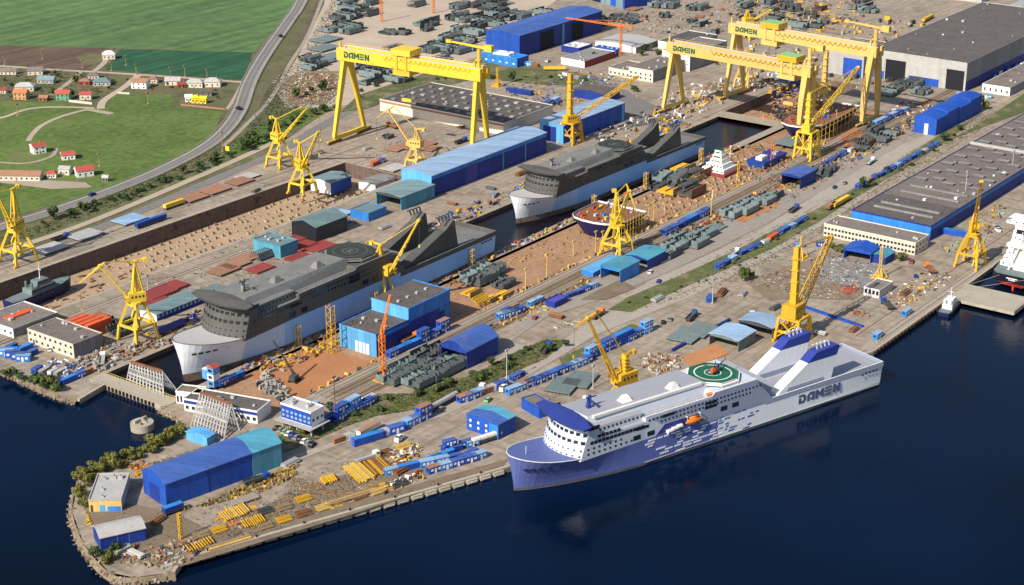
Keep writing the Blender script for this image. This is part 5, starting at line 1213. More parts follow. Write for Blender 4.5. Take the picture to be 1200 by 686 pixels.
# cargo ship cut by the right edge
cs = empty('cargo_ship', 'cargo ship stern with black hull, red underside and white superstructure at the right edge', 'ship', (899, 322, WZ), 0)
h = MB(); S_ = []
for x, b, zk in ((0, .62, 5.2), (3, .85, 3.2), (8, .97, 1.0), (16, 1, -2), (40, 1, -4), (140, 1, -4)):
    S_.append((x, b * 15, zk))
for a, c in zip(S_, S_[1:]):
    for s in (1, -1):
        h.face([(a[0], a[1] * s, 4.6 if a[0] > 3 else max(a[2], 4.6)), (c[0], c[1] * s, 4.6), (c[0], c[1] * s, 10), (a[0] - (1.5 if a[0] == 0 else 0), a[1] * s, 10)], 'hullblk')
        h.face([(a[0], a[1] * s * .5, a[2]), (c[0], c[1] * s * .6, c[2]), (c[0], c[1] * s, 4.6), (a[0], a[1] * s, 4.6 if a[0] else 5.2)], 'boot')
h.face([(-1.5, -9.3, 10), (-1.5, 9.3, 10), (0, 9.3, 5), (0, -9.3, 5)], 'hullblk'); h.face([(0, -9.3, 5.2), (0, 9.3, 5.2), (2, 5, 2.4), (2, -5, 2.4)], 'boot'); h.build('hull', cs)
MB().prism([(-1.2, -9), (3, -12.6), (16, -14.8), (140, -14.8), (140, 14.8), (16, 14.8), (3, 12.6), (-1.2, 9)], 9.2, 9.5, 'steel2').build('deck', cs)
MB().box(1.5, 4.5, -.5, .5, -4, 4.5, 'boot').build('rudder', cs)
for k, (x0, x1, w_) in enumerate(((13, 40, 26), (15, 38, 24), (16, 37, 22), (17, 36, 21), (17.5, 35, 20), (18, 34, 19), (18, 33, 18), (18.5, 32, 17), (19, 31, 28))):
    MB().box(x0, x1, -w_ / 2, w_ / 2, 9.5 + 2.9 * k, 12.2 + 2.9 * k, 'white').build('superstructure_deck', cs)
    winrow(cs, 'x', 7, -w_ / 2 + 1, w_ / 2 - 1, 11 + 2.9 * k, .7, .7) if False else parts('window', MB().box(-.1, .1, -.4, .4, -.4, .4, 'glass'), [(x0 - .05, -w_ / 2 + 2 + i * (w_ - 4) / 6, 11.0 + 2.9 * k) for i in range(7)], cs)
MB().beam((8, -6, 9.5), (8, -1, 24), 1, 1, 'white').beam((8, 6, 9.5), (8, 1, 24), 1, 1, 'white').box(6.5, 9.5, -8, 8, 23.5, 25.6, 'white').beam((8, 0, 24), (8, 0, 33), .8, .8, 'white', .3, .3).beam((8, -3, 29), (8, 3, 29), .4, .4, 'white').build('stern_gantry', cs)
MB().box(9.5, 14.5, -4, 4, 9.5, 35, 'white').box(9.4, 14.6, -4.1, 4.1, 31, 33.5, 'hullblk').build('funnel', cs)
MB().box(-1.75, -1.62, -3.2, 3.2, 8.0, 8.5, 'white').box(-1.72, -1.5, -2, 2, 7.1, 7.5, 'white').build('name_lettering', cs)
ln = MB()
for yy in (8, -8):
    for q in range(8):
        a = Vector((-1.5, yy * .9, 9)).lerp(Vector((-26, 24, 3.4)), q / 8); b_ = Vector((-1.5, yy * .9, 9)).lerp(Vector((-26, 24, 3.4)), (q + 1) / 8); ln.beam(a, b_, .14, .14, 'quay')
ln.build('mooring_line', cs)
# unfinished ship parts standing on the berth
def hull_block(label, loc, rz, L, B, H):
    r = empty('hull_section', label, 'ship section', loc, rz)
    P = [(L, -B / 2), (L, B / 2), (L * .45, B / 2), (L * .2, B * .46), (L * .06, B * .32), (0, B * .12), (0, -B * .12), (L * .06, -B * .32), (L * .2, -B * .46), (L * .45, -B / 2)]
    h = MB(); n = len(P)
    for i in range(n):
        a, b = P[i], P[(i + 1) % n]; zr = lambda p: H + 2.0 * max(0, .3 - p[0] / L)
        ta, tb = (L * .5 + (a[0] - L * .5) * .72, a[1] * .6), (L * .5 + (b[0] - L * .5) * .72, b[1] * .6)
        h.face([(*ta, 0), (*tb, 0), (b[0], b[1], zr(b) - 1.2), (a[0], a[1], zr(a) - 1.2)], 'hullnavy'); h.face([(a[0], a[1], zr(a) - 1.2), (b[0], b[1], zr(b) - 1.2), (b[0], b[1], zr(b)), (a[0], a[1], zr(a))], 'white')
    h.build('shell_plating', r)
    MB().prism([(p[0] * .97 + L * .015, p[1] * .96) for p in reversed(P)][::-1], H - 1.4, H - 1.1, 'rust').build('deck_plating', r)
    rr = random.Random(8); c = MB()
    for k in range(46):
        x, y = rr.uniform(L * .1, L * .95), rr.uniform(-B * .4, B * .4); s_ = rr.uniform(.5, 1.8)
        c.box(x, x + s_ * 1.6, y, y + s_, H - 1.1, H - 1.1 + rr.uniform(.4, 2), rr.choice(['redor', 'blue', 'yellow', 'red', 'mblue', 'lgrey', 'rust']))
    tag(c.build('deck_equipment', r), kind='stuff')
    s = MB()
    for k in range(10): x = L * (.15 + k * .085); s.beam((x, -B / 2 - .6, 0), (x, -B / 2 - .6, H + 1), .25, .25, 'yellow')
    for z in (H * .4, H * .75, H): s.beam((L * .1, -B / 2 - .6, z), (L * .98, -B / 2 - .6, z), .25, .25, 'yellow')
    s.build('scaffold', r); return r
hull_block('navy bow section of a new ship with red and blue gear on its deck', (829, 561, -1.6), 0.0, 38, 36, 11)
hull_block('short dark blue hull section beyond the bright yellow lattice crane', (1085, 560, -1.6), 0.05, 80, 34, 13)
ac = empty('accommodation_block', 'white stepped ship accommodation block with red lower deck standing on the berth', 'ship section', (984, 556, -1.6), 0)
for k, (x0, x1, y0, y1, z0, z1, m_) in enumerate(((0, 28, 0, 21, 0, 2, 'red'), (2, 20, 2, 19, 2, 4.6, 'white'), (4, 17, 4, 17, 4.6, 7.4, 'white'), (6, 14, 6, 15, 7.4, 10.2, 'white'), (7, 13, 7, 14, 10.2, 13, 'white'), (8, 12, 8, 13, 13, 16, 'white'), (8, 12, 8, 13, 16, 16.6, 'green'))):
    MB().box(x0, x1, y0, y1, z0, z1, m_).build('deck_tier', ac)
    if m_ == 'white': parts('window', MB().box(-.1, .1, -.5, .5, -.4, .4, 'glass'), [(x0 - .05, y0 + 1.5 + i * (y1 - y0 - 3) / 4, (z0 + z1) / 2) for i in range(5)], ac)
MB().beam((24, 10, 3), (24, 10, 16), .6, .6, 'white', .3, .3).beam((24, 7, 10), (24, 13, 10), .3, .3, 'white').build('mast', ac)
bb = empty('blue_barge_section', 'bright blue low barge section beside the white accommodation block', 'ship section', (1016, 545, -1.6), 0)
MB().hexa([(2, 0, 0), (30, 0, 0), (30, 12, 0), (2, 12, 0), (0, -1, 5), (33, -1, 5), (33, 13, 5), (0, 13, 5)], 'blue', 'navy').build('hull', bb)
MB().box(4, 12, 3, 8, 5, 7.4, 'white').box(22, 26, 2, 5, 5, 7, 'lgrey').build('deckhouse', bb)
# mooring dolphin
dl = empty('mooring_dolphin', 'round concrete mooring dolphin standing in the water off the dock gate', 'mooring dolphin', G(167, 503, WZ), 0)
MB().cyl((0, 0, -3), (0, 0, 3.6), 5.4, 'pier', 24).build('drum', dl); MB().box(-3.8, 3.6, .4, 1.6, 3.6, 5.2, 'pier').hexa([(0, -3.2, 3.6), (1, -3.2, 3.6), (1, .4, 3.6), (0, .4, 3.6), (0, .1, 5.2), (1, .1, 5.2), (1, .4, 5.2), (0, .4, 5.2)], 'quay').build('bollard_block', dl)
MB().cyl((-2, -2, 3.6), (-2, -2, 4.4), .4, 'black', 8).build('bollard', dl)
# concrete pier
pr = tag(MB().box(862, 888, 306, 343.3, -6, .7, 'pier').box(862, 888, 306, 307, .7, 1.2, 'quay').build('concrete_pier'), 'pale concrete pier finger pointing into the harbour beside the small boat', 'pier')
# ================================================================ VILLAGE
def house(label, px_, w, d, h, roof, wall, rz=.7, rise=2.2, hip=False, cat='house'):
    p = G(*px_); r = empty('house', label, cat, (p.x, p.y, 0), rz, 'village houses')
    MB().box(-w / 2, w / 2, -d / 2, d / 2, 0, h, wall).build('wall', r)
    e = .5; q = MB(); a, b = w / 2 + e, d / 2 + e; k = (a - b * .8) if hip else a
    q.face([(-a, -b, h), (a, -b, h), (k, 0, h + rise), (-k, 0, h + rise)], roof); q.face([(a, b, h), (-a, b, h), (-k, 0, h + rise), (k, 0, h + rise)], roof)
    q.face([(-a, b, h), (-a, -b, h), (-k, 0, h + rise)], roof if hip else wall); q.face([(a, -b, h), (a, b, h), (k, 0, h + rise)], roof if hip else wall); q.face([(-a, -b, h - .05), (a, -b, h - .05), (a, b, h - .05), (-a, b, h - .05)], roof)
    ro = q.build('roof', r); MB().box(w * .2, w * .2 + .8, -.4, .4, h + rise * .5, h + rise + .9, 'btile').build('chimney', ro)
    n = max(2, int(w / 3.2))
    fl = [h * .5] if h < 5 else [h * .27, h * .75]
    P = [(-w / 2 + (i + .5) * w / n, -d / 2 - .03, z) for z in fl for i in range(n)]
    parts('window', MB().box(-.55, .55, -.06, .05, -.6, .6, 'glass'), P, r)
    parts('side_window', MB().box(-.06, .05, -.5, .5, -.6, .6, 'glass'), [(-w / 2 - .03, y, z) for z in fl for y in (-d * .22, d * .22)], r)
    MB().box(-.5, .5, -d / 2 - .1, -d / 2, 0, 2.1, 'btile').build('door', r)
    return r
A0 = AZ - math.pi / 2          # facades face the photographer
HS = [('orange two storey house with bright orange roof in the left village', (25.5, 116), 14, 9, 6, 'otile', 'wallor'), ('green walled house with red roof in the middle of the village row', (75, 117), 14, 9, 6, 'tile', 'wallgr'),
 ('cream house with dark red roof behind the long white fence', (101, 116.5), 12, 8, 5, 'tile', 'offw'), ('white house with red roof, leftmost of the three red roofs below the meadow track', (45, 179), 12, 10, 6, 'tile', 'white'),
 ('white house with red roof and arched front in the middle below the meadow', (80, 186), 12, 10, 4, 'tile', 'white'), ('white house with bright red gable roof at the right end of the lower village', (99, 206), 15, 10, 5, 'tile', 'white'),
 ('small white annex with flat red roof beside the unfinished house', (61, 208), 8, 6, 3.5, 'tile', 'white'), ('unfinished pale house frame between two red roofed houses', (77, 204), 10, 8, 4.5, 'lgrey', 'offw'),
 ('long brown tiled row building at the left edge by the bare dirt yard', (22, 210), 42, 11, 4, 'btile', 'offw'), ('large grey roofed house behind the orange house', (30, 106), 20, 12, 4.5, 'lgrey', 'offw'),
 ('brown roofed house at the top left of the village beside the ploughed soil', (42, 87), 16, 11, 4, 'roofg', 'offw'), ('grey roofed bungalow in the second village row', (55, 97), 18, 10, 3.5, 'gteal', 'lgrey'),
 ('red-brown house between the village lanes', (100, 99), 12, 9, 3.5, 'btile', 'red'), ('grey hipped house near the fork of the village lane', (120, 100), 18, 11, 4, 'gteal', 'lgrey'),
 ('pink roofed two storey house right of the village lane fork', (165, 103), 17, 11, 6, 'btile', 'white'), ('small pink roofed house behind the two storey pink roofed one', (180, 97), 10, 8, 4, 'btile', 'offw'),
 ('pale grey roofed house with cream wall in the right village row', (203, 99), 16, 10, 4, 'lgrey', 'offw'), ('little red roofed shed between the pale houses of the right row', (213, 103), 8, 7, 3.5, 'red', 'red'),
 ('low white hall with pale roof second from the highway', (229, 102), 18, 9, 4.5, 'lgrey', 'offw'), ('white hipped house closest to the highway', (250, 101), 17, 12, 5, 'lgrey', 'offw'),
 ('small white house with open porch on the meadow edge', (221.5, 119), 7, 7, 4.5, 'white', 'white'), ('bright yellow house on the meadow edge', (230, 120.5), 8, 7, 5, 'wally', 'wally'),
 ('second bright yellow house with peaked roof nearest the highway', (238.5, 121), 7, 6, 4.5, 'wally', 'wally'), ('dark grey roofed house behind the yellow houses', (242, 112), 12, 9, 3.5, 'roofd', 'grey'),
 ('isolated house with white and blue metal roof between the two upper fields', (128, 69), 14, 9, 5, 'white', 'offw'), ('dark red shed at the far left of the village', (3, 109), 10, 7, 3, 'red', 'offw'),
 ('long low white shed at the top left corner of the village', (8, 87), 22, 7, 3, 'roofg', 'offw'), ('beige bungalow beside the lane below the upper field', (110, 92), 12, 9, 3.5, 'roofg', 'offw'),
 ('small brown garage between the orange and the green house', (52, 118), 9, 7, 3, 'btile', 'rust'), ('small kiosk by the highway bend below the lower village', (124, 212.5), 5, 4, 3, 'lgrey', 'gteal')]
for i, (lb, p_, w_, d_, h_, rf, wl) in enumerate(HS):
    w_ *= .74; d_ *= .8; h_ *= .9
    house(lb, p_, w_, d_, h_, rf, wl, A0 + ((i * 37) % 7 - 3) * .05 + (.45 if i in (3, 4, 5) else 0), hip=(i % 3 == 0 and h_ < 5) or i in (9, 13, 19), rise=2.6 if w_ > 10 else 1.8)
def wall_line(name, label, cat, a, b, h, m, t=.3):
    A_, B_ = G(*a), G(*b); return tag(MB().beam((A_.x, A_.y, h / 2), (B_.x, B_.y, h / 2), t, h, m).build(name), label, cat)
wall_line('garden_wall', 'long low white garden wall in front of the cream house', 'wall', (81, 120), (108, 123), 2, 'offw')
wall_line('garden_wall', 'low rusty red wall in front of the yellow houses by the meadow', 'wall', (212, 124), (262, 129), 1.4, 'btile')
wall_line('garden_wall', 'pale garden wall on the lane right of the fork', 'wall', (138, 110), (152, 111), 1.6, 'offw')
wall_line('blue_barrier', 'long low bright blue barrier lying across the yard beside the deep yellow lattice crane', 'barrier', (943, 361), (1011, 384), 1.2, 'blue', 1.6)
wall_line('navy_pipe', 'long navy blue beam on the ground behind the quay shelters', 'steel beam', (788, 412), (855, 376), 1.4, 'navy', 1.4)
# ================================================================ VEGETATION
def tree_proto(name, label, h, cr, leaf, n, seed, trunk=True, flat=1.0):
    r = random.Random(seed); root = empty(name, label, 'tree' if h > 4.5 else 'bush')
    t = MB(); t.beam((0, 0, 0), (0.1, 0, h * .55), .4 * h / 8, .4 * h / 8, 'bark', .2, .2)
    cl = []
    for k in range(7):
        a = r.random() * 6.28; rr = cr * r.uniform(.2, .75); c = Vector((rr * math.cos(a), rr * math.sin(a), h * r.uniform(.4, .85)))
        cl.append((c, cr * r.uniform(.35, .6))); t.beam((0, 0, h * r.uniform(.2, .45)), c, .14, .14, 'bark', .06, .06)
    t.build('trunk', root)
    f = MB()
    for k in range(n):
        c, s_ = r.choice(cl); u = Vector((r.gauss(0, 1), r.gauss(0, 1), r.gauss(0, 1))); u.normalize()
        p = c + Vector((u.x, u.y, u.z * flat)) * s_ * r.uniform(.55, 1.05); e = r.uniform(.22, .5) * (1 + h / 20)
        a = Vector((r.gauss(0, 1), r.gauss(0, 1), r.gauss(0, 1))).normalized(); b = u.cross(a).normalized() * e; a = (a - u * a.dot(u)).normalized() * e
        if p.z < .1: p.z = .1
        f.face([p - a, p - b * .7, p + a, p + b * .7], r.choice(leaf))
    f.build('crown', root); return root
TP = [tree_proto('broadleaf_tree', 'x', 6, 3.2, ['leaf1', 'leaf3'], 650, 1), tree_proto('broadleaf_tree', 'x', 5, 2.8, ['leaf1', 'leaf2', 'leaf1'], 550, 2), tree_proto('shrub', 'x', 3, 2.4, ['leaf3', 'leaf1'], 420, 3, flat=.7),
      tree_proto('shrub', 'x', 4.4, 3.0, ['leaf2', 'leaf2', 'leaf1'], 700, 4), tree_proto('shrub', 'x', 3.2, 2.4, ['leaf2', 'leaf1'], 420, 5)]
NTR = [0]
def plants(pts, protos, smin, smax, fmt, group, jit=1.5, seed=1, zb=0):
    r = random.Random(seed); i = 0
    for p_ in pts:
        p = G(*p_); pr = TP[r.choice(protos)]
        lb = fmt.replace('#', ORD[i] if i < len(ORD) else ORD[-1])
        put(pr, (p.x + r.uniform(-jit, jit), p.y + r.uniform(-jit, jit), zb), r.random() * 6.28, lb, group, (lambda q: (q * r.uniform(.75, 1.2), q * r.uniform(.75, 1.2), q * r.uniform(.7, 1.35)))(r.uniform(smin, smax) * r.choice([1, 1, .75, 1.15]))); i += 1
def along(pts, n):
    P = [Vector(p) for p in pts]; S = [0]
    for a, b in zip(P, P[1:]): S.append(S[-1] + (b - a).length)
    out = []
    for k in range(n):
        s = S[-1] * (k + .5) / n
        for i in range(len(P) - 1):
            if S[i] <= s <= S[i + 1]: out.append(tuple(P[i].lerp(P[i + 1], (s - S[i]) / (S[i + 1] - S[i])))); break
    return out
plants(along([(214, 507), (196, 518), (160, 534), (125, 546), (104, 554), (94, 566), (91, 584), (94, 598)], 46), [3, 3, 4], .6, .95, '# yellow-green shrub from the dock gate in the shore hedge round the headland', 'shore hedge shrubs', 2, 21)
plants(along([(208, 514), (165, 538), (118, 556), (101, 570), (98, 592)], 24), [3, 4, 3], .55, .85, '# shrub on the landward side of the shore hedge, counted from the dock gate', 'shore hedge shrubs', 2, 22)
plants(along([(110, 648), (118, 662), (128, 655), (136, 642)], 7), [2, 4], .7, 1.1, '# dull shrub beside the small pale roofed shed at the headland tip', 'headland tip shrubs', 2, 23)
plants(along([(335, 512), (400, 490), (470, 470), (540, 452), (600, 425), (650, 405)], 40), [0, 2, 2, 1], .6, 1.15, '# green tree from the left in the belt between the steel sections and the road', 'green belt trees', 6, 24)
plants(along([(38, 448), (50, 452), (64, 458), (72, 458)], 9), [1, 2], .8, 1.3, '# bush from the left on the rocky bank below the blue cabins', 'rocky bank bushes', 2, 25)
plants(along([(0, 440), (20, 442), (36, 447)], 5), [2, 4], .8, 1.2, '# bush from the left edge on the lower left bank', 'lower left bank bushes', 2, 26)
plants(along([(50, 266), (110, 244), (150, 232), (200, 214), (250, 192), (300, 172), (318, 160)], 40), [0, 2, 2], .7, 1.3, '# dark shrub from the left in the strip between highway and yard road', 'roadside shrubs', 5, 27)
plants(along([(285, 178), (300, 165), (330, 150), (345, 142), (395, 126)], 16), [0, 2], .9, 1.4, '# dark tree beyond the drooping jib crane, counted left to right', 'roadside trees', 5, 28)
plants(along([(1000, 232), (1050, 200), (1100, 170), (1130, 150)], 14), [2, 0], .6, 1.1, '# bush from the left in the belt beside the vast shop', 'green belt bushes by the shop', 4, 29)
plants([(870, 330), (880, 326), (975, 292), (985, 296), (1044, 303), (1059, 306), (1143, 128), (1150, 124), (1155, 128)], [0, 1], .8, 1.4, '# lone tree from the left among the buildings of the right yard', 'right yard trees', 1, 30)
plants([(8, 96), (14, 100), (48, 92), (62, 104), (70, 92), (88, 98), (93, 92), (96, 88), (122, 92), (128, 104), (56, 112), (36, 112), (88, 114), (116, 108), (176, 106), (190, 100), (196, 104), (248, 108), (256, 116), (134, 98), (150, 96), (20, 92), (66, 88)], [0, 2, 1], .5, .9, '# garden tree from the left in the village', 'village garden trees', 4, 31)
plants(along([(405, 118), (440, 104), (480, 94), (640, 92), (690, 96)], 18), [2], .7, 1.1, '# shrub from the left on the green bank behind the long grey warehouse', 'bank shrubs', 5, 32)
plants(along([(345, 118), (380, 105), (372, 118)], 6), [0, 2], .8, 1.1, '# bush beside the scrap heap at the top left, counted left to right', 'scrap heap bushes', 3, 33)
plants(along([(735, 360), (800, 336), (870, 308), (960, 254)], 22), [2, 4], .35, .7, '# low bush from the left along the grass strip by the service road', 'grass strip bushes', 4, 34)
plants([(60, 92), (67, 90), (30, 95), (600, 96), (745, 108), (752, 66), (758, 60), (770, 68), (830, 62), (838, 70), (845, 76), (700, 70)], [0, 2], .8, 1.2, '# tree from the left among the far offices and cabins', 'far office trees', 3, 35)
# grass tufts: scrub as ground cover in the belts
def tufts(name, loop, n, seed, leaf, hmax=1.2):
    r = random.Random(seed); P = [G(*p).xy for p in loop]; mb = MB()
    x0, x1 = min(p.x for p in P), max(p.x for p in P); y0, y1 = min(p.y for p in P), max(p.y for p in P); k = 0
    def inside(x, y):
        c = False
        for i in range(len(P)):
            a, b = P[i], P[i - 1]
            if (a.y > y) != (b.y > y) and x < (b.x - a.x) * (y - a.y) / (b.y - a.y) + a.x: c = not c
        return c
    while k < n:
        x, y = r.uniform(x0, x1), r.uniform(y0, y1)
        if not inside(x, y): continue
        k += 1; s = r.uniform(.3, hmax); a = r.random() * 3.14; dx, dy = math.cos(a) * s, math.sin(a) * s; z = r.uniform(.15, hmax * .7)
        mb.face([(x - dx, y - dy, .2), (x + dx * .3 - dy, y + dy * .3 + dx, z), (x + dx, y + dy, .25), (x + dy, y - dx, z * .6)], r.choice(leaf))
    return tag(mb.build(name), kind='stuff')
tufts('ground_cover', [(318, 520), (345, 497), (400, 484), (440, 462), (480, 462), (560, 438), (600, 415), (640, 398), (665, 400), (640, 420), (560, 456), (500, 478), (440, 488), (400, 502), (360, 520)], 4200, 1, ['leaf1', 'leaf2', 'leaf3', 'verge'])
tufts('ground_cover', [(712, 362), (800, 320), (900, 270), (1000, 220), (1060, 182), (1110, 152), (1150, 132), (1165, 142), (1040, 225), (985, 262), (860, 330), (740, 368)], 3200, 2, ['leaf1', 'leaf2', 'verge', 'timber'], .8)
tufts('ground_cover', [(0, 293), (60, 272), (110, 252), (200, 215), (262, 185), (300, 176), (395, 124), (380, 60), (400, -20), (350, 70), (318, 96), (285, 160), (230, 185), (60, 260), (0, 278)], 5200, 3, ['leaf3', 'leaf1', 'leaf1', 'leaf3'], 1.1)
tufts('ground_cover', [(230, 540), (290, 505), (330, 520), (250, 520), (170, 545)], 500, 4, ['leaf2', 'dirt', 'verge'], .7)
tufts('ground_cover', [(60, 80), (130, 88), (110, 120), (0, 116), (0, 80)], 900, 6, ['leaf3', 'leaf1'], 1.2)
# ================================================================ YARD EQUIPMENT
def container_proto(name, cat, L, W, H, wall, roof, kind):
    r = empty(name, 'x', cat)
    b = MB().box(-L / 2, L / 2, -W / 2, W / 2, .15, H, wall, roof)
    for k in range(int(L / 1.2)): b.box(-L / 2 + .6 + k * 1.2, -L / 2 + .85 + k * 1.2, -W / 2 - .06, -W / 2, .4, H - .3, wall)
    b.build('body', r)
    if kind == 'cabin':
        parts('window', MB().box(-.55, .55, -.06, .06, -.45, .45, 'white'), [(-L * .28, -W / 2 - .04, H * .6), (L * .28, -W / 2 - .04, H * .6)], r)
        MB().box(-.45, .45, -W / 2 - .1, -W / 2, .2, 2.2, 'white').build('door', r); MB().box(-L / 2 - .08, L / 2 + .08, -W / 2 - .08, W / 2 + .08, H, H + .12, roof).build('roof', r)
        MB().box(-L / 2 - .1, -L / 2, -.6, .6, H * .45, H * .78, 'glass').build('end_window', r)
    else:
        MB().box(-L / 2 - .08, -L / 2, -W / 2 + .1, -.04, .3, H - .1, wall).box(-L / 2 - .08, -L / 2, .04, W / 2 - .1, .3, H - .1, wall).build('door', r)
        MB().box(-L / 2 - .14, -L / 2 - .08, -.5, -.42, .3, H - .2, 'lgrey').box(-L / 2 - .14, -L / 2 - .08, .42, .5, .3, H - .2, 'lgrey').build('locking_bar', r)
    return r
CP = dict(blue=container_proto('site_cabin', 'cabin', 6.1, 2.9, 2.8, 'blue', 'broof', 'cabin'), sky=container_proto('site_cabin', 'cabin', 6.1, 2.9, 2.8, 'mblue', 'pblue', 'cabin'),
          navy=container_proto('shipping_container', 'container', 6.1, 2.5, 2.6, 'navy', 'broof', 'c'), long=container_proto('shipping_container', 'container', 12.2, 2.6, 2.8, 'blue', 'mblue', 'c'),
          white=container_proto('shipping_container', 'container', 6.1, 2.5, 2.6, 'white', 'lgrey', 'c'), rust=container_proto('shipping_container', 'container', 6.1, 2.5, 2.6, 'rust', 'btile', 'c'),
          orange=container_proto('shipping_container', 'container', 12.2, 2.6, 2.8, 'redor', 'redor', 'c'), grey=container_proto('shipping_container', 'container', 6.1, 2.5, 2.6, 'grey', 'lgrey', 'c'), brown=container_proto('site_cabin', 'cabin', 6.1, 2.9, 2.8, 'blue', 'btile', 'cabin'))
COLN = dict(blue='blue cabin', sky='light blue cabin', navy='navy blue container', long='long blue container', white='white container', rust='rusty container', orange='orange-red container', grey='grey container', brown='brown topped cabin')
def row(pts, seq, where, rz=None, zb=0, jit=.5, seed=0, jr=.05, group=None, s=1.0, stack=0):
    """a line of cabins or containers, left to right; the count goes per kind"""
    r = random.Random(seed); P = along(pts, len(seq)); cnt = {}
    W = [G(*p, zb) for p in P]
    if rz is None: d = (G(*pts[-1], zb) - G(*pts[0], zb)).xy; rz = math.atan2(d.y, d.x)
    for i, (p, k) in enumerate(zip(W, seq)):
        cnt[k] = cnt.get(k, 0) + 1; tot = seq.count(k)
        lb = ((ORD[cnt[k] - 1] + ' ' + COLN[k] + ' from left ' if tot > 1 else COLN[k] + ' ') + where)
        put(CP[k], (p.x + r.uniform(-jit, jit), p.y + r.uniform(-jit, jit), zb), rz + r.uniform(-jr, jr), lb, group or 'cabins and containers ' + where, s)
        if stack and r.random() < stack: put(CP[k], (p.x + .2, p.y, zb + 2.85 * (s if not isinstance(s, tuple) else s[2])), rz, 'upper ' + lb, group or 'cabins and containers ' + where, s)
row([(598, 462), (690, 424)], ['sky', 'sky', 'brown', 'blue', 'blue', 'blue', 'blue', 'long', 'blue', 'blue', 'sky', 'sky', 'blue'], 'in the road row behind the ferry bow', seed=1, s=1.18)
row([(688, 422), (762, 387)], ['sky', 'long', 'blue', 'blue', 'long', 'blue', 'blue', 'sky'], 'in the row behind the deep yellow quay crane', seed=2, stack=.3, s=1.15)
row([(735, 399), (758, 385)], ['blue', 'blue', 'sky'], 'at the right end behind the deep yellow quay crane', seed=44)
row([(392, 520), (425, 508)], ['rust', 'white', 'white'], 'beside the parked white vans below the stilt office', seed=3)
row([(425, 519), (470, 505)], ['long', 'navy', 'white', 'blue'], 'on the road edge below the green belt', seed=4, s=1.3)
row([(478, 500), (500, 490)], ['sky', 'blue', 'brown'], 'on the road in the middle of the green belt edge', seed=5, s=1.3, stack=.4)
row([(540, 472), (590, 453)], ['brown', 'blue', 'sky', 'rust', 'white', 'blue'], 'on the verge above the blue cabin block', seed=6, s=1.2)
row([(600, 446), (612, 440)], ['blue', 'navy'], 'on the verge end before the long cabin row', seed=7)
row([(388, 496), (440, 468)], ['navy', 'blue', 'sky', 'sky', 'blue', 'blue', 'white'], 'between the stilt office and the steel sections', seed=8, s=1.25, jit=2, stack=.3)
row([(335, 492), (372, 474)], ['blue', 'navy', 'sky'], 'behind the stilt office', seed=45, jit=2)
row([(492, 548), (540, 537)], ['sky', 'sky', 'navy'], 'on the quay by the pale yellow racks', seed=9, s=1.1)
row([(497, 545), (528, 534)], ['long', 'long'], 'in the front cluster left of the moored ferry', seed=10)
row([(502, 555), (570, 535)], ['brown', 'sky', 'blue', 'blue', 'sky'], 'in the quayside line nearest the ferry stem', seed=11, s=1.1)
row([(522, 530), (560, 520)], ['blue', 'navy', 'blue', 'sky'], 'in front of the blue cabin block', seed=12, jit=2, stack=.3)
row([(540, 541), (556, 532)], ['navy', 'blue'], 'amid the quayside clutter near the ferry stem', seed=13)
row([(452, 557), (482, 549)], ['sky', 'long'], 'at the right end of the yellow beam racks', seed=14)
row([(0, 414), (30, 424)], ['long', 'sky', 'blue', 'blue', 'sky'], 'beside the cream office on the lower left quay', seed=15, rz=-.9, s=1.2)
row([(8, 408), (44, 418)], ['navy', 'long', 'navy'], 'in the second rank left of the cream office', seed=16, rz=0.1, s=1.1)
row([(40, 436), (75, 440)], ['blue', 'grey', 'white', 'grey'], 'on the paved strip above the rocky bank', seed=17, rz=.2)
row([(70, 452), (108, 436)], ['navy', 'long', 'blue', 'rust'], 'on the quay left of the dock gate', seed=18, rz=.05)
row([(84, 388), (120, 392)], ['orange', 'orange', 'orange', 'orange'], 'in the orange-red pile behind the cream office', seed=19, rz=0, s=1.3, stack=.6)
row([(96, 396), (118, 386)], ['navy', 'rust', 'rust'], 'right of the cream office', seed=20, jit=2)
row([(455, 420), (525, 386)], ['blue', 'long', 'long', 'blue', 'blue', 'brown'], 'along the side of the light blue workshop', seed=21, s=1.2, stack=.35)
row([(585, 374), (612, 366)], ['sky', 'sky', 'blue', 'blue'], 'beside the crossing under the yellow masts', seed=22, s=1.2, stack=.3)
row([(588, 368), (606, 360)], ['navy', 'rust'], 'behind the crossing cabins', seed=46)
row([(620, 360), (636, 352)], ['sky', 'sky'], 'left of the small violet-blue shed', seed=23)
row([(665, 350), (700, 336)], ['navy', 'navy', 'blue', 'sky'], 'left of the twin teal sheds', seed=24)
row([(740, 300), (778, 296)], ['navy', 'navy', 'navy'], 'between the rails and the twin teal sheds', seed=25)
row([(778, 276), (830, 250)], ['blue', 'blue', 'navy', 'blue', 'long', 'long', 'blue', 'blue'], 'in the train of cabins beside the rails', seed=26, s=1.3)
row([(840, 316), (862, 304)], ['blue', 'navy', 'sky'], 'on the grass strip left of the scrap yard', seed=27, s=1.1)
row([(866, 300), (900, 284)], ['navy', 'blue', 'blue', 'white'], 'in the broken line along the grass strip', seed=28)
row([(902, 282), (946, 257)], ['orange', 'blue', 'long', 'sky', 'navy', 'blue'], 'at the grass strip near the scrap yard corner', seed=29)
row([(1003, 222), (1100, 170)], ['blue', 'sky', 'rust', 'blue', 'navy', 'blue', 'blue', 'sky', 'blue', 'blue', 'navy', 'blue', 'white', 'blue', 'blue'], 'in the long train beside the vast shop', seed=30, s=1.05)
row([(1024, 148), (1062, 131)], ['sky', 'sky', 'blue', 'sky', 'blue', 'sky'], 'in the train by the far gantry leg', seed=31, s=1.35)
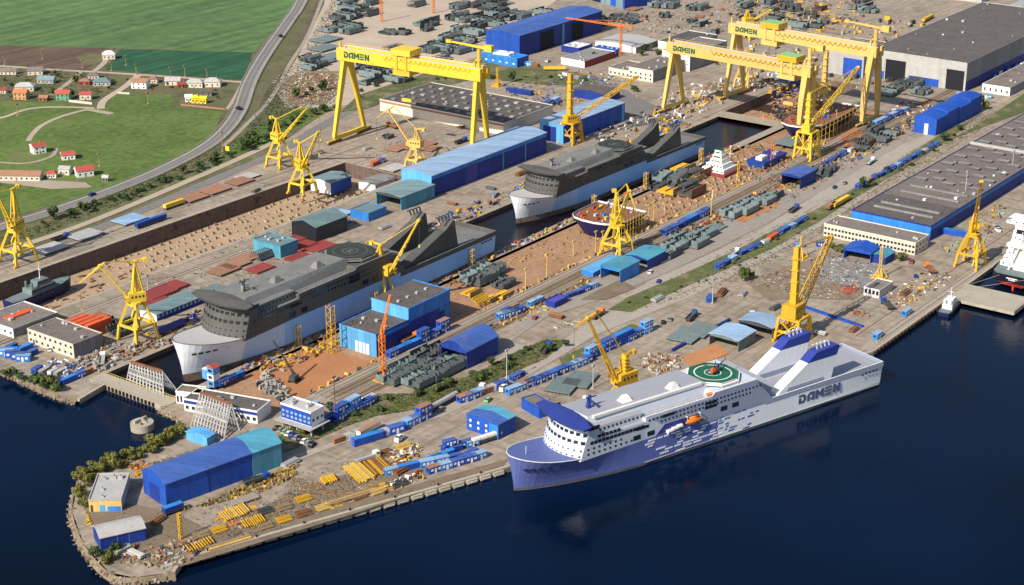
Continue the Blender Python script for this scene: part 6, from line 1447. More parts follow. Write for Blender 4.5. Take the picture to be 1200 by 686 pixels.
row([(962, 196), (1000, 176)], ['navy', 'blue', 'navy', 'blue', 'white'], 'behind the open blue shed', seed=32, s=1.1)
row([(480, 132), (575, 154)], ['blue', 'white', 'blue', 'navy', 'blue', 'white', 'navy', 'blue'], 'in front of the long grey warehouse', seed=33, rz=math.pi / 2, s=1.1)
row([(610, 76), (630, 79)], ['sky', 'sky', 'rust'], 'below the corner of the big blue hall', seed=34, s=1.2)
row([(660, 88), (680, 94)], ['white', 'blue', 'grey'], 'along the road behind the green bank', seed=35)
row([(640, 126), (654, 120)], ['blue', 'sky'], 'on the warehouse yard behind the pale crane hall', seed=36, s=1.5)
row([(595, 108), (622, 112)], ['navy', 'navy', 'navy'], 'on the yard beside the small yellow tower crane', seed=37, s=1.5)
row([(1120, 112), (1165, 116)], ['sky', 'blue', 'blue', 'white', 'sky'], 'at the corner of the huge grey hall', seed=38, jit=2)
row([(1160, 92), (1200, 74)], ['blue', 'white', 'blue', 'navy', 'white'], 'beside the huge grey hall at the right edge', seed=39, jit=3)
row([(1110, 274), (1133, 278)], ['long', 'long'], 'by the orange-yellow quay crane', seed=40, rz=-1.35, s=1.2)
row([(905, 90), (960, 110)], ['sky', 'blue', 'navy', 'rust'], 'under the girder of the middle gantry crane', seed=41, jit=3, s=1.2)
row([(436, 195), (448, 190)], ['rust', 'orange', 'blue'], 'at the end of the west dock', seed=42)
row([(925, 290), (975, 288)], ['sky', 'blue'], 'among the derricks of the scrap yard', seed=43, jit=1, s=.9)
p = G(1062, 369); put(CP['sky'], (p.x, p.y, 0), 0, 'light blue cabin standing alone on the right quay rails', 'quay rail cabins', 1.1)
p = G(1028, 396); put(CP['sky'], (p.x, p.y, 0), 0, 'light blue cabin on the right quay nearest the ferry stern', 'quay rail cabins', 1.1)
p = G(832, 353); put(CP['blue'], (p.x, p.y, 0), .3, 'lone blue cabin on the empty paved yard right of the grass strip', 'lone cabins', 1.1)
# cabin tower at the near bow
ct = empty('stair_tower', 'light blue and white stair tower with red roof beside the near ferry bow', 'stair tower', G(251, 452), 0)
for k in range(3): MB().box(-2.2, 2.2, -2.2, 2.2, k * 3.4, k * 3.4 + 3.2, ['sky', 'white', 'sky'][k]).build('storey', ct); MB().box(-2.3, -2.2, -1.2, 1.2, k * 3.4 + 1, k * 3.4 + 2.4, 'glass').build('window', ct)
MB().box(-2.4, -1.6, 2.2, 5.4, 3.4, 8.4, 'sky').box(-2.4, 2.4, 2.2, 5.4, 8.4, 8.7, 'white').build('balcony', ct)
MB().hexa([(-2.6, -2.6, 10.2), (2.6, -2.6, 10.2), (2.6, 2.6, 10.2), (-2.6, 2.6, 10.2), (-2.2, -.2, 11.6), (2.2, -.2, 11.6), (2.2, .2, 11.6), (-2.2, .2, 11.6)], 'tile').build('roof', ct)
row([(258, 452), (285, 440)], ['blue', 'rust', 'long', 'navy'], 'beside the stair tower at the near ferry bow', seed=47, zb=0)

# steel hull blocks
def steel_proto(seed, L, W, H, m1, m2, style):
    r = random.Random(seed); root = empty('steel_block', 'x', 'steel section')
    MB().box(-L / 2, L / 2, -W / 2, W / 2, .8, 1.2, m1).build('plate', root)
    s = MB(); n = max(3, int(L / 2.2))
    if style == 'cells':
        for k in range(n + 1):
            x = -L / 2 + L * k / n; hh = H * r.uniform(.7, 1.0)
            s.box(x - .12, x + .12, -W / 2, -W * .12, 1.2, 1.2 + hh, m1); s.box(x - .12, x + .12, W * .1, W / 2, 1.2, 1.2 + hh * r.uniform(.5, 1), m2)
        for y in (-W / 2, -W * .12, W * .1, W / 2): s.box(-L / 2, L / 2, y - .12, y + .12, 1.2, 1.2 + H * r.uniform(.55, .85), m2)
    elif style == 'ribs':
        for k in range(n * 2 + 1):
            x = -L / 2 + L * k / (n * 2); s.box(x - .1, x + .1, -W / 2, W / 2, 1.2, 1.2 + H * .35, m2)
        s.box(-L / 2, L / 2, -W / 2, -W / 2 + .25, 1.2, 1.2 + H, m1).box(-L / 2, L / 2, -.1, .1, 1.2, 1.2 + H * .5, m1)
    elif style == 'panel':
        for k in range(8): y = -W / 2 + W * k / 7; s.box(-L / 2, L / 2, y - .1, y + .1, .3, .8, m2)
    else:
        for k in range(n + 1):
            x = -L / 2 + L * k / n; s.beam((x, -W / 2, 1), (x, -W * .3, 1 + H), .3, .3, m2); s.beam((x, -W * .3, 1 + H), (x, W * .3, 1 + H), .3, .3, m2); s.beam((x, W * .3, 1 + H), (x, W / 2, 1), .3, .3, m2)
        s.hexa([(-L / 2, -W / 2, 1), (L / 2, -W / 2, 1), (L / 2, -W / 2 + .2, 1), (-L / 2, -W / 2 + .2, 1), (-L / 2, -W * .3, 1 + H), (L / 2, -W * .3, 1 + H), (L / 2, -W * .3 + .2, 1 + H), (-L / 2, -W * .3 + .2, 1 + H)], m1)
    s.build('stiffeners', root)
    t = MB()
    for sx in (-.4, 0, .4):
        for sy in (-.35, .35): t.box(sx * L - .5, sx * L + .5, sy * W - .4, sy * W + .4, 0, .8, 'dyellow' if style != 'panel' else 'rust')
    t.build('support_stand', root); return root
SP = dict(cells=steel_proto(1, 14, 11, 4.5, 'steel', 'steel2', 'cells'), cellp=steel_proto(2, 13, 10, 4, 'steel2', 'steel2', 'cells'), ribs=steel_proto(3, 14, 9, 3.5, 'steel', 'steel2', 'ribs'), dark=steel_proto(4, 12, 9, 4, 'steel3', 'steel', 'cells'),
          panel=steel_proto(5, 15, 11, 1, 'steel2', 'steel', 'panel'), roofy=steel_proto(6, 14, 10, 4, 'steel', 'steel3', 'arch'), redp=steel_proto(7, 15, 10, 1, 'red', 'rust', 'panel'), brownp=steel_proto(8, 15, 11, 1, 'btile', 'steel3', 'panel'), lgp=steel_proto(9, 15, 11, 1, 'lgrey', 'steel3', 'panel'), bluep=steel_proto(10, 15, 11, 1, 'pblue', 'steel3', 'panel'), rusty=steel_proto(11, 12, 9, 3, 'rust', 'steel3', 'ribs'), tan=steel_proto(12, 12, 8, 2.5, 'timber', 'dyellow', 'ribs'))
SN = dict(cells='grey cellular section', cellp='pale green-grey cellular section', ribs='grey ribbed section', dark='dark grey section', panel='pale flat panel', roofy='grey framed section', redp='dark red flat panel', brownp='brown flat panel', lgp='light grey flat panel', bluep='pale blue flat panel', rusty='rusty ribbed section', tan='tan ribbed section')
def blocks(lst, where, zb=0, s0=1.0, group=None, rz=None):
    tot = {}; cnt = {}
    for it in lst: tot[it[0]] = tot.get(it[0], 0) + 1
    for it in sorted(lst, key=lambda t: t[1]):
        k, x, y = it[:3]; s = (it[3] if len(it) > 3 else 1) * s0; a = it[4] if len(it) > 4 else (rz if rz is not None else 0)
        cnt[k] = cnt.get(k, 0) + 1; p = G(x, y, zb)
        put(SP[k], (p.x, p.y, zb), a, (ORD[cnt[k] - 1] + ' ' + SN[k] + ' from left ' if tot[k] > 1 else SN[k] + ' ') + where, group or 'steel sections ' + where, s if isinstance(s, tuple) else s)
blocks([('cells', 463, 446, 1.0), ('cells', 478, 438, 1.1), ('cells', 492, 450, 1.0), ('cells', 500, 434, 1.0), ('dark', 500, 421, 1.1), ('dark', 515, 415, 1), ('cells', 524, 434, 1.1), ('cells', 512, 442, .9), ('dark', 487, 443, .8), ('ribs', 535, 425, 1)], 'in the group before the blue arched shelter', s0=1.05)
blocks([('cellp', 790, 293, 1.1), ('cellp', 800, 283, 1.1), ('cellp', 815, 288, 1.1), ('cellp', 826, 277, 1.0), ('ribs', 785, 300), ('panel', 838, 268, .9), ('panel', 775, 305, .8)], 'beside the rails right of the twin teal sheds')
blocks([('cellp', 858, 253, 1.1), ('cellp', 872, 249, 1.2), ('cellp', 884, 240, 1.0), ('cellp', 896, 238, 1.0), ('ribs', 905, 232)], 'on orange earth left of the open blue shed')
blocks([('cells', 562, 330, 1.3), ('cells', 572, 322, 1.2), ('dark', 590, 336, 1.0), ('ribs', 553, 322, .9)], 'on the berth floor right of the light blue workshop', zb=-1.6)
blocks([('tan', 590, 348, .9), ('tan', 552, 345, .9), ('tan', 575, 352, .8)], 'among the yellow frames right of the light blue workshop', zb=-1.6)
blocks([('panel', 660, 454, 1.2, .25), ('panel', 680, 447, 1.2, .25)], 'behind the bridge of the moored ferry')
blocks([('panel', 805, 395, 1.3, .1), ('panel', 820, 389, 1.2, .1)], 'left of the red earth pad behind the ferry')
blocks([('lgp', 58, 293, 1.25), ('lgp', 100, 277, 1.25), ('bluep', 152, 259, 1.25), ('brownp', 226, 233, 1.2), ('brownp', 252, 224, 1.2), ('brownp', 281, 214, 1.1), ('lgp', 290, 208, 1.0)], 'laid out beyond the west dock', rz=0)
blocks([('brownp', 262, 318, 1.1), ('brownp', 275, 311, 1.1), ('brownp', 288, 304, 1.0), ('redp', 185, 345, 1.3), ('redp', 200, 338, 1.2), ('redp', 345, 282, 1.0), ('redp', 355, 290, 1.2), ('redp', 375, 291, 1.2), ('redp', 350, 303, 1.0), ('redp', 180, 353, 1.0), ('redp', 305, 316, 1.0)], 'between the west dock and the near ferry', rz=0)
blocks([('panel', 250, 342, 1.1), ('panel', 282, 336, 1.0), ('lgp', 315, 328, 1.0), ('dark', 130, 385, 1.0), ('ribs', 148, 378, .9), ('dark', 142, 392, .8), ('roofy', 308, 302, .9), ('panel', 318, 290, 1.1), ('lgp', 395, 262, 1.0), ('lgp', 380, 268, .9), ('bluep', 398, 252, 1.0)], 'on the strip left of the near ferry', rz=0)
blocks([('brownp', 465, 175, 1.0, .1), ('brownp', 478, 172, 1.1, .1), ('brownp', 497, 171, 1.1, .1), ('brownp', 505, 175, .9, .1), ('lgp', 462, 198, 1.1), ('dark', 455, 162, .6), ('rusty', 540, 150, .5)], 'on the concrete under the nearest gantry crane')
rb = random.Random(77); L_ = []  # stock of the beige yard
for (cx, cy, wx, wy, n, ks) in ((600, 22, 40, 10, 12, ['dark', 'ribs', 'cells']), (500, 70, 40, 10, 14, ['dark', 'cells', 'roofy']), (400, 24, 14, 20, 8, ['dark', 'cells']), (540, 28, 52, 22, 40, ['cells', 'dark', 'ribs', 'roofy', 'dark']), (415, 12, 22, 12, 17, ['dark', 'cells', 'roofy']), (450, 88, 25, 12, 18, ['dark', 'cells', 'cells', 'ribs']), (530, 54, 25, 6, 14, ['dark', 'cells']), (463, 38, 14, 4, 3, ['dark', 'ribs']), (573, 5, 25, 4, 6, ['dark', 'panel']), (370, 76, 14, 6, 5, ['dark', 'cells'])):
    for k in range(n): L_.append((rb.choice(ks), cx + rb.uniform(-wx, wx), cy + rb.uniform(-wy, wy), rb.uniform(.8, 1.2), rb.choice([0, 0, 1.57])))
blocks(L_, 'in the beige steel yard at the top', s0=1.05)
blocks([('panel', 388, 36, 1.4), ('panel', 382, 48, 1.5), ('panel', 380, 58, 1.5), ('panel', 388, 68, 1.4), ('panel', 377, 74, 1.3)], 'in the stepped grey-green column beside the far gantry', s0=1.1)
L_ = []
for (cx, cy, wx, wy, n, ks) in ((725, 26, 30, 5, 10, ['dark', 'dark', 'ribs']), (780, 12, 40, 10, 9, ['dark', 'cells', 'brownp']), (900, 12, 40, 14, 12, ['dark', 'cells', 'rusty']), (960, 26, 30, 18, 8, ['dark', 'cells', 'rusty']), (1020, 8, 22, 8, 9, ['cells', 'dark', 'ribs']), (840, 32, 30, 8, 6, ['dark', 'ribs'])):
    for k in range(n): L_.append((rb.choice(ks), cx + rb.uniform(-wx, wx), cy + rb.uniform(-wy, wy), rb.uniform(.7, 1.3), rb.choice([0, 0, 1.57, .4])))
blocks(L_, 'in the far yard at the top right')
L_ = []
for (cx, cy, wx, wy, n, ks) in ((1060, 110, 26, 9, 8, ['cells', 'cellp', 'roofy']), (1000, 168, 22, 9, 7, ['rusty', 'dark', 'panel']), (920, 142, 20, 6, 5, ['dark', 'rusty']), (1035, 160, 14, 6, 4, ['cells', 'dark'])):
    for k in range(n): L_.append((rb.choice(ks), cx + rb.uniform(-wx, wx), cy + rb.uniform(-wy, wy), rb.uniform(.7, 1.2), rb.choice([0, 0, 1.57, .4])))
blocks(L_, 'in front of the huge grey hall')
blocks([('panel', 925, 168, 1.4, 0), ('dark', 965, 205, 1.0, .3), ('dark', 972, 200, .9, .3)], 'around the bright yellow lattice crane')
blocks([('cells', 785, 215, 1.3, .2), ('dark', 800, 222, 1.2), ('tan', 788, 226, 1.3), ('rusty', 808, 228, 1.3), ('dark', 770, 222, .9), ('tan', 812, 212, 1.0), ('rusty', 818, 206, 1.2), ('tan', 800, 200, 1.1)], 'standing in the middle of the berth', zb=-1.6, s0=1.2)
# scattered stock of the scrap yard, pier and stockyards: heaps nobody could count
def heap(name, loop, n, seed, cols, smin, smax, zb=0, hmax=1.2, long=3.0, rz=None):
    r = random.Random(seed); P = [G(*p, zb).xy for p in loop]; mb = MB(); k = 0
    x0, x1 = min(p.x for p in P), max(p.x for p in P); y0, y1 = min(p.y for p in P), max(p.y for p in P)
    def inside(x, y):
        c = False
        for i in range(len(P)):
            a, b = P[i], P[i - 1]
            if (a.y > y) != (b.y > y) and x < (b.x - a.x) * (y - a.y) / (b.y - a.y) + a.x: c = not c
        return c
    while k < n:
        x, y = r.uniform(x0, x1), r.uniform(y0, y1)
        if not inside(x, y): continue
        k += 1; s = r.uniform(smin, smax) * .8; l = s * r.uniform(1, long)
        a = (rz + r.choice([0, 1.57]) + r.gauss(0, .12)) if rz is not None else r.random() * 3.14
        mb.obox((x, y, zb + r.random() * .25), l, s * .6, s * r.uniform(.15, hmax), a, r.choice(cols))
    return tag(mb.build(name), kind='stuff')
heap('scrap_pieces', [(872, 330), (975, 296), (1040, 318), (1000, 352), (940, 350)], 1300, 1, ['rust', 'dirt', 'grey', 'quay', 'steel3', 'btile', 'dirt', 'lgrey', 'concrete'], .3, 1.2, hmax=.6, long=4, rz=0)
heap('metal_offcuts', [(975, 302), (1020, 308), (1035, 322), (1010, 336), (965, 328)], 420, 2, ['white', 'lgrey', 'steel2', 'quay', 'steel3', 'grey'], .3, 1.3, hmax=.3, long=4)
heap('red_frames', [(985, 340), (1000, 333), (1006, 340), (992, 348)], 60, 3, ['red', 'red', 'redor'], .4, .9, long=6, rz=.1)
heap('scrap_heap', [(335, 108), (352, 86), (402, 88), (404, 100), (385, 118), (345, 120)], 1500, 4, ['timber', 'btile', 'dirt', 'rust', 'quay', 'pier', 'rust', 'dirt', 'offw'], .4, 1.5, hmax=1.2)
heap('steel_stock', [(205, 650), (260, 615), (345, 575), (425, 556), (440, 575), (380, 600), (250, 648)], 900, 5, ['rust', 'timber', 'btile', 'dirt', 'steel3', 'quay', 'dirt', 'verge', 'grey'], .25, .8, hmax=.7, long=7, rz=-.37)
heap('yellow_frames', [(255, 600), (290, 585), (310, 595), (300, 615), (270, 622), (250, 615)], 60, 6, ['dyellow', 'dyellow', 'yellow', 'orange'], .3, .9, hmax=.8, long=7, rz=-.37)
heap('yellow_beams', [(395, 555), (445, 538), (460, 552), (420, 570)], 30, 7, ['yellow', 'pyellow', 'dyellow', 'orange'], .25, .6, hmax=.8, long=16, rz=-1.2)
heap('pipe_stock', [(330, 588), (345, 560), (375, 566), (395, 578), (360, 592)], 420, 8, ['timber', 'rust', 'verge', 'dirt', 'timber'], .2, .5, hmax=.8, long=10, rz=-.9)
heap('yellow_frames', [(375, 590), (440, 565), (455, 572), (390, 598)], 90, 9, ['dyellow', 'yellow', 'timber'], .3, .7, long=8, rz=-.37)
heap('yellow_frames', [(205, 596), (240, 594), (300, 580), (345, 560), (350, 545), (335, 548), (300, 562), (215, 600)], 620, 10, ['dyellow', 'timber', 'rust', 'verge', 'leaf2', 'timber', 'pyellow'], .3, .8, hmax=2.6, long=3)
heap('yellow_frames', [(148, 545), (168, 540), (176, 550), (160, 560)], 90, 11, ['dyellow', 'orange', 'rust'], .3, .9, long=5)
heap('yellow_frames', [(100, 598), (105, 610), (108, 615), (103, 616)], 25, 12, ['dyellow', 'yellow'], .4, .9, long=4)
heap('headland_litter', [(120, 600), (190, 600), (330, 560), (420, 530), (500, 510), (560, 530), (440, 580), (300, 625), (200, 665), (140, 665)], 900, 50, ['dirt', 'rust', 'timber', 'quay', 'steel3', 'btile'], .2, .6, hmax=.4, long=4)
heap('yard_litter', [(600, 470), (700, 430), (800, 400), (900, 360), (1000, 345), (1080, 350), (1020, 395), (930, 400), (800, 440), (680, 480)], 150, 51, ['dirt', 'rust', 'timber', 'quay', 'steel3', 'btile'], .2, .7, hmax=.4, long=4)
heap('yard_litter', [(420, 180), (480, 160), (560, 175), (560, 200), (480, 222), (430, 205)], 260, 52, ['dirt', 'rust', 'steel3', 'quay', 'blue'], .3, .9, hmax=.5, long=4)
heap('yard_litter', [(130, 330), (250, 290), (400, 240), (440, 250), (330, 310), (180, 370)], 420, 53, ['dirt', 'rust', 'steel3', 'quay', 'grey', 'white'], .25, .9, hmax=.6, long=4)
heap('yard_litter', [(0, 325), (150, 275), (300, 222), (400, 190), (400, 170), (250, 212), (100, 262), (0, 300)], 300, 54, ['dirt', 'rust', 'steel3', 'quay', 'grey'], .25, .8, hmax=.5, long=4)
heap('scrap_pieces', [(190, 640), (210, 632), (240, 628), (232, 655), (205, 665), (180, 668), (140, 660), (135, 645)], 180, 13, ['rust', 'lgrey', 'steel3', 'quay', 'btile', 'timber'], .4, 1.6)
heap('scrap_pieces', [(455, 532), (490, 520), (495, 532), (470, 545), (458, 545)], 170, 14, ['dyellow', 'rust', 'steel3', 'white', 'lgrey'], .4, 1.5)
heap('scrap_pieces', [(440, 572), (495, 552), (496, 562), (450, 580)], 130, 15, ['rust', 'dyellow', 'steel3', 'white'], .4, 1.2, hmax=1.6)
heap('concrete_rubble', [(325, 470), (300, 455), (310, 440), (332, 452), (340, 470)], 150, 16, ['grey', 'lgrey', 'steel3', 'quay'], .6, 2.2, zb=0, hmax=1.8)
heap('scrap_pieces', [(96, 405), (128, 396), (150, 408), (120, 420), (100, 432), (95, 440), (88, 430)], 320, 17, ['rust', 'grey', 'lgrey', 'quay', 'steel3', 'lgrey'], .4, 1.4)
heap('scrap_pieces', [(745, 428), (760, 416), (800, 420), (795, 432), (770, 440)], 160, 18, ['quay', 'offw', 'timber', 'rust', 'lgrey'], .5, 1.8)
heap('timber_stock', [(648, 388), (680, 378), (682, 374), (650, 384)], 60, 19, ['quay', 'timber', 'offw'], .4, 1, long=6, rz=0)
heap('scrap_pieces', [(770, 118), (800, 100), (845, 98), (850, 118), (825, 125), (800, 128)], 200, 20, ['white', 'lgrey', 'grey', 'dirt', 'dyellow', 'rust', 'quay', 'pyellow'], .5, 2.2)
heap('scrap_pieces', [(1040, 130), (1060, 118), (1100, 124), (1080, 134), (1045, 140)], 140, 21, ['redor', 'rust', 'white', 'steel3', 'quay'], .4, 1.5)
heap('stockyard_clutter', [(700, 20), (870, 0), (900, 30), (800, 44), (740, 40)], 240, 22, ['rust', 'quay', 'timber', 'steel3', 'lgrey'], .6, 2.6)
heap('stockyard_clutter', [(870, 0), (1000, -10), (1010, 20), (930, 50), (870, 40)], 420, 23, ['steel', 'dyellow', 'rust', 'steel3', 'quay'], .6, 2.8)
heap('stockyard_clutter', [(830, 180), (905, 165), (960, 200), (1000, 180), (1015, 190), (930, 235), (880, 260), (850, 262), (905, 222)], 520, 24, ['dyellow', 'rust', 'btile', 'timber', 'quay', 'steel3', 'steel2', 'dirt'], .4, 1.5)
heap('stockyard_clutter', [(660, 80), (720, 90), (745, 104), (700, 104), (650, 92)], 140, 25, ['white', 'lgrey', 'blue', 'rust', 'steel3'], .4, 1.6)
heap('stockyard_clutter', [(590, 100), (640, 96), (700, 108), (690, 118), (640, 128), (600, 118)], 170, 26, ['steel3', 'rust', 'timber', 'dyellow', 'blue'], .4, 1.8)
heap('stockyard_clutter', [(900, 100), (960, 100), (985, 130), (960, 145), (905, 130)], 300, 27, ['steel3', 'rust', 'blue', 'quay', 'dyellow'], .5, 2.0)
heap('stockyard_clutter', [(1040, 345), (1075, 325), (1100, 310), (1125, 325), (1080, 350), (1040, 372)], 150, 28, ['rust', 'btile', 'dyellow', 'steel3', 'white'], .3, 1.3)
heap('brown_heap', [(995, 362), (1018, 366), (1020, 372), (1000, 370)], 40, 29, ['btile', 'rust'], .5, 1.5)
heap('stockyard_clutter', [(1100, 290), (1130, 284), (1140, 260), (1165, 240), (1180, 245), (1150, 290), (1120, 300)], 140, 30, ['rust', 'quay', 'steel3', 'dyellow', 'mint'], .4, 1.6)
heap('stockyard_clutter', [(60, 420), (95, 425), (100, 436), (70, 448), (45, 440)], 110, 31, ['lgrey', 'white', 'steel3', 'blue', 'grey'], .5, 1.8)
heap('stockyard_clutter', [(600, 382), (640, 372), (652, 360), (620, 360), (590, 372)], 60, 32, ['red', 'yellow', 'rust', 'steel2'], .4, 1.2)
# racks of stored beams
def rack(label, a, b, c, n, m, m2='rust', w_=.5):
    A_, B_, C_ = G(*a), G(*b), G(*c); r = empty('beam_rack', label, 'beam rack', A_, 0, 'beam racks of the stockyard'); d = B_ - A_; e = C_ - A_
    s = MB(); up = Vector((0, 0, .35))
    for t in (.15, .5, .85): s.beam(d * t + up * .5, d * t + e + up * .5, .5, .4, m2)
    s.build('sleeper', r); rr = random.Random(n)
    for k in range(n):
        o_ = e * ((k + .5) / n) + Vector((0, 0, .75 + rr.uniform(0, .5))); j = rr.uniform(-.06, .06)
        MB().beam(o_ + d * j, o_ + d * (1 + j), w_, w_ * 1.2, rr.choice([m, m, m2 if m2 != 'rust' else m])).build('beam', r)
    return r
rack('rack of long yellow-green beams on the headland stockyard', (401, 549), (421, 568), (421, 543), 14, 'pyellow', 'yellow', .3)
rack('rack of orange-brown beams right of the yellow-green rack', (423, 543), (440, 560), (446, 536), 16, 'rust', 'dyellow', .32)
rack('short yellow frame stack left of the long beam racks', (374, 563), (380, 570), (390, 558), 6, 'dyellow', 'yellow', .6)
rack('yellow ladder frames farthest left in the stockyard', (255, 603), (264, 613), (285, 592), 12, 'pyellow', 'dyellow', .4)
rack('orange ladder frames by the quay edge', (281, 613), (287, 621), (306, 605), 10, 'dyellow', 'rust', .4)
rack('yellow low beams near the yellow derrick', (216, 642), (222, 649), (246, 631), 10, 'dyellow', 'rust', .35)
rack('thin yellow rods lying along the quay road', (240, 645), (290, 630), (243, 648), 5, 'pyellow', 'timber', .4)
rack('tan rods in front of the long beam racks', (380, 590), (440, 572), (384, 596), 6, 'timber', 'pyellow', .4)
rack('pale pipes in the middle of the headland road', (270, 590), (300, 580), (274, 596), 6, 'quay', 'lgrey', .6)
rack('pale concrete beams beside the small blue shed', (133, 648), (150, 640), (137, 651), 7, 'lgrey', 'quay', .9)
RK = [((300, 618), 'the quay side of the stockyard'), ((322, 610), 'the quay side of the stockyard'), ((345, 603), 'the quay side of the stockyard'), ((368, 596), 'the quay side of the stockyard'), ((300, 600), 'the middle of the stockyard'), ((322, 596), 'the middle of the stockyard'), ((345, 586), 'the middle of the stockyard'),
      ((410, 583), 'the quay side below the long racks'), ((432, 577), 'the quay side below the long racks'), ((458, 568), 'the quay side below the long racks'), ((225, 628), 'the ground near the yellow derrick'), ((246, 622), 'the ground near the yellow derrick'), ((440, 532), 'the road side above the long racks'), ((462, 524), 'the road side above the long racks')]
_c = {}
for i, ((x, y), wh) in enumerate(RK):
    mm = ['timber', 'dyellow', 'rust', 'pyellow', 'steel3'][i % 5]; _c[wh] = _c.get(wh, 0) + 1
    rack('%s %s beam stack from the left on %s' % (ORD[_c[wh] - 1], ['tan', 'deep yellow', 'rusty', 'pale yellow', 'dark grey'][i % 5], wh), (x, y), (x + 16, y - 5.2), (x + 5, y + 6), 9, mm, 'rust', .32)
rack('yellow frames on the berth beside the light blue workshop', (552, 352), (566, 345), (560, 360), 6, 'dyellow', 'yellow', .6)
# clutter lines along the docks
def strip_heap(name, x0, x1, y0, y1, z, n, seed, cols, smin=.4, smax=1.4, hmax=1.3, long=2.6):
    r = random.Random(seed); mb = MB()
    for k in range(n):
        s = r.uniform(smin, smax); x, y = r.uniform(x0, x1), r.uniform(y0, y1)
        mb.obox((x, y, z), s * r.uniform(1, long), s * .7, s * r.uniform(.3, hmax), r.choice([0, 0, 0, 1.57]) + r.gauss(0, .2), r.choice(cols))
    return tag(mb.build(name), kind='stuff')
YC = ['dyellow', 'pyellow', 'timber', 'rust', 'quay', 'dirt', 'btile']
strip_heap('dockside_gear', 560, 770, 582.5, 588, .2, 420, 1, YC + ['blue', 'red', 'lgrey'])
strip_heap('dockside_gear', 770, 1050, 582.5, 588, .2, 460, 2, YC + ['blue', 'redor', 'white'])
strip_heap('dockside_gear', 690, 1100, 537.6, 541, -1.6, 520, 3, YC, hmax=2)
strip_heap('dockside_gear', 560, 612, 537.6, 541, -1.6, 60, 4, YC, hmax=2)
strip_heap('dockside_gear', 780, 1060, 541, 580, -1.6, 520, 5, ['timber', 'dyellow', 'rust', 'quay', 'floor'], .25, .9)
strip_heap('dockside_gear', 705, 780, 568, 580, -1.6, 90, 6, ['timber', 'quay', 'dyellow', 'rust'], .4, 1.2)
strip_heap('dockside_gear', 565, 640, 570, 582, -1.6, 150, 7, YC, .6, 2.0)
strip_heap('dockside_gear', 780, 1080, 637, 655, .1, 300, 8, ['dyellow', 'rust', 'blue', 'quay', 'steel3', 'yellow', 'mblue'], .5, 2.2)
strip_heap('dockside_gear', 560, 740, 637, 660, .1, 260, 9, ['purple', 'steel3', 'dyellow', 'rust', 'quay', 'steel3'], .5, 1.6)
strip_heap('dockside_gear', 1060, 1290, 500, 520, .1, 260, 10, YC + ['steel3', 'blue'], .5, 2)
strip_heap('dockside_gear', 860, 1060, 505, 521, .1, 260, 11, YC + ['steel3', 'steel2', 'redor'], .5, 1.8)
strip_heap('dockside_gear', 590, 780, 516, 521, .1, 110, 12, YC + ['steel3'], .4, 1.4)
strip_heap('dockside_gear', 517, 560, 640, 652, .1, 120, 13, ['quay', 'rust', 'grey', 'dirt', 'lgrey'], .6, 2.0)
strip_heap('dock_debris', 510, 640, 726, 780, -10, 260, 14, ['dirt', 'rust', 'timber', 'steel3'], .5, 2.2, .5)
strip_heap('dock_debris', 1130, 1260, 594, 638, -8, 260, 15, ['orange', 'timber', 'quay', 'rust'], .5, 1.6, .6)
strip_heap('far_yard_clutter', 1270, 1500, 560, 760, .1, 420, 16, ['rust', 'steel3', 'dyellow', 'lgrey', 'quay'], .6, 3)
strip_heap('dockside_gear', 1000, 1300, 650, 690, .1, 300, 17, ['rust', 'steel3', 'dyellow', 'lgrey', 'quay', 'white'], .5, 2.4)
# keel blocks on the dock floors
kb = MB().box(-1.1, 1.1, -.7, .7, 0, 1.1, 'quay').box(-.9, .9, -.5, .5, 1.1, 1.6, 'timber').box(-.7, .7, -.35, .35, 1.6, 1.9, 'rust')
kbs = kb.build('keel_block'); n = 0
def keel(x, y, z, label, group, s=1.0):
    global n
    o = kbs if n == 0 else kbs.copy()
    if n: C.objects.link(o)
    o.location = (x, y, z); o.rotation_euler = (0, 0, RND.choice([0, 0, 1.57]) + RND.gauss(0, .05)); o.scale = (s, s, s); tag(o, label, 'keel block', group); n += 1
for i in range(36):
    for j in range(6):
        if n >= 208: break
        keel(640 + i * 5.9 + RND.gauss(0, 1.1), 730 + j * 9.2 + RND.gauss(0, 1.0), -10, 'timber topped concrete keel block on the floor of the west dock', 'keel blocks in the west dock', RND.uniform(.55, 1.0))
for i in range(15):
    for j in range(5): keel(905 + i * 9 + RND.gauss(0, .6), 546 + j * 7 + RND.gauss(0, .5), -1.6, 'timber topped keel block on the brown building berth', 'keel blocks on the building berth')
# yellow posts and light masts
def post(label, px_, h, m, zb=0, cat='mast', group='yard masts'):
    p = G(*px_, zb); r = empty('light_mast', label, cat, (p.x, p.y, zb), 0, group)
    MB().beam((0, 0, 0), (0, 0, h), .5, .5, m, .3, .3).build('pole', r)
    MB().box(-1.2, 1.2, -.35, .35, h - .3, h + .5, m).build('lamp_head', r); MB().box(-.8, .8, -.8, .8, 0, .6, 'quay').build('base', r)
for i, (x, y, h, m) in enumerate(((616, 341, 13, 'pyellow'), (641, 325, 14, 'yellow'), (672, 300, 9, 'pyellow'), (698, 296, 13, 'pyellow'), (706, 294, 12, 'yellow'), (760, 262, 12, 'pyellow'), (766, 258, 12, 'yellow'), (779, 252, 13, 'yellow'), (700, 270, 9, 'pyellow'), (833, 256, 20, 'pyellow'), (835, 235, 8, 'white'), (864, 210, 10, 'yellow'), (866, 208, 11, 'dyellow'), (903, 196, 14, 'orange'), (906, 194, 14, 'orange'))):
    post('%s upright mast on the berth, %s from the left' % ({'pyellow': 'pale yellow', 'yellow': 'yellow', 'white': 'white', 'dyellow': 'deep yellow', 'orange': 'orange'}[m], ORD[i]), (x, y), h, m, -1.6)
